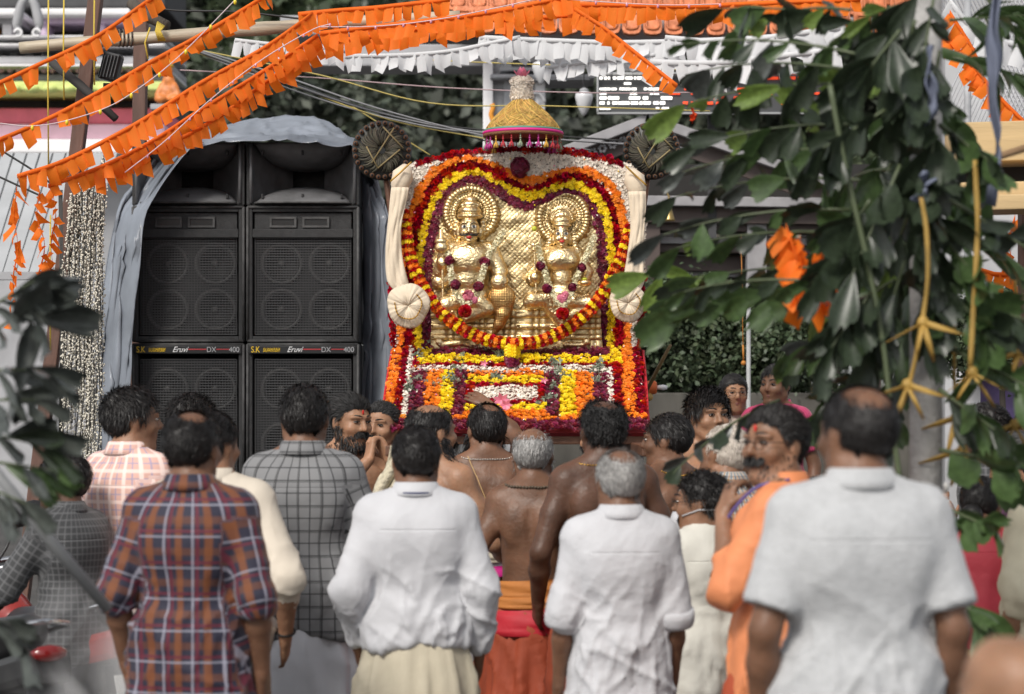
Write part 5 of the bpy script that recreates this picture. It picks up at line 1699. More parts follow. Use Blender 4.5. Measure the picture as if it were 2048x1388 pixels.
def bunting(pts, d0, d1, col, label, step=.0485, size=1.0, hang=.35, seed=0, twist=0.):
    rg = random.Random(seed)
    px = bez(pts, 60)
    n = len(px)
    P = [at(x, y, d0 + (d1 - d0) * i / (n - 1)) for i, (x, y) in enumerate(px)]
    P = [Vector(p) for p in resample(P, step=step)]
    root = empty('bunting', P[len(P) // 2], 0, label, 'bunting', 'orange cloth bunting' if col == 'o' else 'white cloth bunting')
    O = Vector(root.location)
    m = ORF if col == 'o' else WHF
    # folded heading tape
    rows = []
    for i, p in enumerate(P):
        t = (P[min(i + 1, len(P) - 1)] - P[max(i - 1, 0)]).normalized()
        dn = Vector((0, 0, -1)); dn = (dn - t * dn.dot(t) * hang).normalized()
        rows.append([p - O + Vector((0, -.002, 0)), p - O + dn * .010 * size + Vector((0, -.006 + .003 * math.sin(i), 0)), p - O + dn * .022 * size + Vector((0, -.002, 0))])
    solidify(MB().grid(rows).build('heading_tape', m, root), .002)
    for i, p in enumerate(P[:-1]):
        if rg.random() < .04: continue
        q = P[i + 1]
        t = (q - p).normalized()
        dn = Vector((0, 0, -1)); dn = (dn - t * dn.dot(t) * hang).normalized()
        yv = dn.cross(t).normalized() * -1
        xv = (-dn).cross(yv) * -1
        R = Matrix((t, yv, -dn)).transposed()
        o = link('pennant', rg.choice(PEN[col]), root)
        o.matrix_local = Matrix.Translation((p + q) / 2 - O + dn * .010 * size) @ R.to_4x4() @ Matrix.Rotation(rg.gauss(0, .13) + twist * math.sin(i * .8), 4, 'Z') @ Matrix.Rotation(rg.gauss(0, .10), 4, 'Y') @ Matrix.Scale(size * (.92 + .16 * rg.random()), 4)


bunting([(-12, 166), (70, 128), (190, 70), (292, 0), (330, -22)], 11.8, 12.1, 'o', 'orange bunting crossing in front of the painted gateway tower', seed=1)
bunting([(-10, 278), (30, 262), (110, 226), (200, 178), (300, 120), (400, 66), (500, 6), (540, -20)], 11.7, 12.2, 'o', 'orange bunting with a yellow bulb string passing over the bamboo pole', seed=2, size=1.04)
bunting([(34, 348), (130, 316), (270, 244), (400, 162), (520, 96), (588, 50), (625, 22)], 11.7, 12.2, 'o', 'upper orange bunting of the three above the tarpaulin', seed=3, size=1.04)
bunting([(96, 368), (200, 330), (300, 280), (400, 216), (520, 142), (635, 66)], 11.8, 12.25, 'o', 'middle orange bunting of the three above the tarpaulin', seed=4)
bunting([(190, 352), (300, 302), (420, 240), (520, 168), (640, 82)], 11.9, 12.3, 'o', 'lowest orange bunting of the three, just over the tarpaulin', seed=5)
bunting([(596, 24), (680, 16), (760, 10), (900, -6)], 12.3, 12.3, 'o', 'orange bunting along the bamboo pole towards the copper eave', seed=6)
bunting([(640, 62), (740, 50), (860, 36), (980, 20), (1100, -4), (1160, -16)], 12.2, 12.0, 'o', 'orange bunting with pink bulbs before the copper eave', seed=7, size=1.04)
bunting([(650, 80), (760, 66), (880, 46), (1010, 34), (1120, 28), (1180, 16)], 12.35, 12.2, 'o', 'doubled orange bunting hanging lower under the pink bulb string', seed=8, size=1.04)
bunting([(1140, 4), (1260, 6), (1380, 8), (1520, 2), (1720, -6)], 12.1, 12.0, 'o', 'orange bunting before the copper tiles, running behind the leaves', seed=9, size=1.04)
bunting([(1150, 14), (1200, 46), (1240, 76), (1300, 124), (1356, 168)], 12.0, 11.7, 'o', 'orange bunting slanting steeply down to the palm leaves', seed=10, size=.9, hang=.75)
bunting([(34, 372), (28, 430), (36, 490), (26, 560), (36, 640)], 11.8, 11.7, 'o', 'loose orange bunting tail dangling over the sheet roof', seed=11, hang=0., size=.8, twist=1.2, step=.042)
bunting([(80, 378), (74, 430), (90, 490), (74, 560), (80, 600)], 11.8, 11.8, 'o', 'loose orange bunting tail twisted beside the bulb strings', seed=12, hang=0., size=.8, twist=1.4, step=.042)
bunting([(104, 372), (112, 430), (102, 480), (108, 545)], 11.9, 11.9, 'o', 'short loose orange bunting tail against the leaning post', seed=13, hang=0., size=.75, twist=1.2, step=.042)
bunting([(1905, 520), (1960, 535), (2010, 545), (2070, 520)], 11.2, 11.2, 'o', 'orange bunting above the white notice board', seed=14)
bunting([(2030, 430), (2018, 480), (2032, 560), (2022, 600)], 11.2, 11.2, 'o', 'orange bunting tail hanging below the timber beams', seed=15, hang=0., twist=1.)
bunting([(1880, 60), (1940, 120), (2000, 190), (2060, 250)], 10.9, 10.9, 'o', 'orange bunting slanting before the chain-link screen', seed=16)
bunting([(1900, 20), (1950, 100), (1970, 160)], 10.9, 10.9, 'o', 'short orange bunting among the pale palm leaves', seed=17)
bunting([(470, 76), (560, 86), (650, 92), (690, 98)], 13.4, 13.4, 'w', 'white bunting behind the orange bunting, nearest the bamboo pole', seed=20)
bunting([(690, 108), (800, 106), (900, 98), (1000, 78), (1040, 70)], 13.6, 13.6, 'w', 'white bunting sagging over the stone lintel', seed=21, size=1.1)
bunting([(960, 70), (1100, 76), (1240, 80), (1400, 76), (1520, 70), (1640, 60)], 14.0, 13.6, 'w', 'long white bunting under the copper eave', seed=22, size=1.25)
bunting([(1000, 92), (1120, 96), (1260, 104), (1360, 100)], 14.1, 13.8, 'w', 'white bunting layered below the long white one', seed=23, size=1.1)
bunting([(1090, 132), (1170, 122), (1250, 114), (1310, 106)], 14.0, 13.8, 'w', 'short white bunting starting at the glass bell lamp', seed=24, size=.95)
bunting([(1300, 118), (1420, 120), (1540, 108), (1680, 92)], 13.2, 13.0, 'w', 'broad white bunting half hidden by palm leaflets', seed=25, size=1.5, step=.068)
bunting([(1330, 70), (1450, 78), (1560, 66), (1690, 48)], 13.4, 13.2, 'w', 'broad white bunting just below the copper tiles', seed=26, size=1.4, step=.064)
bunting([(1900, -5), (1960, 60), (2060, 90)], 12.4, 12.4, 'w', 'white bunting before the chain-link screen', seed=27, size=1.5, step=.07)

# loose orange cloths tied among the leaves
def rag(pts, w, d_, label, m, seed=0, cat='cloth', name='cloth_strip'):
    rg = random.Random(seed)
    C_ = bez(pts, 26)
    rows = []
    for i, (x, y) in enumerate(C_):
        t = i / (len(C_) - 1)
        ww = w * (.6 + .5 * math.sin(t * 9 + seed) ** 2)
        rows.append([at(x + ww * s_ * math.cos(t * 4 + seed), y + 3 * s_, d_) + Vector((0, .02 * math.sin(s_ * 3 + t * 9 + seed) + .012 * s_ * math.sin(t * 13), 0)) for s_ in np.linspace(-1, 1, 7)])
    c = at(*C_[0], d_)
    return tag(solidify(MB().grid(rows).build(name, m, origin=c), .003), label, cat)


ORC = mat('orange_cloth', (.78, .075, .008), .75, trans=.3)
for i, (x0, y0, x1, y1, lb) in enumerate(((1572, 446, 1604, 604, 'orange bunting tail hanging among the tied palm leaflets'), (1640, 480, 1622, 606, 'orange bunting tail behind the feathery leaf spray'), (1668, 520, 1672, 628, 'short orange bunting tail close to the green stalk'), (1600, 470, 1590, 590, 'orange bunting tail doubled among the palm leaflets'))):
    bunting([(x0, y0), ((x0 + x1) / 2 + 8, (y0 + y1) / 2), (x1, y1)], 7.5, 7.45, 'o', lb, seed=60 + i, hang=0., size=.95, twist=.9, step=.026)
rag([(1890, 370), (1898, 395), (1906, 420)], 14, 8.4, 'small orange cloth knotted at the stick', ORC, 3)
rag([(1382, 215), (1388, 230), (1384, 244)], 8, 9.5, 'tiny orange scrap caught in the leaves', ORC, 7)
BLUC = mat('slate_cloth', (.16, .18, .25), .8, var=.15, trans=.2)
rag([(1995, -30), (1985, 60), (1992, 120), (1985, 200), (1995, 280), (1992, 330), (1975, 410)], 17, 7.2, 'long slate-blue cloth ribbon hanging past the timber', BLUC, 2)
rag([(1862, 90), (1858, 150), (1866, 210), (1852, 250)], 14, 7.0, 'slate-blue cloth strip hung against the dark leaves', BLUC, 4)
rag([(1856, 345), (1850, 375), (1838, 402)], 20, 7.0, 'slate-blue cloth knot tied on the concrete post', BLUC, 6)

# fairy-light strings running with the bunting
def lights(pts, d_, wire, bulb, label, every=.16, r=.009, wr=.0026):
    P = [at(x, y, d_) for x, y in bez(pts, 50)]
    root = empty('light_string', P[len(P) // 2], 0, label, 'light string')
    O = Vector(root.location)
    MB().tube([p - O for p in P], wr, 5).build('wire', wire, root)
    for p in resample(P, step=every)[1:]:
        b = MB().lathe([(.003, .004), (r * .7, 0), (r, -r * .9), (r * .7, -r * 2), (.001, -r * 2.6)], Vector(p) - O, 8)
        b.build('bulb', bulb, root)
WIRP = mat('wire_pink', (.62, .48, .50), .5); BULY = mat('bulb_yellow', (.75, .55, .02), .25, coat=.5); BULP = mat('bulb_pink', (.62, .25, .33), .25, coat=.5)
lights([(-5, 246), (60, 252), (130, 242), (220, 212), (290, 168), (350, 120), (410, 62), (470, 0)], 11.6, WIRP, BULY, 'pale wire with yellow bulbs along the bunting over the bamboo pole')
lights([(250, 345), (330, 282), (420, 200), (520, 122), (620, 62), (660, 48)], 11.9, WIRP, BULP, 'pale wire with small pink bulbs above the tarpaulin', .14, .006)
lights([(640, 54), (760, 52), (880, 38), (1000, 14), (1080, -4)], 11.95, WIRP, BULP, 'pink wire with bulbs laid over the orange bunting', .14, .007)
lights([(1130, -2), (1240, 6), (1340, 10), (1440, 8)], 11.9, WIRP, BULP, 'pink wire with bulbs before the copper tiles', .14, .007)

# dense curtain of little white bulbs bundled by the post
IVB = mat('bulb_ivory', (.74, .70, .60), .4); WIRD = mat('wire_dark', (.05, .048, .045), .6)
lc = empty('bulb_curtain', at(165, 900, 12.5), 0, 'thick hanging bundle of small ivory bulb strings beside the tarpaulin', 'light strings')
LC = Vector(lc.location)
bulb_v = np.array([(0, 0, 1.), (.5, 0, .2), (0, .5, .2), (-.5, 0, .2), (0, -.5, .2), (0, 0, -1.)]); bulb_f = np.array([(0, 1, 2), (0, 2, 3), (0, 3, 4), (0, 4, 1), (5, 2, 1), (5, 3, 2), (5, 4, 3), (5, 1, 4)])
rg = np.random.default_rng(12)
for k in range(30):
    x0 = 138 + k * 2.5 + rg.normal(0, 2); x1 = 124 + k * 2.4 + rg.normal(0, 5)
    y0, y1 = (392 - k * 2 + rg.normal(0, 12)), (800 + rg.normal(0, 60) + (k > 13) * 90)
    n = 26
    dd = 12.42 + .10 * rg.random()
    P = np.array([at(x0 + (x1 - x0) * t + 5 * math.sin(t * 7 + k), y0 + (y1 - y0) * t, dd) for t in np.linspace(0, 1, n)])
    P = resample(P, step=.0065)
    U = rg.normal(0, 1, P.shape); U[:, 2] *= .35; U /= np.linalg.norm(U, axis=1, keepdims=True)
    V, F, r = scatter(bulb_v, bulb_f, P + U * .011 - np.array(LC), rot_to(U, rg.random(len(P)) * 6), np.full((len(P), 1),   .0105) * np.array((.7, .7, 1.3)))
    s_ = link('bulb_string', mesh_np('bulb_string', V, F, IVB, attrs={'rnd': r}), lc)
    MB().tube([Vector(p) - LC for p in P[::6]], .0028, 4).build('wire', WIRD, s_)
for k in range(3):
    MB().tube([at(118 + k * 3, 380, 12.5) - LC, at(122 + k * 2, 640, 12.5) - LC, at(118 + 3 * k, 900, 12.5) - LC], .004, 5).build('feed_wire', WIRD, lc)

# overhead cables
CBG, CBY, CBK = mat('cable_grey', (.22, .22, .23), .5), mat('cable_yellow', (.50, .40, .12), .5), mat('cable_black', (.02, .02, .02), .5)
cabs = [([(372, 92), (560, 150), (760, 218), (990, 276), (1180, 300)], CBG, 'grey'), ([(378, 96), (560, 160), (760, 226), (990, 268), (1400, 298)], CBG, 'grey'), ([(384, 100), (600, 178), (800, 236), (990, 262), (1400, 292)], CBK, 'black'), ([(390, 104), (580, 170), (780, 240), (985, 280)], CBY, 'yellow'), ([(376, 98), (620, 192), (820, 246), (1000, 270), (1400, 300)], CBG, 'grey'), ([(380, 96), (640, 150), (860, 206), (1100, 212), (1420, 222)], CBY, 'yellow'), ([(360, 140), (640, 156), (900, 176), (1200, 186), (1450, 184)], mat('cable_rose', (.42, .30, .31), .5), 'rose'), ([(380, 94), (520, 140), (700, 206), (980, 284)], CBK, 'black'), ([(290, 2), (340, 20), (480, 24), (620, 40)], CBK, 'black'), ([(-5, 296), (80, 350), (120, 385)], CBK, 'black'), ([(-5, 352), (60, 382), (110, 404)], CBK, 'black'), ([(700, 110), (900, 122), (1100, 130), (1300, 138), (1420, 138)], CBY, 'yellow'), ([(700, 210), (860, 310)], CBY, 'yellow')]
for i, (pts, m, cn) in enumerate(cabs):
    dd = 14.6 if i not in (8, 9, 10) else 12.2
    P = [at(x, y, dd + .03 * i) for x, y in bez(pts, 30)]
    if cn == 'grey' or (cn == 'black' and i in (2, 7)): lbl = cn + ' overhead cable in the tangle running to the umbrella'
    else: lbl = {3: 'yellow cable below the grey tangle of overhead cables', 5: 'yellow wire stretched behind the umbrella finial', 6: 'rose-coloured wire stretched above the yellow one', 8: 'black cable looping above the bamboo pole', 9: 'black wire crossing the sheet roof, upper one', 10: 'black wire crossing the sheet roof, lower one', 11: 'yellow wire under the white bunting', 12: 'yellow-brown stay running down behind the feather disc'}[i]
    tag(MB().tube(P, .0055 if cn in ('grey', 'black') else .004, 5).build('overhead_cable', m, origin=P[len(P) // 2]), lbl, 'cable', 'overhead cables')

# ---------------------------------------------------------------- people
def Rz(a): return np.array(Matrix.Rotation(a, 3, 'Z'))
def Rx(a): return np.array(Matrix.Rotation(a, 3, 'X'))
def Ry(a): return np.array(Matrix.Rotation(a, 3, 'Y'))


def skin(tone):
    c = {'dark': (.092, .044, .027), 'brown': (.158, .079, .047), 'mid': (.25, .13, .078), 'warm': (.31, .165, .098), 'deep': (.075, .038, .025)}[tone]
    sk = mat('skin_' + tone, c, rough=.47, var=.30, vscale=10, bump=.30, bscale=55, spec=.36, bdetail=6)
    bs = sk.node_tree.nodes['Principled BSDF']
    bs.inputs['Subsurface Weight'].default_value = .12
    bs.inputs['Subsurface Scale'].default_value = .006
    return sk


def norm(v):
    v = np.asarray(v, float)
    return v / (np.linalg.norm(v) + 1e-9)


def hand_prims(w, d, nrm, curl, side, s=1.0):
    """wrist w, pointing direction d, palm normal nrm; returns cones of palm, four fingers and thumb"""
    d, nrm = norm(d), np.asarray(nrm, float)
    nrm = norm(nrm - d * (nrm @ d))
    x = np.cross(d, nrm)                       # across the palm
    P = []
    k = w + d * .085 * s
    for o in (-.024, -.008, .008, .024):
        P.append((w + x * o * .7 * s, k + x * o * s, .0155 * s, .0125 * s, .012))
    lens = (.062, .074, .070, .054)
    for i, o in enumerate((.028, .0095, -.0095, -.027)):
        b = k + x * o * s
        dd = norm(d + x * o * 2.2)
        p, q = b, None
        a = 0
        for j, fr in enumerate((.45, .32, .23)):
            a += curl * (.75 if j == 0 else 1.0)
            dr = dd * math.cos(a) + nrm * math.sin(a)
            q = p + dr * lens[i] * fr * s * 1.1
            P.append((p, q, (.0092 - .0008 * j) * s, (.0086 - .001 * j) * s, .004))
            p = q
    tb = w + d * .025 * s + x * .026 * s * side * 1
    t1 = tb + norm(d * .8 + x * side * .75 + nrm * .35) * .042 * s
    t2 = t1 + norm(d * 1.0 + x * side * .2 + nrm * (.3 + curl * .5)) * .032 * s
    P.append((tb, t1, .0125 * s, .0105 * s, .01)); P.append((t1, t2, .0102 * s, .0085 * s, .004))
    return P


def head_frame(p):
    return p['R_head'], p['head']


def person(name, label, cat='person', px=1024, d=10., H=1.70, rz=0., tone='brown', bulk=1., belly=0., yaw=0., pitch=0., roll=0.,
           arms=None, hair=None, top=None, bottom=None, face=False, beard=None, female=False, lean=0., group=None, curl=.35,
           palm=None, h=None, child=False, extra=None, head_scale=1.0, zoff=0.):
    """one person at photo column px and distance d.  rz=0 faces away from the camera.
    arms: {'L': (elbow, wrist), 'R': ...} in metres for a 1.72 m body, x to the right, y forward.
    top: dict(mat, sleeve (0..2 along the arm), hem, loose, collar); bottom: dict(kind, mat, waist)"""
    s = H / 1.72
    root = empty(name, at(px, 0, d).xy.to_3d() + Vector((0, 0, zoff)), rz, label, cat, group)
    b = bulk
    A = {'L': ((-.232, -.045, 1.125), (-.24, .03, .885)), 'R': ((.232, -.045, 1.125), (.24, .03, .885))}
    if b > 1.05:
        A = {k: tuple((v[0] * (1 + (b - 1) * .8), v[1], v[2]) for v in t) for k, t in A.items()}
    A.update(arms or {})
    sx = .150 * (0.92 if female else 1) * (1 + (b - 1) * .65)
    T = lambda v: np.asarray(v, float) * s
    # lean: shear the upper body forward
    def Ln(v):
        v = np.asarray(v, float).copy()
        if lean and v[2] > .95:
            z = v[2] - .95
            v[1] += z * math.sin(lean) ; v[2] = .95 + z * math.cos(lean)
        return v * s
    torso = [  # (kind, centre, radii, k)
        ('e', (0, 0, .95), (.165 * b, .118 * b, .14), .05),
        ('e', (0, .0, 1.08), (.148 * b, .108 * b, .15), .05),
        ('e', (0, -.004, 1.25), (.16 * b, .118 * b, .19), .05),
        ('e', (0, -.03, 1.35), (.155 * b, .082 * b, .10), .04),
    ]
    if belly: torso.append(('e', (0, .075, 1.08), (.125 * b, .06 + .06 * belly, .13), .05))
    if female: torso.append(('e', (0, .085, 1.26), (.125, .06, .07), .04))
    cones_t = []
    for q in (-1, 1):
        cones_t.append(((q * .06, -.012, 1.425), (q * sx, -.012, 1.405), .058 * (1 + (b - 1) * .5), .062, .04))
        cones_t.append(((0, -.02, 1.505), (q * .135 * b, -.018, 1.428), .05, .04, .04))
        torso.append(('e', (q * .082 * b, -.075 * b - .012, 1.31), (.062, .035, .09), .03))
        torso.append(('e', (q * .075, .07 * b, 1.335), (.075, .045, .06), .03))
    arm_p, hands = {}, {}
    for sd, q in (('L', -1), ('R', 1)):
        S = np.array((q * (sx + .008), -.012, 1.395))
        E, W = (np.asarray(v, float) for v in A[sd])
        f = (1 + (b - 1) * .6) * (.9 if female or child else 1)
        arm_p[sd] = [(Ln(S), Ln(S + (E - S) * .45), .053 * s * f, .048 * s * f, .03), (Ln(S + (E - S) * .45), Ln(E), .050 * s * f, .039 * s * f, .02),
                     (Ln(E), Ln(E + (W - E) * .35), .039 * s * f, .041 * s * f, .02), (Ln(E + (W - E) * .35), Ln(W), .041 * s * f, .026 * s * f, .02)]
        fd = norm(W - E)
        pn = (palm or {}).get(sd, (-q, .25, 0))
        hd = fd if not isinstance(pn, dict) else pn['d']
        if isinstance(pn, dict): pn = pn['n']
        hands[sd] = hand_prims(Ln(W), hd, pn, curl, q if abs(fd[2]) > .2 else q, s * (.95 if female else 1.02))
    hc = np.array((0, .012, 1.60))
    hp = Ln(hc)
    RH = Rz(yaw) @ Rx(-pitch) @ Ry(roll)
    hs = s * head_scale * (1.15 if child else 1.05)
    def hd(v): return hp + RH @ (np.asarray(v, float) * hs)
    # ---- grid
    allp = [np.array(c[i]) for sd in 'LR' for c in arm_p[sd] + hands[sd] for i in (0, 1)]
    lo = np.minimum(np.min(allp, 0) - .07, (-.26 * b * s, -.2 * s, 0))
    hi = np.maximum(np.max(allp, 0) + .07, (.26 * b * s, .22 * s, 0))
    hi[1] = max(hi[1], hp[1] + .16 * s)
    lo[1] = min(lo[1], hp[1] - .16 * s)
    gh = h or (.0142 if top else .0112)
    xs, ys = np.arange(lo[0], hi[0], gh), np.arange(lo[1], hi[1], gh)
    ztop = max(hp[2] + .16 * s, hi[2] + .02)
    zs = np.r_[np.arange(-.03, .85 * s, .024), np.arange(.85 * s, 1.42 * s, gh * 1.15), np.arange(1.42 * s, ztop, gh * .8)]
    # ---- body: one continuous surface
    F = Field(xs, ys, zs)
    for kd, c, r, k in torso: F.ell(Ln(c), np.array(r) * s, k=k)
    for a_, b_, ra, rb, k in cones_t: F.cone(Ln(a_), Ln(b_), ra * s, rb * s, k)
    if top is None:
        F.cone(Ln((0, -.132 * b, 1.0)), Ln((0, -.128 * b, 1.36)), .010, .008, .022, sub=True)
    for sd, q in (('L', -1), ('R', 1)):
        for c in arm_p[sd]: F.cone(*c)
        hx = q * .085 * b * s
        F.cone((hx, 0, .90 * s), (hx * .95, .01 * s, .50 * s), .088 * b * s, .058 * s, .03)
        F.cone((hx * .95, .01 * s, .50 * s), (hx * .95, -.02 * s, .09 * s), .058 * s, .04 * s, .02)
        F.cone((hx * .95, -.03 * s, .045 * s), (hx * 1.1, .14 * s, .03 * s), .042 * s, .032 * s, .02)
    F.cone(Ln((0, -.022, 1.44)), hd((0, -.012, -.06)), .060 * s * (.85 if female else 1), .056 * s * (.85 if female else 1), .03)
    E_ = lambda c, r, k=.012, sub=False: F.ell(hd(c), np.array(r) * hs, RH, k=k, sub=sub)
    C_ = lambda a, b2, ra, rb, k=.01, sub=False: F.cone(hd(a), hd(b2), ra * hs, rb * hs, k, sub)
    E_((0, -.016, .030), (.077, .097, .086), .02)
    E_((0, .026, -.028), (.061, .066, .084), .03)
    C_((0, .06, -.094), (0, .05, -.09), .026, .03, .02)
    for q in (-1, 1):
        C_((q * .058, -.005, -.05), (q * .018, .062, -.096), .022, .018, .02)
        E_((q * .040, .060, -.022), (.026, .026, .024), .02)
        C_((q * .012, .090, .030), (q * .048, .074, .028), .0095, .008, .012)
        E_((q * .078, -.008, -.005), (.009, .021, .033), .008)
        if face:
            E_((q * .031, .100, .010), (.017, .016, .011), .012, True)
    C_((0, .088, .022), (0, .108, -.020), .0085, .0125, .008)
    for q in (-1, 1): C_((q * .010, .094, -.024), (q * .012, .090, -.024), .009, .008, .006)
    C_((-.018, .080, -.052), (.018, .080, -.052), .0075, .0075, .006)
    C_((-.015, .078, -.064), (.015, .078, -.064), .008, .008, .006)
    for sd in 'LR':
        for c in hands[sd]: F.cone(*c)
    V, Q = F.surface()
    V = relax(V, Q, 1, .35)
    body = link('body', mesh_np('body', V, Q, skin(tone)), root)
    Hh = (V - hp) @ RH / hs                      # head-frame coordinates of every vertex
    P = dict(root=root, d=d, s=s, hd=hd, hp=hp, RH=RH, hs=hs, Ln=Ln, V=V, Q=Q, N=None, Hh=Hh, b=b, sx=sx, arm=arm_p, hands=hands, lean=lean)
    # ---- clothes
    if top: shirt(P, F.ax, torso, cones_t, **top)
    if bottom: lower(P, **bottom)
    if hair: head_hair(P, **hair)
    if beard: face_hair(P, **beard)
    if face: eyes(P, face if isinstance(face, dict) else {})
    for fn in (extra or []): fn(P)
    return P


def cloth_detail(m):
    """sharp creases and a yoke seam on a shirt material, once per material"""
    if m.get('detailed'): return
    m['detailed'] = 1
    N, L = m.node_tree.nodes, m.node_tree.links
    b = N['Principled BSDF']
    tc = N.new('ShaderNodeTexCoord')
    mp = N.new('ShaderNodeMapping'); mp.inputs['Scale'].default_value = (1.0, 1.0, 1.7); mp.inputs['Rotation'].default_value = (0, .5, 0)
    L.new(tc.outputs['Object'], mp.inputs['Vector'])
    nz = N.new('ShaderNodeTexNoise'); nz.noise_type = 'RIDGED_MULTIFRACTAL'
    nz.inputs['Scale'].default_value = 4.5; nz.inputs['Detail'].default_value = 3; nz.inputs['Distortion'].default_value = .7
    L.new(mp.outputs[0], nz.inputs['Vector'])
    a = N.new('ShaderNodeAttribute'); a.attribute_name = 'cloth'
    sp = N.new('ShaderNodeSeparateXYZ'); L.new(a.outputs['Vector'], sp.inputs[0])
    s1 = N.new('ShaderNodeMath'); s1.operation = 'SUBTRACT'; s1.inputs[1].default_value = 1.352; L.new(sp.outputs[1], s1.inputs[0])
    s2 = N.new('ShaderNodeMath'); s2.operation = 'ABSOLUTE'; L.new(s1.outputs[0], s2.inputs[0])
    mr = N.new('ShaderNodeMapRange'); mr.inputs['From Min'].default_value = .001; mr.inputs['From Max'].default_value = .005; mr.inputs['To Min'].default_value = -.4; mr.inputs['To Max'].default_value = 0
    L.new(s2.outputs[0], mr.inputs[0])
    ad = N.new('ShaderNodeMath'); ad.operation = 'ADD'; L.new(nz.outputs[0], ad.inputs[0]); L.new(mr.outputs[0], ad.inputs[1])
    bp = N.new('ShaderNodeBump'); bp.inputs['Strength'].default_value = .55; bp.inputs['Distance'].default_value = .008
    L.new(ad.outputs[0], bp.inputs['Height'])
    if b.inputs['Normal'].is_linked: L.new(b.inputs['Normal'].links[0].from_socket, bp.inputs['Normal'])
    L.new(bp.outputs[0], b.inputs['Normal'])


def cloth_coords(P, V):
    """metres of cloth round the trunk and down it; along and round the sleeves"""
    s = P['s']
    out = np.stack([np.arctan2(V[:, 0], -V[:, 1] + .02) * .165, V[:, 2] / s, np.zeros(len(V))], 1)
    for sd in 'LR':
        a = np.array(P['arm'][sd][0][0]); b = np.array(P['arm'][sd][1][1]); w = np.array(P['arm'][sd][3][1])
        best = np.full(len(V), 9.)
        for p, q, r0, base in ((a, b, .056, 0), (b, w, .045, np.linalg.norm(b - a))):
            ba = q - p
            L = np.linalg.norm(ba)
            t = (V - p) @ ba / L / L
            dd = np.linalg.norm(V - p - np.clip(t, 0, 1.2)[:, None] * ba, axis=1)
            ok = (dd < r0 + .05) & (t > .12 if base == 0 else t > 0) & (dd < best) & (np.abs(V[:, 0]) > P['sx'] * s - .015)
            ax = ba / L
            e1 = norm(np.cross(ax, (0, 1, .1))); e2 = np.cross(ax, e1)
            rel = V - p
            u = np.arctan2(rel @ e1, rel @ e2) * .055
            v = base + t * L
            out[ok] = np.stack([u[ok], v[ok] + .03, np.zeros(ok.sum())], 1)
            best = np.where(ok, dd, best)
    return out


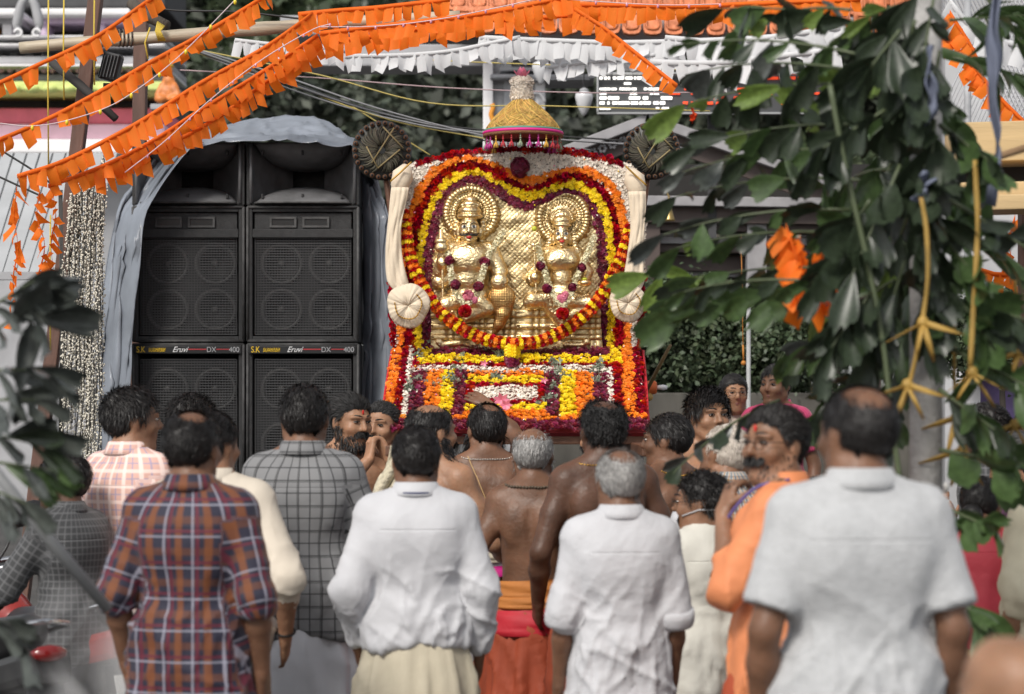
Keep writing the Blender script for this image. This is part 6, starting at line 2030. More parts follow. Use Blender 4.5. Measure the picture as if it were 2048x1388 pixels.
def shirt(P, ax, torso, cones_t, m, sleeve=.55, hem=.86, loose=.016, collar=True, cuff=False, wr=.008, flare=.0, seed=0, neck=None, bare=None, name='shirt', res=.015):
    s, Ln, b = P['s'], P['Ln'], P['b']
    gx = [np.arange(a[0] - .04, a[-1] + .04, res) for a in ax[:2]]
    zs = np.arange(max(.2, hem * s - .06), 1.56 * s, res)
    F = Field(gx[0], gx[1], zs)
    for kd, c, r, k in torso: F.ell(Ln(c), np.array(r) * s + loose, k=.06)
    if hem < 1.02:
        zc = (min(hem, .95) + .99) / 2
        F.cone(Ln((-.07 * b, 0, 1.0)), (-.075 * b * s, 0, (hem - .05) * s), .112 * b * s + loose, (.112 * b + flare) * s + loose, .06)
        F.cone(Ln((.07 * b, 0, 1.0)), (.075 * b * s, 0, (hem - .05) * s), .112 * b * s + loose, (.112 * b + flare) * s + loose, .06)
    for i_, (a_, b_, ra, rb, k) in enumerate(cones_t):
        dz = np.array((0, 0, -.034 if i_ % 2 else 0.))
        F.cone(Ln(np.array(a_) + dz), Ln(np.array(b_) + dz * .3), ra * s + loose * .5, rb * s + loose * .6, .04)
    F.below(hem * s, lambda X, Y: hem * s + .012 * np.sin(X * 14 + 1) + .01 * np.sin(Y * 17))
    ends = {}
    for sd in 'LR':
        if bare == sd: continue
        S, M, E, W = (np.array(P['arm'][sd][0][0]), np.array(P['arm'][sd][0][1]), np.array(P['arm'][sd][1][1]), np.array(P['arm'][sd][3][1]))
        lo = loose * .55 + .004
        ru, re = .056 * s * (1 + (b - 1) * .6), .043 * s * (1 + (b - 1) * .6)
        if sleeve <= 1:
            e = S + (E - S) * sleeve
            F.cone(S, e, ru + lo, ru * .88 + lo + .008, .03, flat=True)
            ends[sd] = (e, norm(E - S), ru * .88 + lo + .008)
        else:
            F.cone(S, E, ru + lo, re + lo + .006, .03)
            e = E + (W - E) * (sleeve - 1)
            F.cone(E, e, re + lo + .006, .031 * s + lo, .02)
            ends[sd] = (e, norm(W - E), .031 * s + lo + (.012 * (2 - sleeve)))
    F.cone(Ln((0, -.014, 1.535)), Ln((0, .03, 1.62)), .060 * s, .09 * s, .01, sub=True)
    V, Q = F.surface()
    V = relax(V, Q, 2, .5)
    N = normals(V, Q)
    # folds: broad drape, diagonal pulls and pinches at elbows and waist
    o = seed * 7.7
    p = V / s
    diag = fbm(np.stack([p[:, 0] * 5 + p[:, 2] * 2.5 + o, p[:, 1] * 4, p[:, 2] * 9 - np.abs(p[:, 0]) * 6], 1), 3)
    diag2 = 1 - np.abs(vnoise(np.stack([p[:, 0] * 7 - p[:, 2] * 4 + o, p[:, 1] * 5 + 3, p[:, 2] * 13 + p[:, 0] * 7], 1)))
    vert = fbm(np.stack([p[:, 0] * 15 + o, p[:, 1] * 13, p[:, 2] * 2.2], 1), 2)
    low = np.clip((1.36 - p[:, 2]) / .30, 0.2, 1)
    rdg = lambda q, e: (1 - np.abs(vnoise(q))) ** e
    cr1 = rdg(np.stack([p[:, 0] * 4.5 + .6 * diag + o, p[:, 1] * 4 + 3, p[:, 2] * 9 + p[:, 0] * 5], 1), 6)
    cr2 = rdg(np.stack([p[:, 0] * 7 - p[:, 2] * 3 + o + .5 * vert, p[:, 1] * 6 + 5, p[:, 2] * 6 - p[:, 0] * 8 + 4], 1), 7)
    cr3 = rdg(np.stack([p[:, 0] * 12 + o + 2 * vert, p[:, 1] * 10, p[:, 2] * 2.0 + 7], 1), 8)
    dsp = wr * (.45 * diag + 1.0 * cr1 + .75 * cr2 - .35) * low + wr * (.35 * vert + .6 * cr3) * np.clip((1.22 - p[:, 2]) / .25, .1, 1)
    V = V + N * dsp[:, None]
    cc = cloth_coords(P, V)
    sh = link(name, mesh_np(name, V, Q, m, attrs={'cloth': cc}), P['root'])
    cloth_detail(m)
    if collar:
        # folded collar: a band that rises round the neck and turns down
        ring = []
        prof = ((.062, 1.470), (.060, 1.514), (.0615, 1.523), (.067, 1.5215), (.079, 1.494), (.087, 1.474))
        R = []
        for (r, z) in prof:
            row = []
            for k in range(33):
                a = -PI / 2 + (k / 32 - .5) * 2 * PI * .93
                fr = max(0, math.sin(a))
                row.append(Ln(((r * 1.08 + .006 * b) * math.cos(a), -.022 + (r * 1.02) * math.sin(a) + .004, z - .045 * fr - .0 * abs(math.cos(a)))))
            R.append(row)
        mb = MB().grid(R)
        me = mb.mesh('collar', m)
        va = np.array([v.co[:] for v in me.vertices])
        c2 = np.stack([np.arctan2(va[:, 0], -va[:, 1]) * .08, va[:, 2] * 1.3, va[:, 0] * 0], 1).astype(np.float32)
        a = me.attributes.new('cloth', 'FLOAT_VECTOR', 'POINT'); a.data.foreach_set('vector', c2.ravel())
        co = link('collar', me, P['root'])
        solidify(co, .004, 0)
    if cuff:
        for sd, (e, dr, r) in ends.items():
            mb = MB()
            dr = Vector(dr); e = Vector(e)
            pts = [e + dr * t for t in (-.035, -.03, -.012, .008, .022, .026)]
            mb.tube(pts, [r * .94, r * 1.06 + .003, r * 1.08 + .005, r * 1.07 + .005, r * 1.02 + .003, r * .9], 20)
            me = mb.mesh('cuff', m)
            va = np.array([v.co[:] for v in me.vertices])
            a = me.attributes.new('cloth', 'FLOAT_VECTOR', 'POINT')
            a.data.foreach_set('vector', cloth_coords(P, va).astype(np.float32).ravel())
            link('cuff', me, P['root'])


def lower(P, kind='mundu', m=None, waist=1.02, hem=.08, r=1.0, fold=1.0, seed=0, band=None, name=None, border=None, tilt=0.):
    s, b = P['s'], P['b']
    if kind == 'mundu':
        nz, nt = 44, 84
        zz = np.linspace(hem, waist, nz) * s
        th = np.linspace(0, 2 * PI, nt, endpoint=False)
        Z, TH = np.meshgrid(zz, th, indexing='ij')
        t = (waist * s - Z) / (waist - hem) / s
        rx = (.150 * b + .018 + np.clip(t * 4, 0, 1) * .030 * b + t * .045) * r * s
        ry = (.108 * b + .018 + np.clip(t * 4, 0, 1) * .032 * b + t * .055) * r * s
        nx = np.stack([np.cos(TH) * 3 + seed, np.sin(TH) * 3, Z * 1.1], -1)
        fo = vnoise(nx * 1.6) * .020 + (1 - np.abs(vnoise(np.stack([np.cos(TH) * 4 + seed, np.sin(TH) * 4, Z * 3 + np.cos(TH + 1) * 2], -1)))) ** 5 * .016
        dg = (1 - np.abs(vnoise(np.stack([np.cos(TH) * 2.2 + Z * 3, np.sin(TH) * 2 + seed, Z * 9 + np.cos(TH) * 2.4], -1)))) ** 6 * .012
        k = fold * np.clip(t * 5, 0.15, 1)
        X = np.cos(TH) * (rx + (fo + dg) * k)
        Y = np.sin(TH) * (ry + (fo + dg) * k)
        Z = Z + tilt * np.cos(TH) * np.clip(1 - t * 3, 0, 1)
        V = np.stack([X, Y, Z], -1).reshape(-1, 3)
        f = []
        i, j = np.meshgrid(np.arange(nz - 1), np.arange(nt), indexing='ij')
        j2 = (j + 1) % nt
        Q = np.stack([i * nt + j, i * nt + j2, (i + 1) * nt + j2, (i + 1) * nt + j], -1).reshape(-1, 4)
        cc = np.stack([TH.ravel() * .2, V[:, 2], V[:, 2] * 0], 1)
        o = link(name or 'mundu', mesh_np('mundu', V, Q, m, attrs={'cloth': cc}), P['root'])
        if band:
            for (z0, z1, bm_, g) in band:
                mb = MB()
                rows = []
                n = 8
                for q in range(n + 1):
                    z = z0 + (z1 - z0) * q / n
                    tt = max(0, (waist - z)) / (waist - hem)
                    row = []
                    for k2 in range(65):
                        a = 2 * PI * k2 / 64
                        bul = math.sin(PI * q / n) * .010 + g + .004 * math.sin(a * 3 + q * 1.3) + .003 * math.sin(q * 2.6 + a)
                        rr = (.150 * b + .020 + min(tt * 4, 1) * .030 * b + tt * .045) * r + bul
                        r2 = (.108 * b + .020 + min(tt * 4, 1) * .032 * b + tt * .055) * r + bul
                        row.append(Vector((rr * math.cos(a), r2 * math.sin(a), z + .012 * math.sin(a * 1 + 1))) * s)
                    rows.append(row)
                mb.grid(rows)
                mb.build('waist_cloth', bm_, P['root'])
    else:
        F = Field(np.arange(-.27 * b, .27 * b, .020), np.arange(-.22, .24, .020), np.arange(.02, 1.1 * s, .03))
        F.ell((0, 0, .93 * s), np.array((.168 * b, .122 * b, .15)) * s + .008, k=.05)
        for q in (-1, 1):
            hx = q * .088 * b * s
            F.cone((hx, 0, .90 * s), (hx, .01, .50 * s), .098 * b * s, .078 * s, .03)
            F.cone((hx, .01, .50 * s), (hx, -.01, .07 * s), .078 * s, .066 * s, .02)
        F.above(1.04 * s)
        V, Q = F.surface(); V = relax(V, Q, 1)
        N = normals(V, Q)
        V = V + N * (.006 * fbm(V * 14 + seed, 2))[:, None]
        link(name or 'trousers', mesh_np('trousers', V, Q, m), P['root'])


# ---- hair
def hairline(y, style):
    xs = np.array([-.115, -.085, -.055, -.020, .010, .030, .055, .080])
    z = {'short': [-.062, -.068, -.060, -.020, -.002, .012, .050, .068],
         'low': [-.085, -.085, -.070, -.030, -.012, .004, .040, .060],
         'long': [-.12, -.12, -.11, -.075, -.03, .01, .045, .062]}[style]
    return np.interp(y, xs, z)


def head_hair(P, m, n=None, length=.022, style='short', bald=0., bald_c=(0, -.045, .1), lift=.55, comb=(0, -.5, -.6), curl=0., thick=.010, part=None, grey=None, seed=0, recede=0., bun=False, width=.0011):
    rg = np.random.default_rng(seed + 5)
    hs = P['hs']
    n = n or (3900 if P['d'] < 9 else 1900)
    width = width * (1 if P['d'] < 9 else 1.5)
    c0, rad = np.array((0, -.016, .030)), np.array((.077, .097, .086))
    fib = np.arange(int(n * 1.9)) + .5
    ph = np.arccos(1 - 2 * fib / len(fib)); th = PI * (1 + 5 ** .5) * fib
    U = np.stack([np.cos(th) * np.sin(ph), np.sin(th) * np.sin(ph), np.cos(ph)], 1) + rg.normal(0, .04, (len(fib), 3))
    U /= np.linalg.norm(U, axis=1, keepdims=True)
    p = c0 + U * rad
    # neck and nape follow the skull base rather than the round ellipsoid
    nape = p[:, 2] < -.03
    p[nape, 1] = np.minimum(p[nape, 1], -.060 - .25 * (p[nape, 2] + .03))
    def region(q):
        zt = hairline(q[:, 1] + np.where(q[:, 1] > 0, recede * (.5 + 6 * np.abs(q[:, 0])), 0), style)
        ok = q[:, 2] > zt + .004 * vnoise(q * 90)
        ok &= ~((np.abs(q[:, 0]) > .068) & (np.abs(q[:, 1] + .006) < .022) & (q[:, 2] < .022))
        return ok
    ok = region(p)
    if bald:
        dd = np.linalg.norm((p - np.array(bald_c)) * np.array((1, .8, 1)), axis=1)
        keep = rg.random(len(p)) < np.clip((dd - bald * .6) / (bald * .5), .04, 1)
        ok &= keep
    p, u = p[ok], U[ok]
    nr = u / rad; nr /= np.linalg.norm(nr, axis=1, keepdims=True)
    cb = np.array(comb, float)[None] + np.zeros_like(p)
    if part is not None:
        cb[:, 0] += np.where(p[:, 0] > part, 1, -1) * .9 * np.clip((p[:, 2] - .02) / .06, 0, 1)
    # sides and back fall downwards
    dn = np.clip((.07 - p[:, 2]) / .07, 0, 1)[:, None]
    cb = cb * (1 - dn) + np.array((0, -.25, -1.)) * dn
    tg = cb - nr * np.sum(cb * nr, 1, keepdims=True)
    tg /= np.linalg.norm(tg, axis=1, keepdims=True) + 1e-6
    lf = lift * (1 - .55 * dn)
    L = length * (.6 + .8 * rg.random(len(p)))[:, None] * (1 - .45 * np.clip((-.01 - p[:, 2]) / .06, 0, 1)[:, None] * (style != 'long'))
    dr = nr * lf + tg * (1 - lf * .5) + rg.normal(0, .24 + curl * .5, p.shape)
    dr /= np.linalg.norm(dr, axis=1, keepdims=True)
    base = p + nr * thick * .55
    d2 = dr * .35 + tg * .9 + rg.normal(0, .12 + curl * .8, p.shape) - nr * .18
    d2 /= np.linalg.norm(d2, axis=1, keepdims=True)
    q1 = base + dr * L * .5
    q2 = q1 + d2 * L * .6
    sd = np.cross(nr, tg) + rg.normal(0, .3, p.shape)
    sd /= np.linalg.norm(sd, axis=1, keepdims=True)
    w = width * (.7 + .6 * rg.random(len(p)))[:, None]
    V = np.stack([base - sd * w, base + sd * w, q1 - sd * w * .8, q1 + sd * w * .8, q2 - sd * w * .25, q2 + sd * w * .25], 1).reshape(-1, 3)
    k = (np.arange(len(p)) * 6)[:, None]
    Q = np.concatenate([k + np.array([[0, 1, 3, 2]]), k + np.array([[2, 3, 5, 4]])])
    rv = np.repeat(rg.random(len(p)), 6)
    # close-fitting scalp shell under the strands
    nu, nv = 56, 36
    a, e = np.meshgrid(np.linspace(0, 2 * PI, nu, endpoint=False), np.linspace(0.02, PI - .25, nv), indexing='ij')
    SU = np.stack([np.cos(a) * np.sin(e), np.sin(a) * np.sin(e), np.cos(e)], -1).reshape(-1, 3)
    S = c0 + SU * rad
    np_ = S[:, 2] < -.03
    S[np_, 1] = np.minimum(S[np_, 1], -.060 - .25 * (S[np_, 2] + .03))
    okS = region(S)
    if bald: okS &= np.linalg.norm((S - np.array(bald_c)) * np.array((1, .8, 1)), axis=1) > bald * .95
    S = S + SU * (thick * (.75 + .5 * vnoise(S * 60 + seed)) * np.clip((S[:, 2] - hairline(S[:, 1], style)) / .03, .02, 1))[:, None]
    i, j = np.meshgrid(np.arange(nu), np.arange(nv - 1), indexing='ij')
    i2 = (i + 1) % nu
    SQ = np.stack([i * nv + j, i * nv + j + 1, i2 * nv + j + 1, i2 * nv + j], -1).reshape(-1, 4)
    SQ = SQ[okS[SQ].all(1)] + len(V)
    V = np.concatenate([V, S]); Q = np.concatenate([Q, SQ])
    rv = np.concatenate([rv, .3 + .2 * RNG.random(len(S))])
    if bun:
        g = MB().sphere((0, -.125, -.035), (.05, .042, .048), 12)
        o = len(V)
        V = np.concatenate([V, np.array(g.v)]); Q = np.concatenate([Q, np.array(g.f) + o]); rv = np.concatenate([rv, np.full(len(g.v), .4)])
    Vw = P['hp'] + (V * hs) @ P['RH'].T
    link('hair', mesh_np('hair', Vw, Q, m, attrs={'rnd': rv}), P['root'])


def strands(P, idx, m, n, length, dirn, name, width=.0016, jitter=.35, seed=0, inset=0.):
    """short strands grown from the body's own surface at vertices idx"""
    if len(idx) == 0: return
    rg = np.random.default_rng(seed + 11)
    if P['N'] is None: P['N'] = normals(P['V'], P['Q'])
    k = rg.choice(idx, n)
    p = P['V'][k] + rg.normal(0, .003, (n, 3)); nr = P['N'][k]
    dr = (np.asarray(dirn, float) * P['hs']) @ P['RH'].T / P['hs']
    d = nr * .55 + dr + rg.normal(0, jitter, (n, 3))
    d /= np.linalg.norm(d, axis=1, keepdims=True)
    L = length * (.5 + rg.random((n, 1))) * P['hs']
    p = p - nr * .002
    q = p + d * L * .55
    q2 = q + (d * .6 + dr) * L * .45
    sd = np.cross(d, nr + 1e-3); sd /= np.linalg.norm(sd, axis=1, keepdims=True) + 1e-9
    w = width
    V = np.stack([p - sd * w, p + sd * w, q - sd * w, q + sd * w, q2 - sd * w * .3, q2 + sd * w * .3], 1).reshape(-1, 3)
    kk = (np.arange(n) * 6)[:, None]
    Q = np.concatenate([kk + np.array([[0, 1, 3, 2]]), kk + np.array([[2, 3, 5, 4]])])
    link(name, mesh_np(name, V, Q, m, attrs={'rnd': np.repeat(rg.random(n), 6)}), P['root'])


def face_hair(P, m, full=True, length=.02, n=1500, moust=True, stubble=False, mm=None):
    h = P['Hh']
    lim = (np.abs(h) < .13).all(1)
    if full:
        jaw = lim & (h[:, 2] < -.052) & (h[:, 2] > -.125) & (h[:, 1] > -.012) & ~((np.abs(h[:, 0]) < .024) & (h[:, 2] > -.074)) & (h[:, 2] < -.045 + .1 * (-.02 - 0) )
        side = lim & (h[:, 2] <= -.015) & (h[:, 2] > -.06) & (h[:, 1] > -.014) & (h[:, 1] < .035) & (np.abs(h[:, 0]) > .045)
        strands(P, np.where(jaw | side)[0], m, n, length, (0, .25, -.9), 'beard', width=.0018)
    if moust:
        mo = lim & (h[:, 2] < -.034) & (h[:, 2] > -.048) & (h[:, 1] > .06) & (np.abs(h[:, 0]) < .032)
        strands(P, np.where(mo)[0], mm or m, 420, .015, (0, .1, -.7), 'moustache', width=.0018)


def eyes(P, opt):
    dark = mat('eye_dark', (.012, .008, .006), .15)
    white = mat('eye_white', (.42, .38, .35), .25)
    hair_m = mat('brow_hair', (.012, .010, .009), .5)
    R = Matrix(P['RH'].tolist()).to_4x4()
    hs = P['hs']
    for q in (-1, 1):
        c = Vector(P['hd']((q * .031, .0815, .0095)))
        e = MB().sphere((0, 0, 0), (.0130 * hs, .0105 * hs, .0047 * hs), 12).build('eye', white, P['root'])
        e.location = c; e.rotation_euler = R.to_euler()
        iris = MB().sphere((0, .0075 * hs, 0), (.0058 * hs, .0042 * hs, .0058 * hs), 10).build('iris', dark, e)
        lid = MB().tube([(-.016 * hs, .004 * hs, .002 * hs), (-.008 * hs, .0112 * hs, .0042 * hs), (.004 * hs, .0116 * hs, .0046 * hs), (.016 * hs, .004 * hs, .002 * hs)], [.0012 * hs, .0024 * hs, .0024 * hs, .0012 * hs], 6).build('eyelid', hair_m, e)
        pts = [P['hd']((q * (.012 + .011 * t), .099 - .0055 * t - .0012 * t * t, .034 + .0055 * math.sin(t / 3.5 * PI) - .001 * t)) for t in (0, 1, 2, 3, 3.6)]
        MB().tube(pts, [.002 * hs, .0036 * hs, .0036 * hs, .0026 * hs, .0008 * hs], 6).build('eyebrow', hair_m, P['root'])
    lip = mat('lip', opt.get('lip', (.20, .075, .06)), .4)
    MB().tube([P['hd']((-.021, .078, -.057)), P['hd']((-.008, .0868, -.0545)), P['hd']((.008, .0868, -.0545)), P['hd']((.021, .078, -.057))], [.001, .0045 * hs, .0045 * hs, .001], 6).build('lip', lip, P['root'])
    MB().tube([P['hd']((-.018, .078, -.062)), P['hd']((0, .0855, -.0645)), P['hd']((.018, .078, -.062))], [.001, .005 * hs, .001], 6).build('lip', lip, P['root'])
    if opt.get('tilak'):
        MB().sphere(P['hd']((0, .0865, .052)), (.006 * hs, .0025, .011 * hs), 10, R.to_3x3()).build('forehead_mark', mat('vermilion', (.55, .02, .015), .7), P['root'])
    if opt.get('glasses'):
        gm = mat('spectacle_frame', (.03, .025, .025), .3, .6)
        g = MB()
        for q in (-1, 1):
            g.tube([P['hd']((q * .034 + .024 * math.cos(a), .103 - abs(.024 * math.cos(a)) * .12, .006 + .017 * math.sin(a))) for a in np.linspace(0, 2 * PI, 17)], .0012 * hs, 5, caps=False)
            g.tube([P['hd']((q * .058, .098, .009)), P['hd']((q * .079, .04, .011)), P['hd']((q * .081, -.004, .012))], .0014 * hs, 5)
        g.tube([P['hd']((-.010, .104, .010)), P['hd']((0, .108, .012)), P['hd']((.010, .104, .010))], .0014 * hs, 5)
        g.build('glasses', gm, P['root'])


# ---- small worn things
def beads(P, m, r=.006, drop=.0, n=64, rad=1.0, low=0.):
    """string of beads lying on the skin round the base of the neck"""
    mb = MB()
    if P['N'] is None: P['N'] = normals(P['V'], P['Q'])
    V, pt = P['V'], []
    for k in range(n):
        a = 2 * PI * k / n
        f = math.sin(a)
        z = 1.475 + (-.005 - low if f < 0 else -.05 - drop) * abs(f)
        q = P['Ln']((.12 * rad * math.cos(a), -.012 + .13 * f, z))
        i = np.argmin(np.sum((V - q) ** 2 * np.array((1, 1, 3.)), 1))
        pt.append(V[i] + P['N'][i] * r * .6)
    for k in range(n):
        mb.sphere(np.mean([pt[(k + j) % n] for j in range(-3, 4)], 0), r * P['s'], 8)
    mb.tube([np.mean([pt[(k + j) % n] for j in range(-3, 4)], 0) for k in range(n + 1)], r * .3, 5)
    mb.build('bead_necklace', m, P['root'])


def sacred_thread(P, m):
    """thin cord over the shoulder and diagonally down the back"""
    L = P['Ln']
    b = P['b']
    pts = [(-.085, .06, 1.45), (-.085, -.01, 1.482), (-.07, -.085 * b, 1.44), (-.02, -.128 * b, 1.33), (.025, -.129 * b, 1.2), (.05, -.118 * b, 1.08), (.09, -.1 * b, 1.0)]
    V, N = P['V'], None
    out = []
    for p in bez(pts, 40):
        q = L(p)
        k = np.argmin(np.sum((V - q) ** 2, 1))
        if P['N'] is None: P['N'] = normals(P['V'], P['Q'])
        out.append(V[k] + P['N'][k] * .004)
    out = [np.mean(out[max(0, i - 2):i + 3], 0) for i in range(len(out))]
    MB().tube(out, .0028, 6).build('sacred_thread', m, P['root'])


def bangle(P, sd, m, f=.93, r=.034):
    a, b = np.array(P['arm'][sd][2][0]), np.array(P['arm'][sd][3][1])
    c = a + (b - a) * f
    ax = Vector(norm(b - a))
    R = ax.to_track_quat('Z', 'Y').to_matrix()
    pts = [Vector(c) + R @ Vector((r * math.cos(t), r * math.sin(t), 0)) for t in np.linspace(0, 2 * PI, 25)]
    MB().tube(pts, .004, 6, caps=False).build('bangle', m, P['root'])


def lanyard(P, m, w=.006):
    """flat ribbon under the collar and round the neck"""
    pts = [P['Ln'](((.080 + .006 * P['b']) * math.cos(a), -.020 + .082 * math.sin(a), 1.484 - (.05 if math.sin(a) > 0 else .0) * abs(math.sin(a)))) for a in np.linspace(0, 2 * PI, 41)]
    MB().tube(pts, w, 6, caps=False).build('lanyard', m, P['root'])


HAIR_BLACK = lambda: mat('hair_black', (.014, .012, .0115), .48, rnd=.5, spec=.35)
HAIR_SALT = lambda: mat('hair_salt', (.060, .058, .057), .6, rnd=.9, spec=.25)
HAIR_GREY = lambda: mat('hair_grey', (.33, .32, .31), .5, rnd=.55)
HAIR_DARKGREY = lambda: mat('hair_darkgrey', (.026, .025, .025), .6, rnd=.9, spec=.22)

# ---------------------------------------------------------------- fishtail-palm decorations, concrete post
LEAF_A = mat('palm_dark', (.026, .038, .021), .36, var=.4, vscale=6, trans=.14, spec=.5, stretch=(1, 1, 4))
LEAF_B = mat('palm_mid', (.062, .105, .036), .36, var=.3, vscale=6, trans=.28, spec=.5)
LEAF_C = mat('palm_bright', (.16, .24, .05), .45, var=.3, vscale=8, trans=.35)
LEAF_G = mat('palm_grey', (.060, .068, .061), .33, var=.4, vscale=5, trans=.10, spec=.6)
STEM = mat('palm_stem', (.075, .095, .045), .5)
DRY = mat('dry_leaf', (.46, .29, .07), .6, var=.25, vscale=10, trans=.3)


def fishtail(seed, m):
    """one wedge-shaped leaflet, unit length along -z, ragged outer end, folded along its ribs"""
    rg = random.Random(seed)
    n = 9
    rows = []
    wid = .25 + .16 * rg.random()
    skew = rg.gauss(0, .16)
    droop = .12 + .2 * rg.random()
    tips = [1 + rg.gauss(0, .05) - .30 * abs(j / (n - 1) - .5 + skew) + .07 * (j % 2) for j in range(n)]
    for i in range(7):
        t = i / 6
        row = []
        for j in range(n):
            s_ = j / (n - 1) - .5
            w = wid * 2 * (t ** .75) * (1 - .25 * max(0, t - .75) / .25 * abs(s_) * 2)
            z = -t * tips[j]
            row.append(Vector((s_ * w + skew * t * t * .5, .03 * math.cos(j * PI) * t * (.3 + abs(s_)) - droop * t * t + .10 * math.cos(s_ * PI) * t, z)))
        rows.append(row)
    return MB().grid(rows).mesh('leaflet', m)


def blade(seed, m, wid=.07):
    rg = random.Random(seed)
    rows = []
    dr = .25 + .3 * rg.random()
    for i in range(9):
        t = i / 8
        w = wid * math.sin(PI * min(1, .08 + t * .95)) ** .7
        rows.append([Vector((s_ * w, -dr * t * t + abs(s_) * .02, -t * (1 - dr * .3 * t))) for s_ in (-1, 0, 1)])
    return MB().grid(rows).mesh('leaflet', m)


FT = {'a': [fishtail(k, LEAF_A) for k in range(8)], 'b': [fishtail(k + 20, LEAF_B) for k in range(6)], 'c': [fishtail(k + 40, LEAF_C) for k in range(4)], 'g': [fishtail(k + 60, LEAF_G) for k in range(6)], 'l': [blade(k, LEAF_B) for k in range(5)]}


def frond(p0, p1, d0, d1, size, kinds, label, group, n=12, sag=.0, seed=0, hang=.8, both=True, stem_r=.006, first=.12, thin=1.):
    rg = random.Random(seed)
    A, B = at(*p0, d0), at(*p1, d1)
    pts = []
    for i in range(15):
        t = i / 14
        pts.append(A.lerp(B, t) + Vector((0, 0, sag * 4 * t * (1 - t))))
    root = empty('palm_frond', A, 0, label, 'palm frond', group)
    MB().tube([p - A for p in pts], [stem_r * (1 - .7 * i / 14) for i in range(15)], 6).build('rachis', STEM, root)
    for k in range(n):
        t = first + (1 - first) * (k + rg.random() * .5) / n
        i = min(13, int(t * 14))
        p = pts[i].lerp(pts[i + 1], t * 14 - i)
        tg = (pts[min(14, i + 1)] - pts[i]).normalized()
        side = 1 if (k % 2 == 0 or not both) else -1
        out = Vector((0, -1, .1)) if side > 0 else Vector((0, .8, .25))
        dr = (Vector((0, 0, -hang * (.25 + .9 * rg.random()))) * (1 if side > 0 else .4) + tg * (.45 + .5 * rg.random()) + out * (.25 + .45 * rg.random()) + Vector((rg.gauss(0, .3), rg.gauss(0, .25), rg.gauss(0, .3)))).normalized()
        if k == n - 1: dr = (tg + Vector((0, -.2, -.3))).normalized()
        z = -dr
        y = Vector((rg.gauss(0, .35), 1, rg.gauss(.5, .3))); y = (y - z * y.dot(z)).normalized()
        x = y.cross(z)
        R = Matrix((x, y, z)).transposed().to_4x4()
        s_ = size * (.7 + .55 * rg.random())
        o = link('leaflet', rg.choice(FT[rg.choice(kinds)]), root)
        o.matrix_local = Matrix.Translation(p - A) @ R @ Matrix.Diagonal((s_ * thin, s_, s_, 1))
    return root


cp = MB().lathe([(.052, 0), (.050, 2.0), (.046, 4.2)], (at(1852, 0, 7.35).x, 7.35, 0), 20)
tag(cp.build('concrete_post', mat('concrete', (.30, .29, .28), .85, var=.3, vscale=14, bump=.6, bscale=60), origin=(at(1852, 0, 7.35).x, 7.35, 0)), 'grey concrete post wrapped in dark tied palm fronds', 'post')
tie = MB().tube([at(1852, 0, 7.35).xy.to_3d() + Vector((.058 * math.cos(a), .058 * math.sin(a), at(0, 1005, 7.35).z - .03 * math.cos(a))) for a in np.linspace(0, 2 * PI, 25)], .009, 6)
tie.tube([at(1890, 985, 7.27), at(1894, 972, 7.26), at(1888, 968, 7.26)], .008, 6)
tag(tie.build('white_rope', mat('rope_white', (.60, .59, .57), .7), origin=at(1840, 1000, 7.35)), 'white rope tied round the concrete post', 'rope')

G_R = 'dark fishtail palm fronds tied to the concrete post'
def LBF(b):
    return 'dark fishtail palm frond ' + ('wrapped close along the concrete post' if b[0] > 1690 else 'reaching over the display board' if b[1] < 260 else 'reaching before the pavilion beams' if b[1] < 520 else 'drooping over the shrubs by the wall')
FR = [  # rachis start, end, depths, leaflet size, kinds
    ((1720, 110), (1345, 92), .105, 'ab'), ((1760, 60), (1420, 20), .10, 'aa'), ((1740, 170), (1350, 215), .115, 'a'), ((1700, 140), (1370, 150), .105, 'ag'), ((1740, 250), (1365, 300), .115, 'aag'), ((1700, 300), (1350, 350), .11, 'ag'),
    ((1720, 360), (1330, 400), .115, 'aab'), ((1700, 420), (1310, 475), .115, 'aag'), ((1720, 470), (1340, 500), .12, 'ab'), ((1700, 540), (1330, 575), .12, 'aab'), ((1680, 570), (1345, 590), .11, 'ab'), ((1690, 590), (1340, 625), .11, 'abb'),
    ((1740, 660), (1570, 720), .11, 'ab'), ((1760, 740), (1650, 810), .11, 'aab'), ((1800, 300), (1640, 620), .12, 'a'), ((1810, 200), (1690, 480), .12, 'a'), ((1820, 420), (1720, 760), .12, 'a'), ((1830, 100), (1750, 380), .12, 'a'),
    ((1850, 80), (1800, 420), .12, 'a'), ((1850, 380), (1790, 800), .12, 'a'), ((1800, 10), (1620, 130), .11, 'ab'), ((1840, 540), (1760, 900), .12, 'a'), ((1780, 120), (1560, 330), .115, 'a'), ((1800, 420), (1560, 560), .115, 'a'),
    ((1830, 250), (1920, 420), .11, 'a'), ((1850, 150), (1930, 300), .11, 'a'), ((1850, 420), (1890, 640), .11, 'a'), ((1790, 560), (1650, 700), .11, 'a'), ((1700, 20), (1480, 60), .1, 'a'), ((1780, 340), (1650, 400), .12, 'a')]
FRN = [((1870, -20), (1830, 220)), ((1880, 100), (1840, 330)), ((1830, 40), (1780, 260)), ((1870, 240), (1850, 480)), ((1850, 330), (1870, 560)), ((1830, 430), (1860, 680)), ((1800, 330), (1700, 560)), ((1810, 520), (1740, 740)), ((1850, -30), (1760, 90)), ((1770, 220), (1640, 300)), ((1800, 60), (1690, 200)), ((1740, 400), (1640, 560)), ((1760, 560), (1660, 700))]
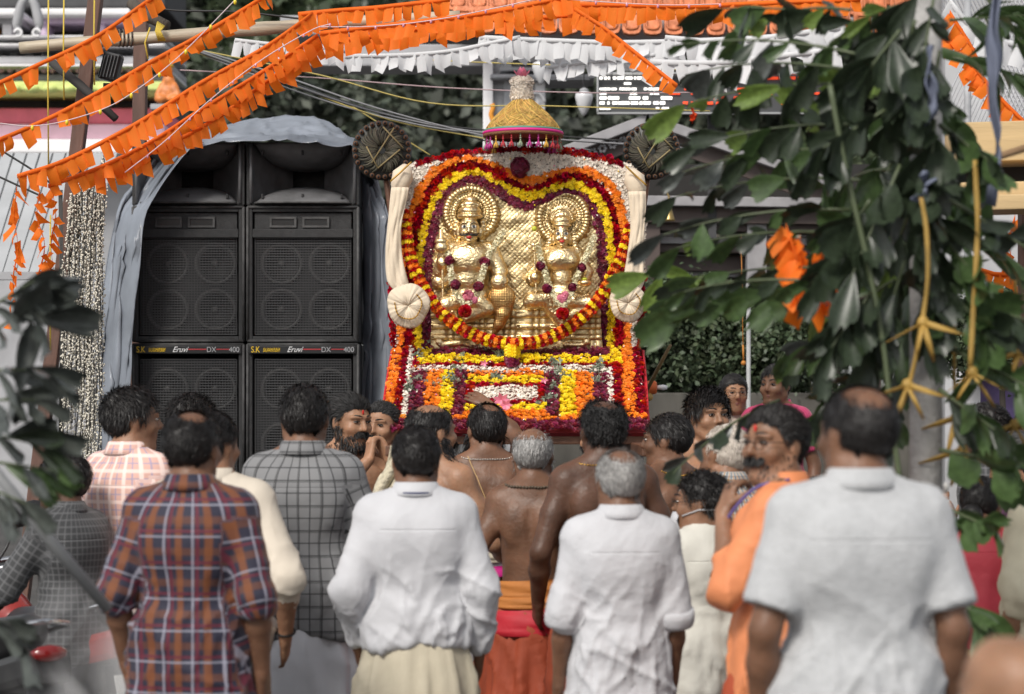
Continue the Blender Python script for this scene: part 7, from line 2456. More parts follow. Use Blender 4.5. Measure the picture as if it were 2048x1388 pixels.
for i, (a, b, sz, kd) in enumerate(FR):
    frond(a, b, 7.2 + .3 * ((i * 37) % 10) / 10, 7.5 + .8 * ((i * 53) % 10) / 10, sz * (.85 + .55 * ((i * 29) % 10) / 10), kd + kd + ('gb' if i % 3 == 0 else 'bb' if i % 2 == 1 else 'bc'), LBF(b), G_R, n=9 if b[0] < 1500 else 12, sag=.03, seed=100 + i)
for i, (a, b) in enumerate(FRN):
    frond(a, b, 7.05, 7.0 + .1 * (i % 3), .15, 'a', LBF(b), G_R, n=11, seed=400 + i)
frond((1560, 800), (1345, 948), 8.0, 7.8, .10, 'ag', 'low palm spray with pale sheen crossing before the man in orange', G_R, n=9, sag=.03, seed=7)
frond((1620, 575), (1285, 548), 8.0, 8.4, .135, 'c', 'bright green palm spray reaching before the cream cloth', G_R, n=7, seed=9, first=.45)
frond((1530, 1030), (1440, 1130), 8.2, 8.1, .09, 'ag', 'small dark palm spray hanging between the boy in a tee and the orange robe', G_R, n=4, seed=19, first=.5)
frond((1680, 620), (1570, 720), 8.0, 8.3, .14, 'bc', 'broad pale green palm leaves above the person in pink', G_R, n=5, seed=29, first=.2)
frond((1740, 740), (1640, 830), 8.0, 8.3, .13, 'cb', 'yellowing palm leaves behind the curly-haired man', G_R, n=5, seed=31, first=.2)
G_E = 'green palm fronds hung beside the concrete post'
LE = 'mid-green palm frond hung between the post and the timber'
for i, (a, b, sz, kd) in enumerate((((1890, 690), (2070, 780), .16, 'b'), ((1880, 900), (2060, 930), .17, 'b'), ((1900, 1180), (2010, 1290), .16, 'b'), ((1890, 560), (1990, 700), .13, 'bb'), ((1880, 470), (1960, 560), .13, 'b'), ((1880, 1010), (1990, 1060), .12, 'b'), ((1890, 600), (2060, 640), .14, 'ab'), ((1880, 780), (1990, 860), .14, 'ab'), ((1900, 400), (2060, 500), .13, 'ab'), ((1880, 250), (1990, 330), .13, 'ab'))):
    frond(a, b, 7.2, 7.0, sz, kd, LE, G_E, n=8, seed=200 + i, stem_r=.008)
for i, (a, b) in enumerate((((1900, 40), (2060, 30)), ((1890, 110), (2080, 160)), ((1960, -20), (2070, 120)), ((1880, 440), (2010, 520)))):
    frond(a, b, 8.2, 8.0, .26, 'l', 'pale narrow-leaved palm frond beside the slate-blue ribbon', G_E, n=12, seed=230 + i, hang=.5)
# dark leaves at the near left with the grey pipe
G_L = 'grey-green fishtail fronds at the pipe'
for i, (a, b, sz, kd) in enumerate((((-60, 690), (90, 600), .21, 'g'), ((-60, 640), (70, 560), .20, 'g'), ((-60, 740), (80, 740), .19, 'g'), ((-60, 800), (80, 800), .18, 'ggb'), ((-60, 860), (90, 890), .18, 'ag'), ((-40, 920), (110, 940), .15, 'bg'), ((-60, 960), (60, 1010), .15, 'g'), ((-80, 1220), (20, 1260), .2, 'g'))):
    frond(a, b, 6.4, 6.3, sz, kd, 'grey-green fishtail palm frond hanging round the slanting pipe', G_L, n=6, seed=300 + i, hang=.5, first=.3, thin=.62)
tag(MB().tube([at(-40, 905, 6.5), at(100, 1080, 6.6), at(216, 1218, 6.7)], .0165, 12).build('grey_pipe', mat('pvc_grey', (.22, .225, .23), .45, var=.1), origin=at(100, 1080, 6.6)), 'grey plastic pipe slanting down past the palm leaves', 'pipe')
# long green stems and plaited dry-leaf ornaments
tag(MB().tube([at(x, y, 7.0) for x, y in bez([(1660, 170), (1690, 330), (1730, 500), (1765, 680), (1785, 850), (1800, 960)], 30)], .0085, 7).build('green_stalk', STEM, origin=at(1730, 500, 7.0)), 'long green palm stem running down in front of the dark fronds', 'stem')


def ornament(pts, star, d_, label, w=7, seed=0):
    rg = random.Random(seed)
    root = empty('leaf_ornament', at(*pts[-1], d_), 0, label, 'ornament', 'dry coconut-leaf ornaments')
    O = Vector(root.location)
    C_ = bez(pts, 20)
    rows = [[at(x + w * s_, y, d_) - O + Vector((0, .004 * math.sin(i + s_), 0)) for s_ in (-1, 0, 1)] for i, (x, y) in enumerate(C_)]
    solidify(MB().grid(rows).build('leaf_strip', DRY, root), .002)
    for (x, y) in star:
        MB().sphere(at(x, y, d_) - O, (.018, .012, .02), 8).build('leaf_knot', DRY, root)
        for k in range(4):
            a = -PI / 2 + (k - 1.5) * .85 + rg.gauss(0, .15)
            L = 62 + 30 * rg.random()
            p0, p1 = (x, y), (x + L * math.cos(a), y - L * math.sin(a))
            q = [at(p0[0] + (p1[0] - p0[0]) * t, p0[1] + (p1[1] - p0[1]) * t, d_ - .03 * math.sin(t * PI)) - O for t in np.linspace(0, 1, 6)]
            nrm = Vector((math.sin(a), 0, math.cos(a)))
            solidify(MB().grid([[p + nrm * (.0085 + .003 * math.sin(k * 5 + x)) * s_ * (1 - (i / 5.5) ** 2) + Vector((0, .01 * s_ * i / 5, 0)) for s_ in (-1, 1)] for i, p in enumerate(q)]).build('leaf_ray', DRY, root), .002)


ornament([(1842, 395), (1853, 460), (1855, 560), (1845, 640), (1830, 720), (1815, 780), (1795, 830)], [(1846, 645), (1815, 770)], 6.9, 'dry yellow coconut-leaf ornament hung down the dark fronds', 4.5, 1)
ornament([(1950, 320), (1955, 450), (1950, 560), (1940, 740)], [(1945, 745)], 7.0, 'dry yellow leaf ornament hanging below the stick', 5, 2)
ornament([(1912, 520), (1908, 700), (1912, 830)], [(1912, 835), (1925, 900)], 7.3, 'dry yellow leaf stars beside the boy at the notice board', 3.5, 3)
ornament([(2030, 560), (2036, 640), (2040, 700)], [(2038, 705), (2030, 850)], 7.3, 'dry yellow leaf stars at the end of the notice board', 3.5, 4)

# ---------------------------------------------------------------- the crowd
BLK_H, SALT, GREY, DKG = HAIR_BLACK(), HAIR_SALT(), HAIR_GREY(), HAIR_DARKGREY()
W_SH = mat('white_cotton', (.50, .50, .522), .75, var=.04, vscale=5, bump=.5, bscale=16, sheen=.2, bdetail=5)
W_SH2 = mat('white_linen', (.49, .49, .512), .8, var=.05, vscale=9, bump=.55, bscale=28, sheen=.2, bdetail=6)
POLO = mat('grey_white_knit', (.43, .435, .445), .85, var=.07, vscale=40, bump=.5, bscale=160, sheen=.3)
CREAM_S = mat('cream_shirt', (.60, .53, .44), .75, var=.05, bump=.5, bscale=14)
W_MU = mat('white_mundu', (.58, .58, .61), .7, var=.04, bump=.5, bscale=12)
C_MU = mat('cream_mundu_worn', (.46, .41, .31), .75, var=.1, vscale=4, bump=.6, bscale=12)
RUST = mat('rust_dhoti', (.30, .052, .018), .75, var=.2, vscale=4, bump=.5, bscale=14)
SAFF = mat('saffron_cloth', (.42, .15, .03), .75, var=.15, bump=.5, bscale=18)
REDC = mat('crimson_cloth', (.42, .010, .022), .65, var=.12, bump=.4, bscale=16)
PEACH = mat('orange_robe', (.66, .23, .095), .7, var=.1, vscale=4, bump=.6, bscale=12)
TEE = mat('off_white_tee', (.60, .58, .52), .8, var=.06, bump=.5, bscale=18)
DARKT = mat('dark_trousers', (.022, .022, .026), .7)
RUDR = mat('rudraksha', (.075, .055, .035), .5)
GOLDC = mat('gold_chain', (.65, .38, .08), .3, 1.)
THR = mat('thread_cord', (.42, .27, .12), .7)
NAVY = mat('navy_ribbon', (.02, .028, .09), .6)
PLAID = plaid('flannel_check', (.013, .012, .030), [(0, .088, .0, .011, (.22, .060, .005), .62), (1, .100, .02, .012, (.18, .05, .005), .40), (0, .088, .030, .0055, (.10, .005, .020), .9), (1, .100, .055, .005, (.10, .005, .020), .8), (0, .088, .044, .0036, (.28, .27, .33), .7), (1, .100, .072, .0032, (.26, .26, .32), .7)])
PINKCK = plaid('pink_check', (.62, .37, .31), [(0, .060, 0, .003, (.28, .26, .40), .7), (1, .060, 0, .003, (.28, .26, .40), .6), (0, .060, .03, .007, (.84, .66, .60), .8), (1, .060, .03, .007, (.84, .66, .60), .7)])
GREYCK = plaid('grey_check', (.19, .19, .195), [(0, .040, 0, .0020, (.012, .012, .014), .95), (1, .046, 0, .0020, (.012, .012, .014), .95), (0, .080, .005, .0014, (.02, .02, .02), .8), (1, .092, .006, .0014, (.02, .02, .02), .8)])
TANCK = plaid('tan_check', (.40, .42, .42), [(0, .034, 0, .005, (.10, .11, .13), .85), (1, .034, 0, .004, (.12, .13, .15), .75), (0, .034, .017, .004, (.48, .24, .08), .8), (1, .068, .017, .003, (.48, .24, .08), .6)])
DARKCK = plaid('dark_check', (.035, .036, .038), [(0, .030, 0, .004, (.12, .12, .125), .6), (1, .030, 0, .004, (.12, .12, .125), .6)])
PINKST = plaid('pink_stripe', (.55, .05, .15), [(0, .012, 0, .002, (.30, .02, .08), .8)])

SH = dict(length=.022)
# --- onlookers with their backs to us
person('person', 'man in orange, navy and maroon plaid shirt with rolled sleeves', px=384, d=7.6, H=1.67, rz=-.16, yaw=-.18, tone='brown', bulk=.96,
       arms={'L': ((-.235, -.06, 1.14), (-.225, .02, .90)), 'R': ((.235, -.07, 1.13), (.235, .0, .88))}, h=.0085,
       top=dict(res=.009, m=PLAID, sleeve=1.12, hem=.78, cuff=True, loose=.018, wr=.013, seed=2, flare=.02), bottom=dict(kind='trousers', m=DARKT),
       hair=dict(m=BLK_H, length=.016, thick=.012, lift=.5, bald=.045, bald_c=(.02, -.04, .115), recede=.01))
person('person', 'man in plain white long-sleeved shirt and cream mundu, dark cropped hair', px=832, d=8.4, H=1.615, rz=.04, yaw=.05, tone='brown', bulk=.97,
       arms={'L': ((-.240, -.08, 1.13), (-.215, .05, .91)), 'R': ((.240, -.05, 1.13), (.235, .04, .88))},
       top=dict(res=.009, m=W_SH, sleeve=1.82, hem=.93, loose=.022, wr=.015, seed=4), bottom=dict(kind='mundu', m=C_MU, waist=.985, r=1.09, seed=2, fold=1.3),
       hair=dict(m=BLK_H, length=.015, thick=.013, lift=.6, style='low'), extra=[lambda P: lanyard(P, NAVY, .005)])
person('person', 'grey-haired man in untucked white shirt with sleeves folded at the elbow', px=1240, d=8.0, H=1.545, rz=.1, yaw=.12, tone='brown', bulk=.88,
       arms={'L': ((-.212, -.04, 1.12), (-.225, .03, .86)), 'R': ((.200, -.04, 1.12), (.205, .05, .87))},
       top=dict(res=.009, m=W_SH2, sleeve=1.05, hem=.74, loose=.022, wr=.015, seed=9, cuff=True, flare=.02), bottom=dict(kind='mundu', m=W_MU, waist=.95, seed=4),
       hair=dict(m=GREY, length=.016, thick=.010, lift=.5, bald=.055, bald_c=(0, -.05, .108)))
person('person', 'large man in pale grey knit polo shirt with a bald patch', px=1716, d=6.0, H=1.735, rz=.12, yaw=.42, tone='brown', bulk=1.0,
       arms={'L': ((-.245, -.05, 1.13), (-.235, .05, .89)), 'R': ((.222, -.07, 1.13), (.220, .02, .88))},
       top=dict(res=.009, m=POLO, sleeve=.82, hem=.80, loose=.024, wr=.013, seed=12, flare=.03), bottom=dict(kind='trousers', m=DARKT),
       hair=dict(m=BLK_H, length=.012, thick=.009, lift=.4, bald=.055, bald_c=(-.01, -.055, .10)))
person('person', 'broad man in grey windowpane-check shirt over a white mundu', px=608, d=9.2, H=1.765, rz=-.05, yaw=.06, tone='brown', bulk=.98,
       arms={'L': ((-.245, .02, 1.14), (-.14, .22, 1.10)), 'R': ((.25, .02, 1.14), (.16, .22, 1.12))},
       top=dict(m=GREYCK, sleeve=.80, hem=.80, loose=.020, wr=.009, seed=15, flare=.02), bottom=dict(kind='mundu', m=W_MU, waist=.93, r=.95, seed=7, fold=.8),
       hair=dict(m=BLK_H, length=.020, thick=.012, lift=.55))
person('person', 'young man in pink checked shirt looking towards the palanquin', px=262, d=9.7, H=1.755, rz=-.62, yaw=-.62, tone='mid', bulk=.93,
       top=dict(m=PINKCK, sleeve=1.75, hem=.74, loose=.022, wr=.012, seed=18, flare=.03), bottom=dict(kind='trousers', m=DARKT), face=True,
       hair=dict(m=BLK_H, length=.030, thick=.016, lift=.7, comb=(.2, .2, -.3)))
person('person', 'man in cream shirt standing close behind the plaid shirt', px=424, d=8.6, H=1.665, rz=-.1, yaw=-.5, tone='mid', bulk=1.06,
       arms={'L': ((-.26, -.05, 1.13), (-.2, .12, 1.0)), 'R': ((.295, -.09, 1.13), (.27, .02, .90))},
       top=dict(res=.010, m=CREAM_S, sleeve=1.35, hem=.84, loose=.020, wr=.017, seed=21), bottom=dict(kind='trousers', m=DARKT),
       hair=dict(m=BLK_H, length=.022, thick=.013), extra=[lambda P: bangle(P, 'R', BLK_H, .9, .033)])
person('person', 'bare-shouldered man with wavy black hair beside the plaid shirt', px=386, d=10.9, H=1.735, rz=-.6, yaw=-.35, tone='warm', bulk=.98,
       bottom=dict(kind='mundu', m=W_MU, seed=3), hair=dict(m=BLK_H, length=.030, thick=.016, lift=.9, curl=.5), face=True)
person('person', 'boy in dark checked shirt leaning over the motorcycles', px=150, d=9.4, H=1.50, rz=.9, yaw=.35, tone='dark', bulk=.82, child=True, lean=.12,
       arms={'L': ((-.24, .18, 1.12), (-.16, .40, .98)), 'R': ((.23, .0, 1.12), (.20, .12, .88))},
       top=dict(m=DARKCK, sleeve=1.05, hem=.80, loose=.020, wr=.012, seed=24), bottom=dict(kind='trousers', m=DARKT), face=True,
       hair=dict(m=BLK_H, length=.020, thick=.012))

# --- bearers and priests round the palanquin
pr = person('person', 'bearded priest with swept-back grey hair raising both hands to his mouth', px=700, d=11.3, H=1.745, rz=PI + .55, yaw=.12, pitch=.10, tone='warm', bulk=1.0,
       arms={'L': ((-.235, .20, 1.22), (-.055, .285, 1.43)), 'R': ((.235, .20, 1.22), (.055, .285, 1.43))}, palm={'L': dict(d=(.35, -.35, .85), n=(.75, .1, -.3)), 'R': dict(d=(-.35, -.35, .85), n=(-.75, .1, -.3))}, curl=.75, h=.0072,
       bottom=dict(kind='mundu', m=W_MU, seed=5), face=dict(tilak=True), beard=dict(m=DKG, length=.014, n=1300),
       hair=dict(m=DKG, length=.026, thick=.007, lift=.55, comb=(0, -1, .1), style='low', recede=.02, n=3600), extra=[lambda P: bangle(P, 'L', BLK, .86, .036)])
person('person', 'grey-haired bearer looking past the bearded priest', px=764, d=11.9, H=1.715, rz=PI - .25, yaw=-.1, tone='warm', bulk=.95, face=True,
       bottom=dict(kind='mundu', m=W_MU, seed=6), hair=dict(m=DKG, length=.018, thick=.006, lift=.6, comb=(0, -1, .1), recede=.015), beard=dict(m=DKG, full=False))
person('person', 'bare-backed man with thinning hair and a cream cloth on his shoulder', px=862, d=10.2, H=1.70, rz=-.55, yaw=-.42, tone='warm', bulk=1.06,
       arms={'R': ((.31, .02, 1.14), (.30, .22, 1.02))}, bottom=dict(kind='mundu', m=W_MU, seed=8), beard=dict(m=BLK_H, length=.02, n=1400),
       hair=dict(m=BLK_H, length=.018, thick=.010, bald=.06, bald_c=(.01, -.02, .115), lift=.4), extra=[lambda P: bangle(P, 'R', GOLDC, .92, .034)])
person('person', 'bare-backed priest reaching one arm up to the flower apron', px=972, d=11.1, H=1.705, rz=.05, yaw=.30, pitch=-.08, tone='brown', bulk=1.05, h=.0078,
       arms={'R': ((.165, .21, 1.55), (.045, .40, 1.70)), 'L': ((-.25, .10, 1.13), (-.12, .28, 1.02))}, palm={'R': dict(d=(-.62, .35, .45), n=(.1, .7, -.6))}, curl=.22,
       bottom=dict(kind='mundu', m=W_MU, waist=1.045, seed=9, band=[(1.0, 1.05, C_MU, .012), (.90, .985, mat('magenta_border', (.58, .01, .22), .6), .006)]), beard=dict(m=BLK_H, length=.035, n=1600),
       hair=dict(m=BLK_H, length=.020, thick=.011, style='low', bald=.035, lift=.35), extra=[lambda P: sacred_thread(P, THR), lambda P: beads(P, mat('silver_bead', (.5, .46, .42), .3, .8), .0042, n=54), lambda P: bangle(P, 'R', mat('silver_bangle', (.6, .6, .6), .25, 1.), .9, .032)])
person('person', 'lean bare-backed elder with grey fringe, bead necklace and rust dhoti', px=1066, d=9.8, H=1.605, rz=-.12, yaw=-.05, pitch=-.1, tone='brown', bulk=.90,
       arms={'L': ((-.255, -.10, 1.13), (-.19, .08, .95)), 'R': ((.25, .0, 1.14), (.20, .22, 1.05))},
       bottom=dict(kind='mundu', m=RUST, waist=1.04, hem=.38, r=1.1, seed=11, fold=1.5, band=[(1.0, 1.075, SAFF, .008), (.955, 1.01, SAFF, .014), (.84, .95, REDC, .016)]),
       hair=dict(m=GREY, length=.015, thick=.008, bald=.085, bald_c=(0, -.005, .112), lift=.4), beard=dict(m=GREY, length=.015, n=900), extra=[lambda P: beads(P, RUDR, .0068, n=46)])
person('person', 'tall dark bare-backed man with curly hair and folded hands', px=1206, d=9.5, H=1.715, rz=.22, yaw=.10, pitch=-.12, tone='dark', bulk=1.04,
       arms={'L': ((-.265, -.05, 1.13), (-.24, .10, .92)), 'R': ((.275, -.02, 1.13), (.25, .12, .92))},
       bottom=dict(kind='mundu', m=RUST, waist=1.0, seed=13, band=[(.94, 1.0, SAFF, .012)]),
       hair=dict(m=DKG, length=.026, thick=.014, curl=.9, lift=.8, bald=.052, bald_c=(.0, -.03, .118)), extra=[lambda P: beads(P, GOLDC, .0035, n=60)])
person('person', 'bearer with folded hands half hidden by the curly-haired man', px=1204, d=11.2, H=1.66, rz=PI - .6, yaw=-.2, tone='warm', bulk=.95, face=True, curl=.55,
       arms={'L': ((-.23, .18, 1.18), (-.015, .26, 1.34)), 'R': ((.23, .18, 1.18), (.015, .26, 1.34))}, palm={'L': dict(d=(.1, .15, .95), n=(1, 0, 0)), 'R': dict(d=(-.1, .15, .95), n=(-1, 0, 0))},
       bottom=dict(kind='mundu', m=W_MU, seed=14), hair=dict(m=BLK_H), beard=dict(m=BLK_H, full=False))
person('person', 'bare-chested bearer with gold chain, seen in profile under the beam end', px=1336, d=10.7, H=1.655, rz=.75, yaw=.55, tone='brown', bulk=1.04, face=True,
       bottom=dict(kind='mundu', m=W_MU, seed=15), hair=dict(m=BLK_H, length=.020, thick=.013, style='low'), extra=[lambda P: beads(P, GOLDC, .004, n=60, low=.02)])
person('person', 'young man with thick black hair facing us beyond the beam', px=1416, d=11.6, H=1.765, rz=PI + .28, yaw=.12, pitch=-.05, tone='warm', bulk=.92, face=True, h=.0072,
       bottom=dict(kind='mundu', m=W_MU, seed=16), hair=dict(m=BLK_H, length=.040, thick=.018, lift=.7, comb=(.5, .6, -.1), recede=-.006))
person('person', 'boy in off-white tee wearing a face mask, seen in profile', px=1404, d=9.0, H=1.43, rz=.70, yaw=.62, tone='mid', bulk=.86, child=True, face=dict(glasses=True),
       arms={'R': ((.23, .02, 1.12), (.17, .18, .95)), 'L': ((-.22, .06, 1.12), (-.12, .22, 1.0))},
       top=dict(m=TEE, sleeve=.7, hem=.76, loose=.024, wr=.013, seed=27, collar=False, flare=.03), bottom=dict(kind='trousers', m=DARKT), hair=dict(m=BLK_H, length=.030, thick=.017, curl=1.1, lift=.9),
       extra=[lambda P: MB().grid([[P['hd']((.052 * math.sin(a) * (1 - .12 * abs(j - 2)), .030 + .078 * math.cos(a * .8) + .006 * (2 - abs(j - 2)), -.030 - .017 * j)) for a in np.linspace(-1.25, 1.25, 13)] for j in range(5)]).build('face_mask', W_SH, P['root']),
              lambda P: MB().tube([P['hd'](v) for v in ((-.062, .06, -.045), (-.085, -.01, -.02), (-.05, -.10, -.02), (.05, -.10, -.02), (.085, -.01, -.02), (.062, .06, -.045))], .0026, 5).build('mask_strap', W_SH, P['root'])])
person('person', 'elderly white-haired man stooping in a tan and grey checked shirt', px=1462, d=9.7, H=1.62, rz=.35, yaw=.45, pitch=-.35, tone='mid', bulk=1.0, lean=.10,
       top=dict(m=TANCK, sleeve=.9, hem=.82, loose=.020, wr=.010, seed=30), bottom=dict(kind='trousers', m=DARKT), hair=dict(m=mat('hair_white', (.52, .46, .40), .6, rnd=.3), length=.014, thick=.012, lift=.5, style='low'))
# --- right-hand side
tag(MB().box((at(1500, 0, 14.7).x, 14.9, .12), (1.5, 1.6, .24), bevel=.01).build('stone_step', mat('step_stone', (.16, .15, .14), .8, var=.2, bump=.4, bscale=20), origin=(at(1500, 0, 14.7).x, 14.9, 0)), 'low grey stone step under the woman with glasses', 'step')
def robe_extra(P):
    MB().tube([P['Ln'](v) for v in bez([(-.085, -.05, 1.50), (-.095, .06, 1.47), (-.075, .155, 1.36), (-.03, .19, 1.24), (-.01, .20, 1.17)], 20)], .006, 6).build('lanyard', mat('purple_ribbon', (.09, .07, .22), .6), P['root'])
person('person', 'man in orange robe with glasses and vermilion mark, hand at his chin', px=1556, d=7.4, H=1.685, rz=1.30, yaw=1.0, pitch=-.05, tone='mid', bulk=.95, face=dict(tilak=True, glasses=True), h=.0078,
       arms={'L': ((-.19, .12, 1.17), (-.05, .165, 1.395)), 'R': ((.21, .0, 1.13), (.18, .08, .90))}, palm={'L': dict(d=(.3, -.25, .85), n=(.6, -.7, .1))}, curl=.8,
       top=dict(res=.009, m=PEACH, sleeve=1.35, hem=.45, loose=.020, wr=.020, seed=33, flare=.05), bottom=dict(kind='mundu', m=RUST, seed=18), beard=dict(m=DKG, length=.009, n=420),
       hair=dict(m=BLK_H, length=.020, thick=.013, lift=.6, comb=(.2, -.8, .2)), extra=[robe_extra])
person('person', 'woman with glasses and tied-back hair in pale blouse beyond the wall', px=1467, d=14.6, H=1.65, zoff=.24, rz=PI + .1, yaw=.05, tone='warm', bulk=.85, female=True, face=dict(glasses=True, lip=(.22, .07, .06)),
       top=dict(m=CREAM_S, sleeve=.5, hem=.9, loose=.010, wr=.004, collar=False, seed=36), bottom=dict(kind='mundu', m=C_MU, waist=1.0, seed=20), hair=dict(m=BLK_H, length=.018, thick=.012, lift=.1, comb=(0, -1, -.2), style='long', bun=True, part=0.))
person('person', 'person with dark hair hidden behind the young bearer', px=1426, d=14.5, H=1.57, zoff=.24, rz=PI, yaw=.1, tone='brown', bulk=.85, face=True, top=dict(m=DARKCK, sleeve=.6, hem=.85, loose=.012, seed=39), bottom=dict(kind='trousers', m=DARKT), hair=dict(m=BLK_H))
person('person', 'person in bright pink striped shirt behind the palm leaves', px=1552, d=14.4, H=1.70, zoff=.24, rz=PI - .5, yaw=-.1, tone='brown', bulk=.98, face=True, top=dict(m=PINKST, sleeve=.7, hem=.82, loose=.016, seed=42), bottom=dict(kind='trousers', m=DARKT), hair=dict(m=BLK_H))
person('person', 'boy in dark jacket standing in profile before the notice board', px=1972, d=10.9, H=1.70, rz=1.35, yaw=.15, tone='deep', bulk=.9, face=True, top=dict(m=DARKCK, sleeve=1.6, hem=.82, loose=.018, seed=45), bottom=dict(kind='trousers', m=DARKT), hair=dict(m=BLK_H, length=.016, thick=.016, curl=.6))
person('person', 'grey-haired woman praying with joined hands beside the boy in a jacket', px=2030, d=10.2, H=1.585, rz=1.15, yaw=.1, pitch=-.15, tone='mid', bulk=.95, female=True, face=True, curl=.1,
       arms={'L': ((-.21, .18, 1.16), (-.02, .30, 1.30)), 'R': ((.21, .18, 1.16), (.02, .30, 1.30))}, palm={'L': dict(d=(.05, .25, .95), n=(1, 0, 0)), 'R': dict(d=(-.05, .25, .95), n=(-1, 0, 0))},
       top=dict(m=mat('plum_blouse', (.10, .022, .085), .7, var=.4, vscale=20), sleeve=.5, hem=.9, loose=.012, collar=False, seed=48), bottom=dict(kind='mundu', m=mat('plum_sari', (.09, .02, .07), .7), waist=1.02, seed=22), hair=dict(m=SALT, length=.018, thick=.012, lift=.1, comb=(0, -1, -.1), style='long', bun=True))
person('person', 'dark-haired man behind the praying woman', px=2075, d=10.9, H=1.70, rz=1.0, yaw=.1, tone='brown', bulk=.95, face=True, top=dict(m=DARKCK, sleeve=.6, hem=.84, seed=50), bottom=dict(kind='trousers', m=DARKT), hair=dict(m=BLK_H))


def sari(P):
    """draped sari end over back and shoulder with a brocade border"""
    rows, brd = [], []
    s = P['s']
    for i in range(26):
        t = i / 25
        row = []
        for k in range(21):
            a = -PI + PI * .95 * (k / 20) - .1
            z = 1.49 - .60 * t + .06 * math.sin(a * 2) * t
            rx = np.interp(z, [.85, 1.0, 1.2, 1.40, 1.49], [.255, .225, .215, .225, .10]); ry = np.interp(z, [.85, 1.0, 1.2, 1.40, 1.49], [.205, .175, .165, .14, .085])
            w = .026 * math.sin(a * 11 + t * 6) * t + .012 * math.sin(t * 19 + a * 3)
            row.append(P['Ln'](((rx + w) * math.cos(a), (ry + w) * math.sin(a), z)))
        rows.append(row)
    solidify(MB().grid(rows).build('sari_end', SARI, P['root']), .003)
    solidify(MB().grid([[p + Vector(tuple(p)).normalized().to_2d().to_3d() * .006 if 0 else np.array(p) * np.array((1.03, 1.03, 1)) for p in r] for r in rows[22:]]).build('sari_border', BROC, P['root']), .003)
SARI = mat('red_sari', (.48, .035, .055), .65, var=.15, vscale=5, bump=.5, bscale=16); BROC = mat('brocade_border', (.42, .28, .13), .5, .2, var=.7, vscale=30)
person('person', 'woman in red sari with brocade border bending beside the concrete post', px=1944, d=8.9, H=1.47, rz=-.35, yaw=-.2, tone='brown', bulk=1.06, female=True, lean=.42,
       top=dict(m=SARI, sleeve=.45, hem=.92, loose=.012, collar=False, seed=52), bottom=dict(kind='mundu', m=mat('crimson_sari', (.36, .012, .025), .65, var=.15, bump=.4, bscale=12), waist=1.04, r=1.15, seed=24, fold=1.4), hair=dict(m=BLK_H, style='long', bun=True, lift=.1), extra=[sari])
person('person', 'person in draped ivory cloth at the edge of the crowd', px=2118, d=8.4, H=1.60, rz=.5, tone='mid', bulk=1.05, female=True,
       top=dict(m=mat('ivory_drape', (.66, .60, .44), .7, var=.1, bump=.7, bscale=10), sleeve=1.1, hem=.7, loose=.03, wr=.022, collar=False, seed=55, flare=.05), bottom=dict(kind='mundu', m=C_MU, r=1.15, seed=26, fold=1.6), hair=dict(m=BLK_H, style='long', bun=True))
person('person', 'short bald-headed bystander out of focus beside the polo shirt', px=2020, d=3.9, H=1.30, rz=.2, yaw=.1, tone='warm', bulk=.95, child=True, head_scale=1.12, top=dict(m=TEE, sleeve=.6, hem=.8, seed=58, collar=False), bottom=dict(kind='trousers', m=DARKT))
person('person', 'person in yellow shirt glimpsed behind the orange robe', px=1636, d=9.0, H=1.42, rz=.1, tone='brown', top=dict(m=mat('yellow_cloth', (.72, .36, .01), .7), sleeve=.6, hem=.8, seed=60), bottom=dict(kind='trousers', m=DARKT), hair=dict(m=BLK_H))

# cream cloth slung over the thinning-haired man's shoulder
rows = [[at(796 - 34 * t + (15 + 9 * t) * s_ + 3 * math.sin(t * 7), 896 + 140 * t + 6 * s_, 10.02) + Vector((0, -.012 * math.cos(s_ * 5 + t * 3) - .012 * math.sin(t * 9 + s_ * 5), 0)) for s_ in np.linspace(-1, 1, 15)] for t in np.linspace(0, 1, 24)]
tag(solidify(MB().grid(rows).build('shoulder_cloth', mat('ivory_towel', (.56, .50, .37), .8, var=.15, vscale=40, bump=.9, bscale=70), origin=at(780, 930, 10.02)), .012), 'ivory textured cloth hanging from a bearer shoulder', 'cloth')

# ---------------------------------------------------------------- motorcycles and smoke
CHR, TYR, REDT, SEATM, BLKP = mat('chrome', (.55, .55, .56), .18, 1.), mat('tyre_rubber', (.018, .018, .018), .8), mat('tank_red', (.26, .02, .014), .22, coat=.6), mat('seat_vinyl', (.02, .02, .021), .45), mat('black_plastic', (.022, .022, .023), .4)
PLT = mat('plate_white', (.70, .70, .68), .5)


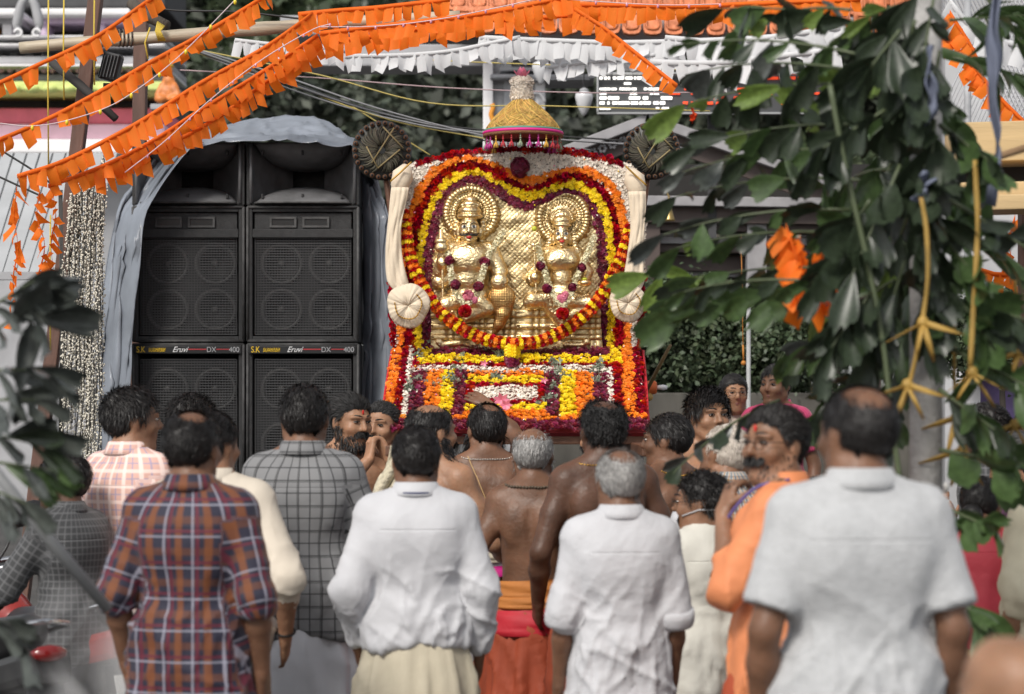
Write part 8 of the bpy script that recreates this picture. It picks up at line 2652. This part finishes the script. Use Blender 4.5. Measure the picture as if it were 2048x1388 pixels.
def motorcycle(loc, rz, label, tank, plate):
    r = empty('motorcycle', loc, rz, label, 'motorcycle', 'parked motorcycles')
    for y in (-.64, .66):     # along y: front is +y
        w = MB().tube([(0, y + .24 * math.cos(a), .30 + .24 * math.sin(a)) for a in np.linspace(0, 2 * PI, 33)], .048, 10, caps=False).build('tyre', TYR, r)
        MB().tube([(0, y + .195 * math.cos(a), .30 + .195 * math.sin(a)) for a in np.linspace(0, 2 * PI, 33)], .014, 6, caps=False).build('rim', CHR, w)
        for k in range(6): MB().tube([(0, y, .30), (0, y + .19 * math.cos(k * PI / 3), .30 + .19 * math.sin(k * PI / 3))], .009, 5).build('spoke', BLKP, w)
    F = Field(np.arange(-.2, .2, .012), np.arange(-.15, .5, .012), np.arange(.62, 1.06, .012))
    F.ell((0, .18, .84), (.125, .24, .12)).cone((0, -.02, .80), (0, .1, .84), .09, .11, .04).ell((.10, .25, .80), (.05, .14, .08), k=.03).ell((-.10, .25, .80), (.05, .14, .08), k=.03)
    V, Q = F.surface(); link('tank', mesh_np('tank', V, Q, tank), r)
    MB().lathe([(.035, 0), (.035, .012), (.02, .018)], (0, .16, .955), 14).build('fuel_cap', CHR, r)
    F = Field(np.arange(-.2, .2, .014), np.arange(-.95, .05, .014), np.arange(.66, 1.0, .014))
    F.cone((0, -.02, .79), (0, -.34, .80), .085, .105, .03).cone((0, -.34, .82), (0, -.70, .90), .10, .065, .03)
    V, Q = F.surface(); link('seat', mesh_np('seat', V, Q, SEATM), r)
    MB().box((0, -.62, .74), (.20, .5, .12), Matrix.Rotation(-.2, 3, 'X'), bevel=.03).build('tail_fairing', tank, r)
    MB().sphere((0, -.89, .84), (.07, .03, .03), 10).build('tail_light', mat('tail_red', (.16, .006, .006), .2, coat=.5), r)
    MB().tube([(-.36, .28, 1.05), (-.30, .36, 1.06), (-.12, .47, 1.02), (.12, .47, 1.02), (.30, .36, 1.06), (.36, .28, 1.05)], .012, 8).build('handlebar', CHR, r)
    for q in (-1, 1):
        MB().tube([(q * .30, .36, 1.06), (q * .38, .25, 1.05)], .019, 10).build('grip', BLKP, r)
        MB().tube([(q * .26, .40, 1.06), (q * .33, .46, 1.13), (q * .36, .44, 1.22)], .007, 6).build('mirror_stem', BLKP, r)
        MB().sphere((q * .36, .43, 1.25), (.065, .016, .042), 12).build('mirror', BLKP, r)
        MB().tube([(q * .09, .44, 1.0), (q * .09, .56, .62), (q * .07, .66, .30)], [.022, .026, .02], 8).build('fork', CHR, r)
        MB().tube([(q * .11, -.25, .62), (q * .13, -.62, .30)], .016, 8).build('shock', CHR, r)
    MB().sphere((0, .56, .93), (.10, .08, .10), 14).build('headlight', CHR, r)
    MB().box((0, .54, 1.03), (.18, .06, .08), Matrix.Rotation(.4, 3, 'X'), bevel=.02).build('dash', BLKP, r)
    MB().box((0, .05, .46), (.24, .42, .34), bevel=.05).build('engine', mat('engine_alloy', (.2, .2, .2), .45, .7, var=.3), r)
    MB().tube([(.12, .2, .36), (.16, .0, .24), (.18, -.4, .28), (.19, -.85, .40)], [.02, .022, .04, .045], 10).build('exhaust', CHR, r)
    MB().tube([(0, .42, .95), (0, .2, .68), (0, -.2, .62), (0, -.6, .66)], .025, 8).build('frame_tube', BLKP, r)
    MB().tube([(-.1, -.1, .3), (-.28, -.12, .02)], .012, 6).build('side_stand', BLKP, r)
    g_ = MB().tube([(-.10, -.55, .88), (-.11, -.78, .93), (0, -.86, .95), (.11, -.78, .93), (.10, -.55, .88)], .011, 7).build('grab_rail', CHR, r)
    MB().box((0, -.86, .66), (.14, .012, .22), Matrix.Rotation(-.3, 3, 'X'), bevel=.01).build('rear_mudguard', BLKP, r)
    p = MB().box((0, -.905, .62), (.21, .006, .11), Matrix.Rotation(-.3, 3, 'X')).build('number_plate', PLT, r)
    t = text_mesh(plate, .075, BLK, p, (-.07, -.914, .622))
    t.rotation_euler = (PI / 2 - .3, 0, 0)


motorcycle((at(28, 0, 9.9).x, 9.9, 0), .75, 'red and black parked motorcycle beside the boy in dark checks', REDT, 'GV')
motorcycle((at(-60, 0, 9.2).x, 9.1, 0), .55, 'dark parked motorcycle with a number plate under the palm leaves', BLKP, '8')

sm = bpy.data.materials.new('smoke')
sm.use_nodes = True
N, L = sm.node_tree.nodes, sm.node_tree.links
N.remove(N['Principled BSDF'])
pvn = N.new('ShaderNodeVolumePrincipled')
pvn.inputs['Color'].default_value = (.86, .86, .87, 1)
tc = N.new('ShaderNodeTexCoord'); nz = N.new('ShaderNodeTexNoise'); nz.inputs['Scale'].default_value = 3.2; nz.inputs['Detail'].default_value = 4; nz.inputs['Distortion'].default_value = .8
L.new(tc.outputs['Object'], nz.inputs['Vector'])
gr = N.new('ShaderNodeTexGradient'); gr.gradient_type = 'SPHERICAL'
mp = N.new('ShaderNodeMapping'); mp.inputs['Scale'].default_value = (2.5, 2.5, 1.8)
L.new(tc.outputs['Object'], mp.inputs['Vector']); L.new(mp.outputs[0], gr.inputs['Vector'])
mr = N.new('ShaderNodeMapRange'); mr.inputs['From Min'].default_value = .42; mr.inputs['From Max'].default_value = .72; mr.inputs['To Max'].default_value = 13.
L.new(nz.outputs[0], mr.inputs[0])
mu = N.new('ShaderNodeMath'); mu.operation = 'MULTIPLY'; L.new(mr.outputs[0], mu.inputs[0]); L.new(gr.outputs['Fac'], mu.inputs[1])
L.new(mu.outputs[0], pvn.inputs['Density']); L.new(pvn.outputs[0], N['Material Output'].inputs['Volume'])
c = at(225, 1440, 8.4)
o = MB().sphere((0, 0, 0), (.40, .36, .56), 16).build('smoke', sm)
o.location = c
tag(o, 'pale smoke drifting up beside the plaid shirt', 'smoke', kind='stuff')
cloth_detail(TARP)
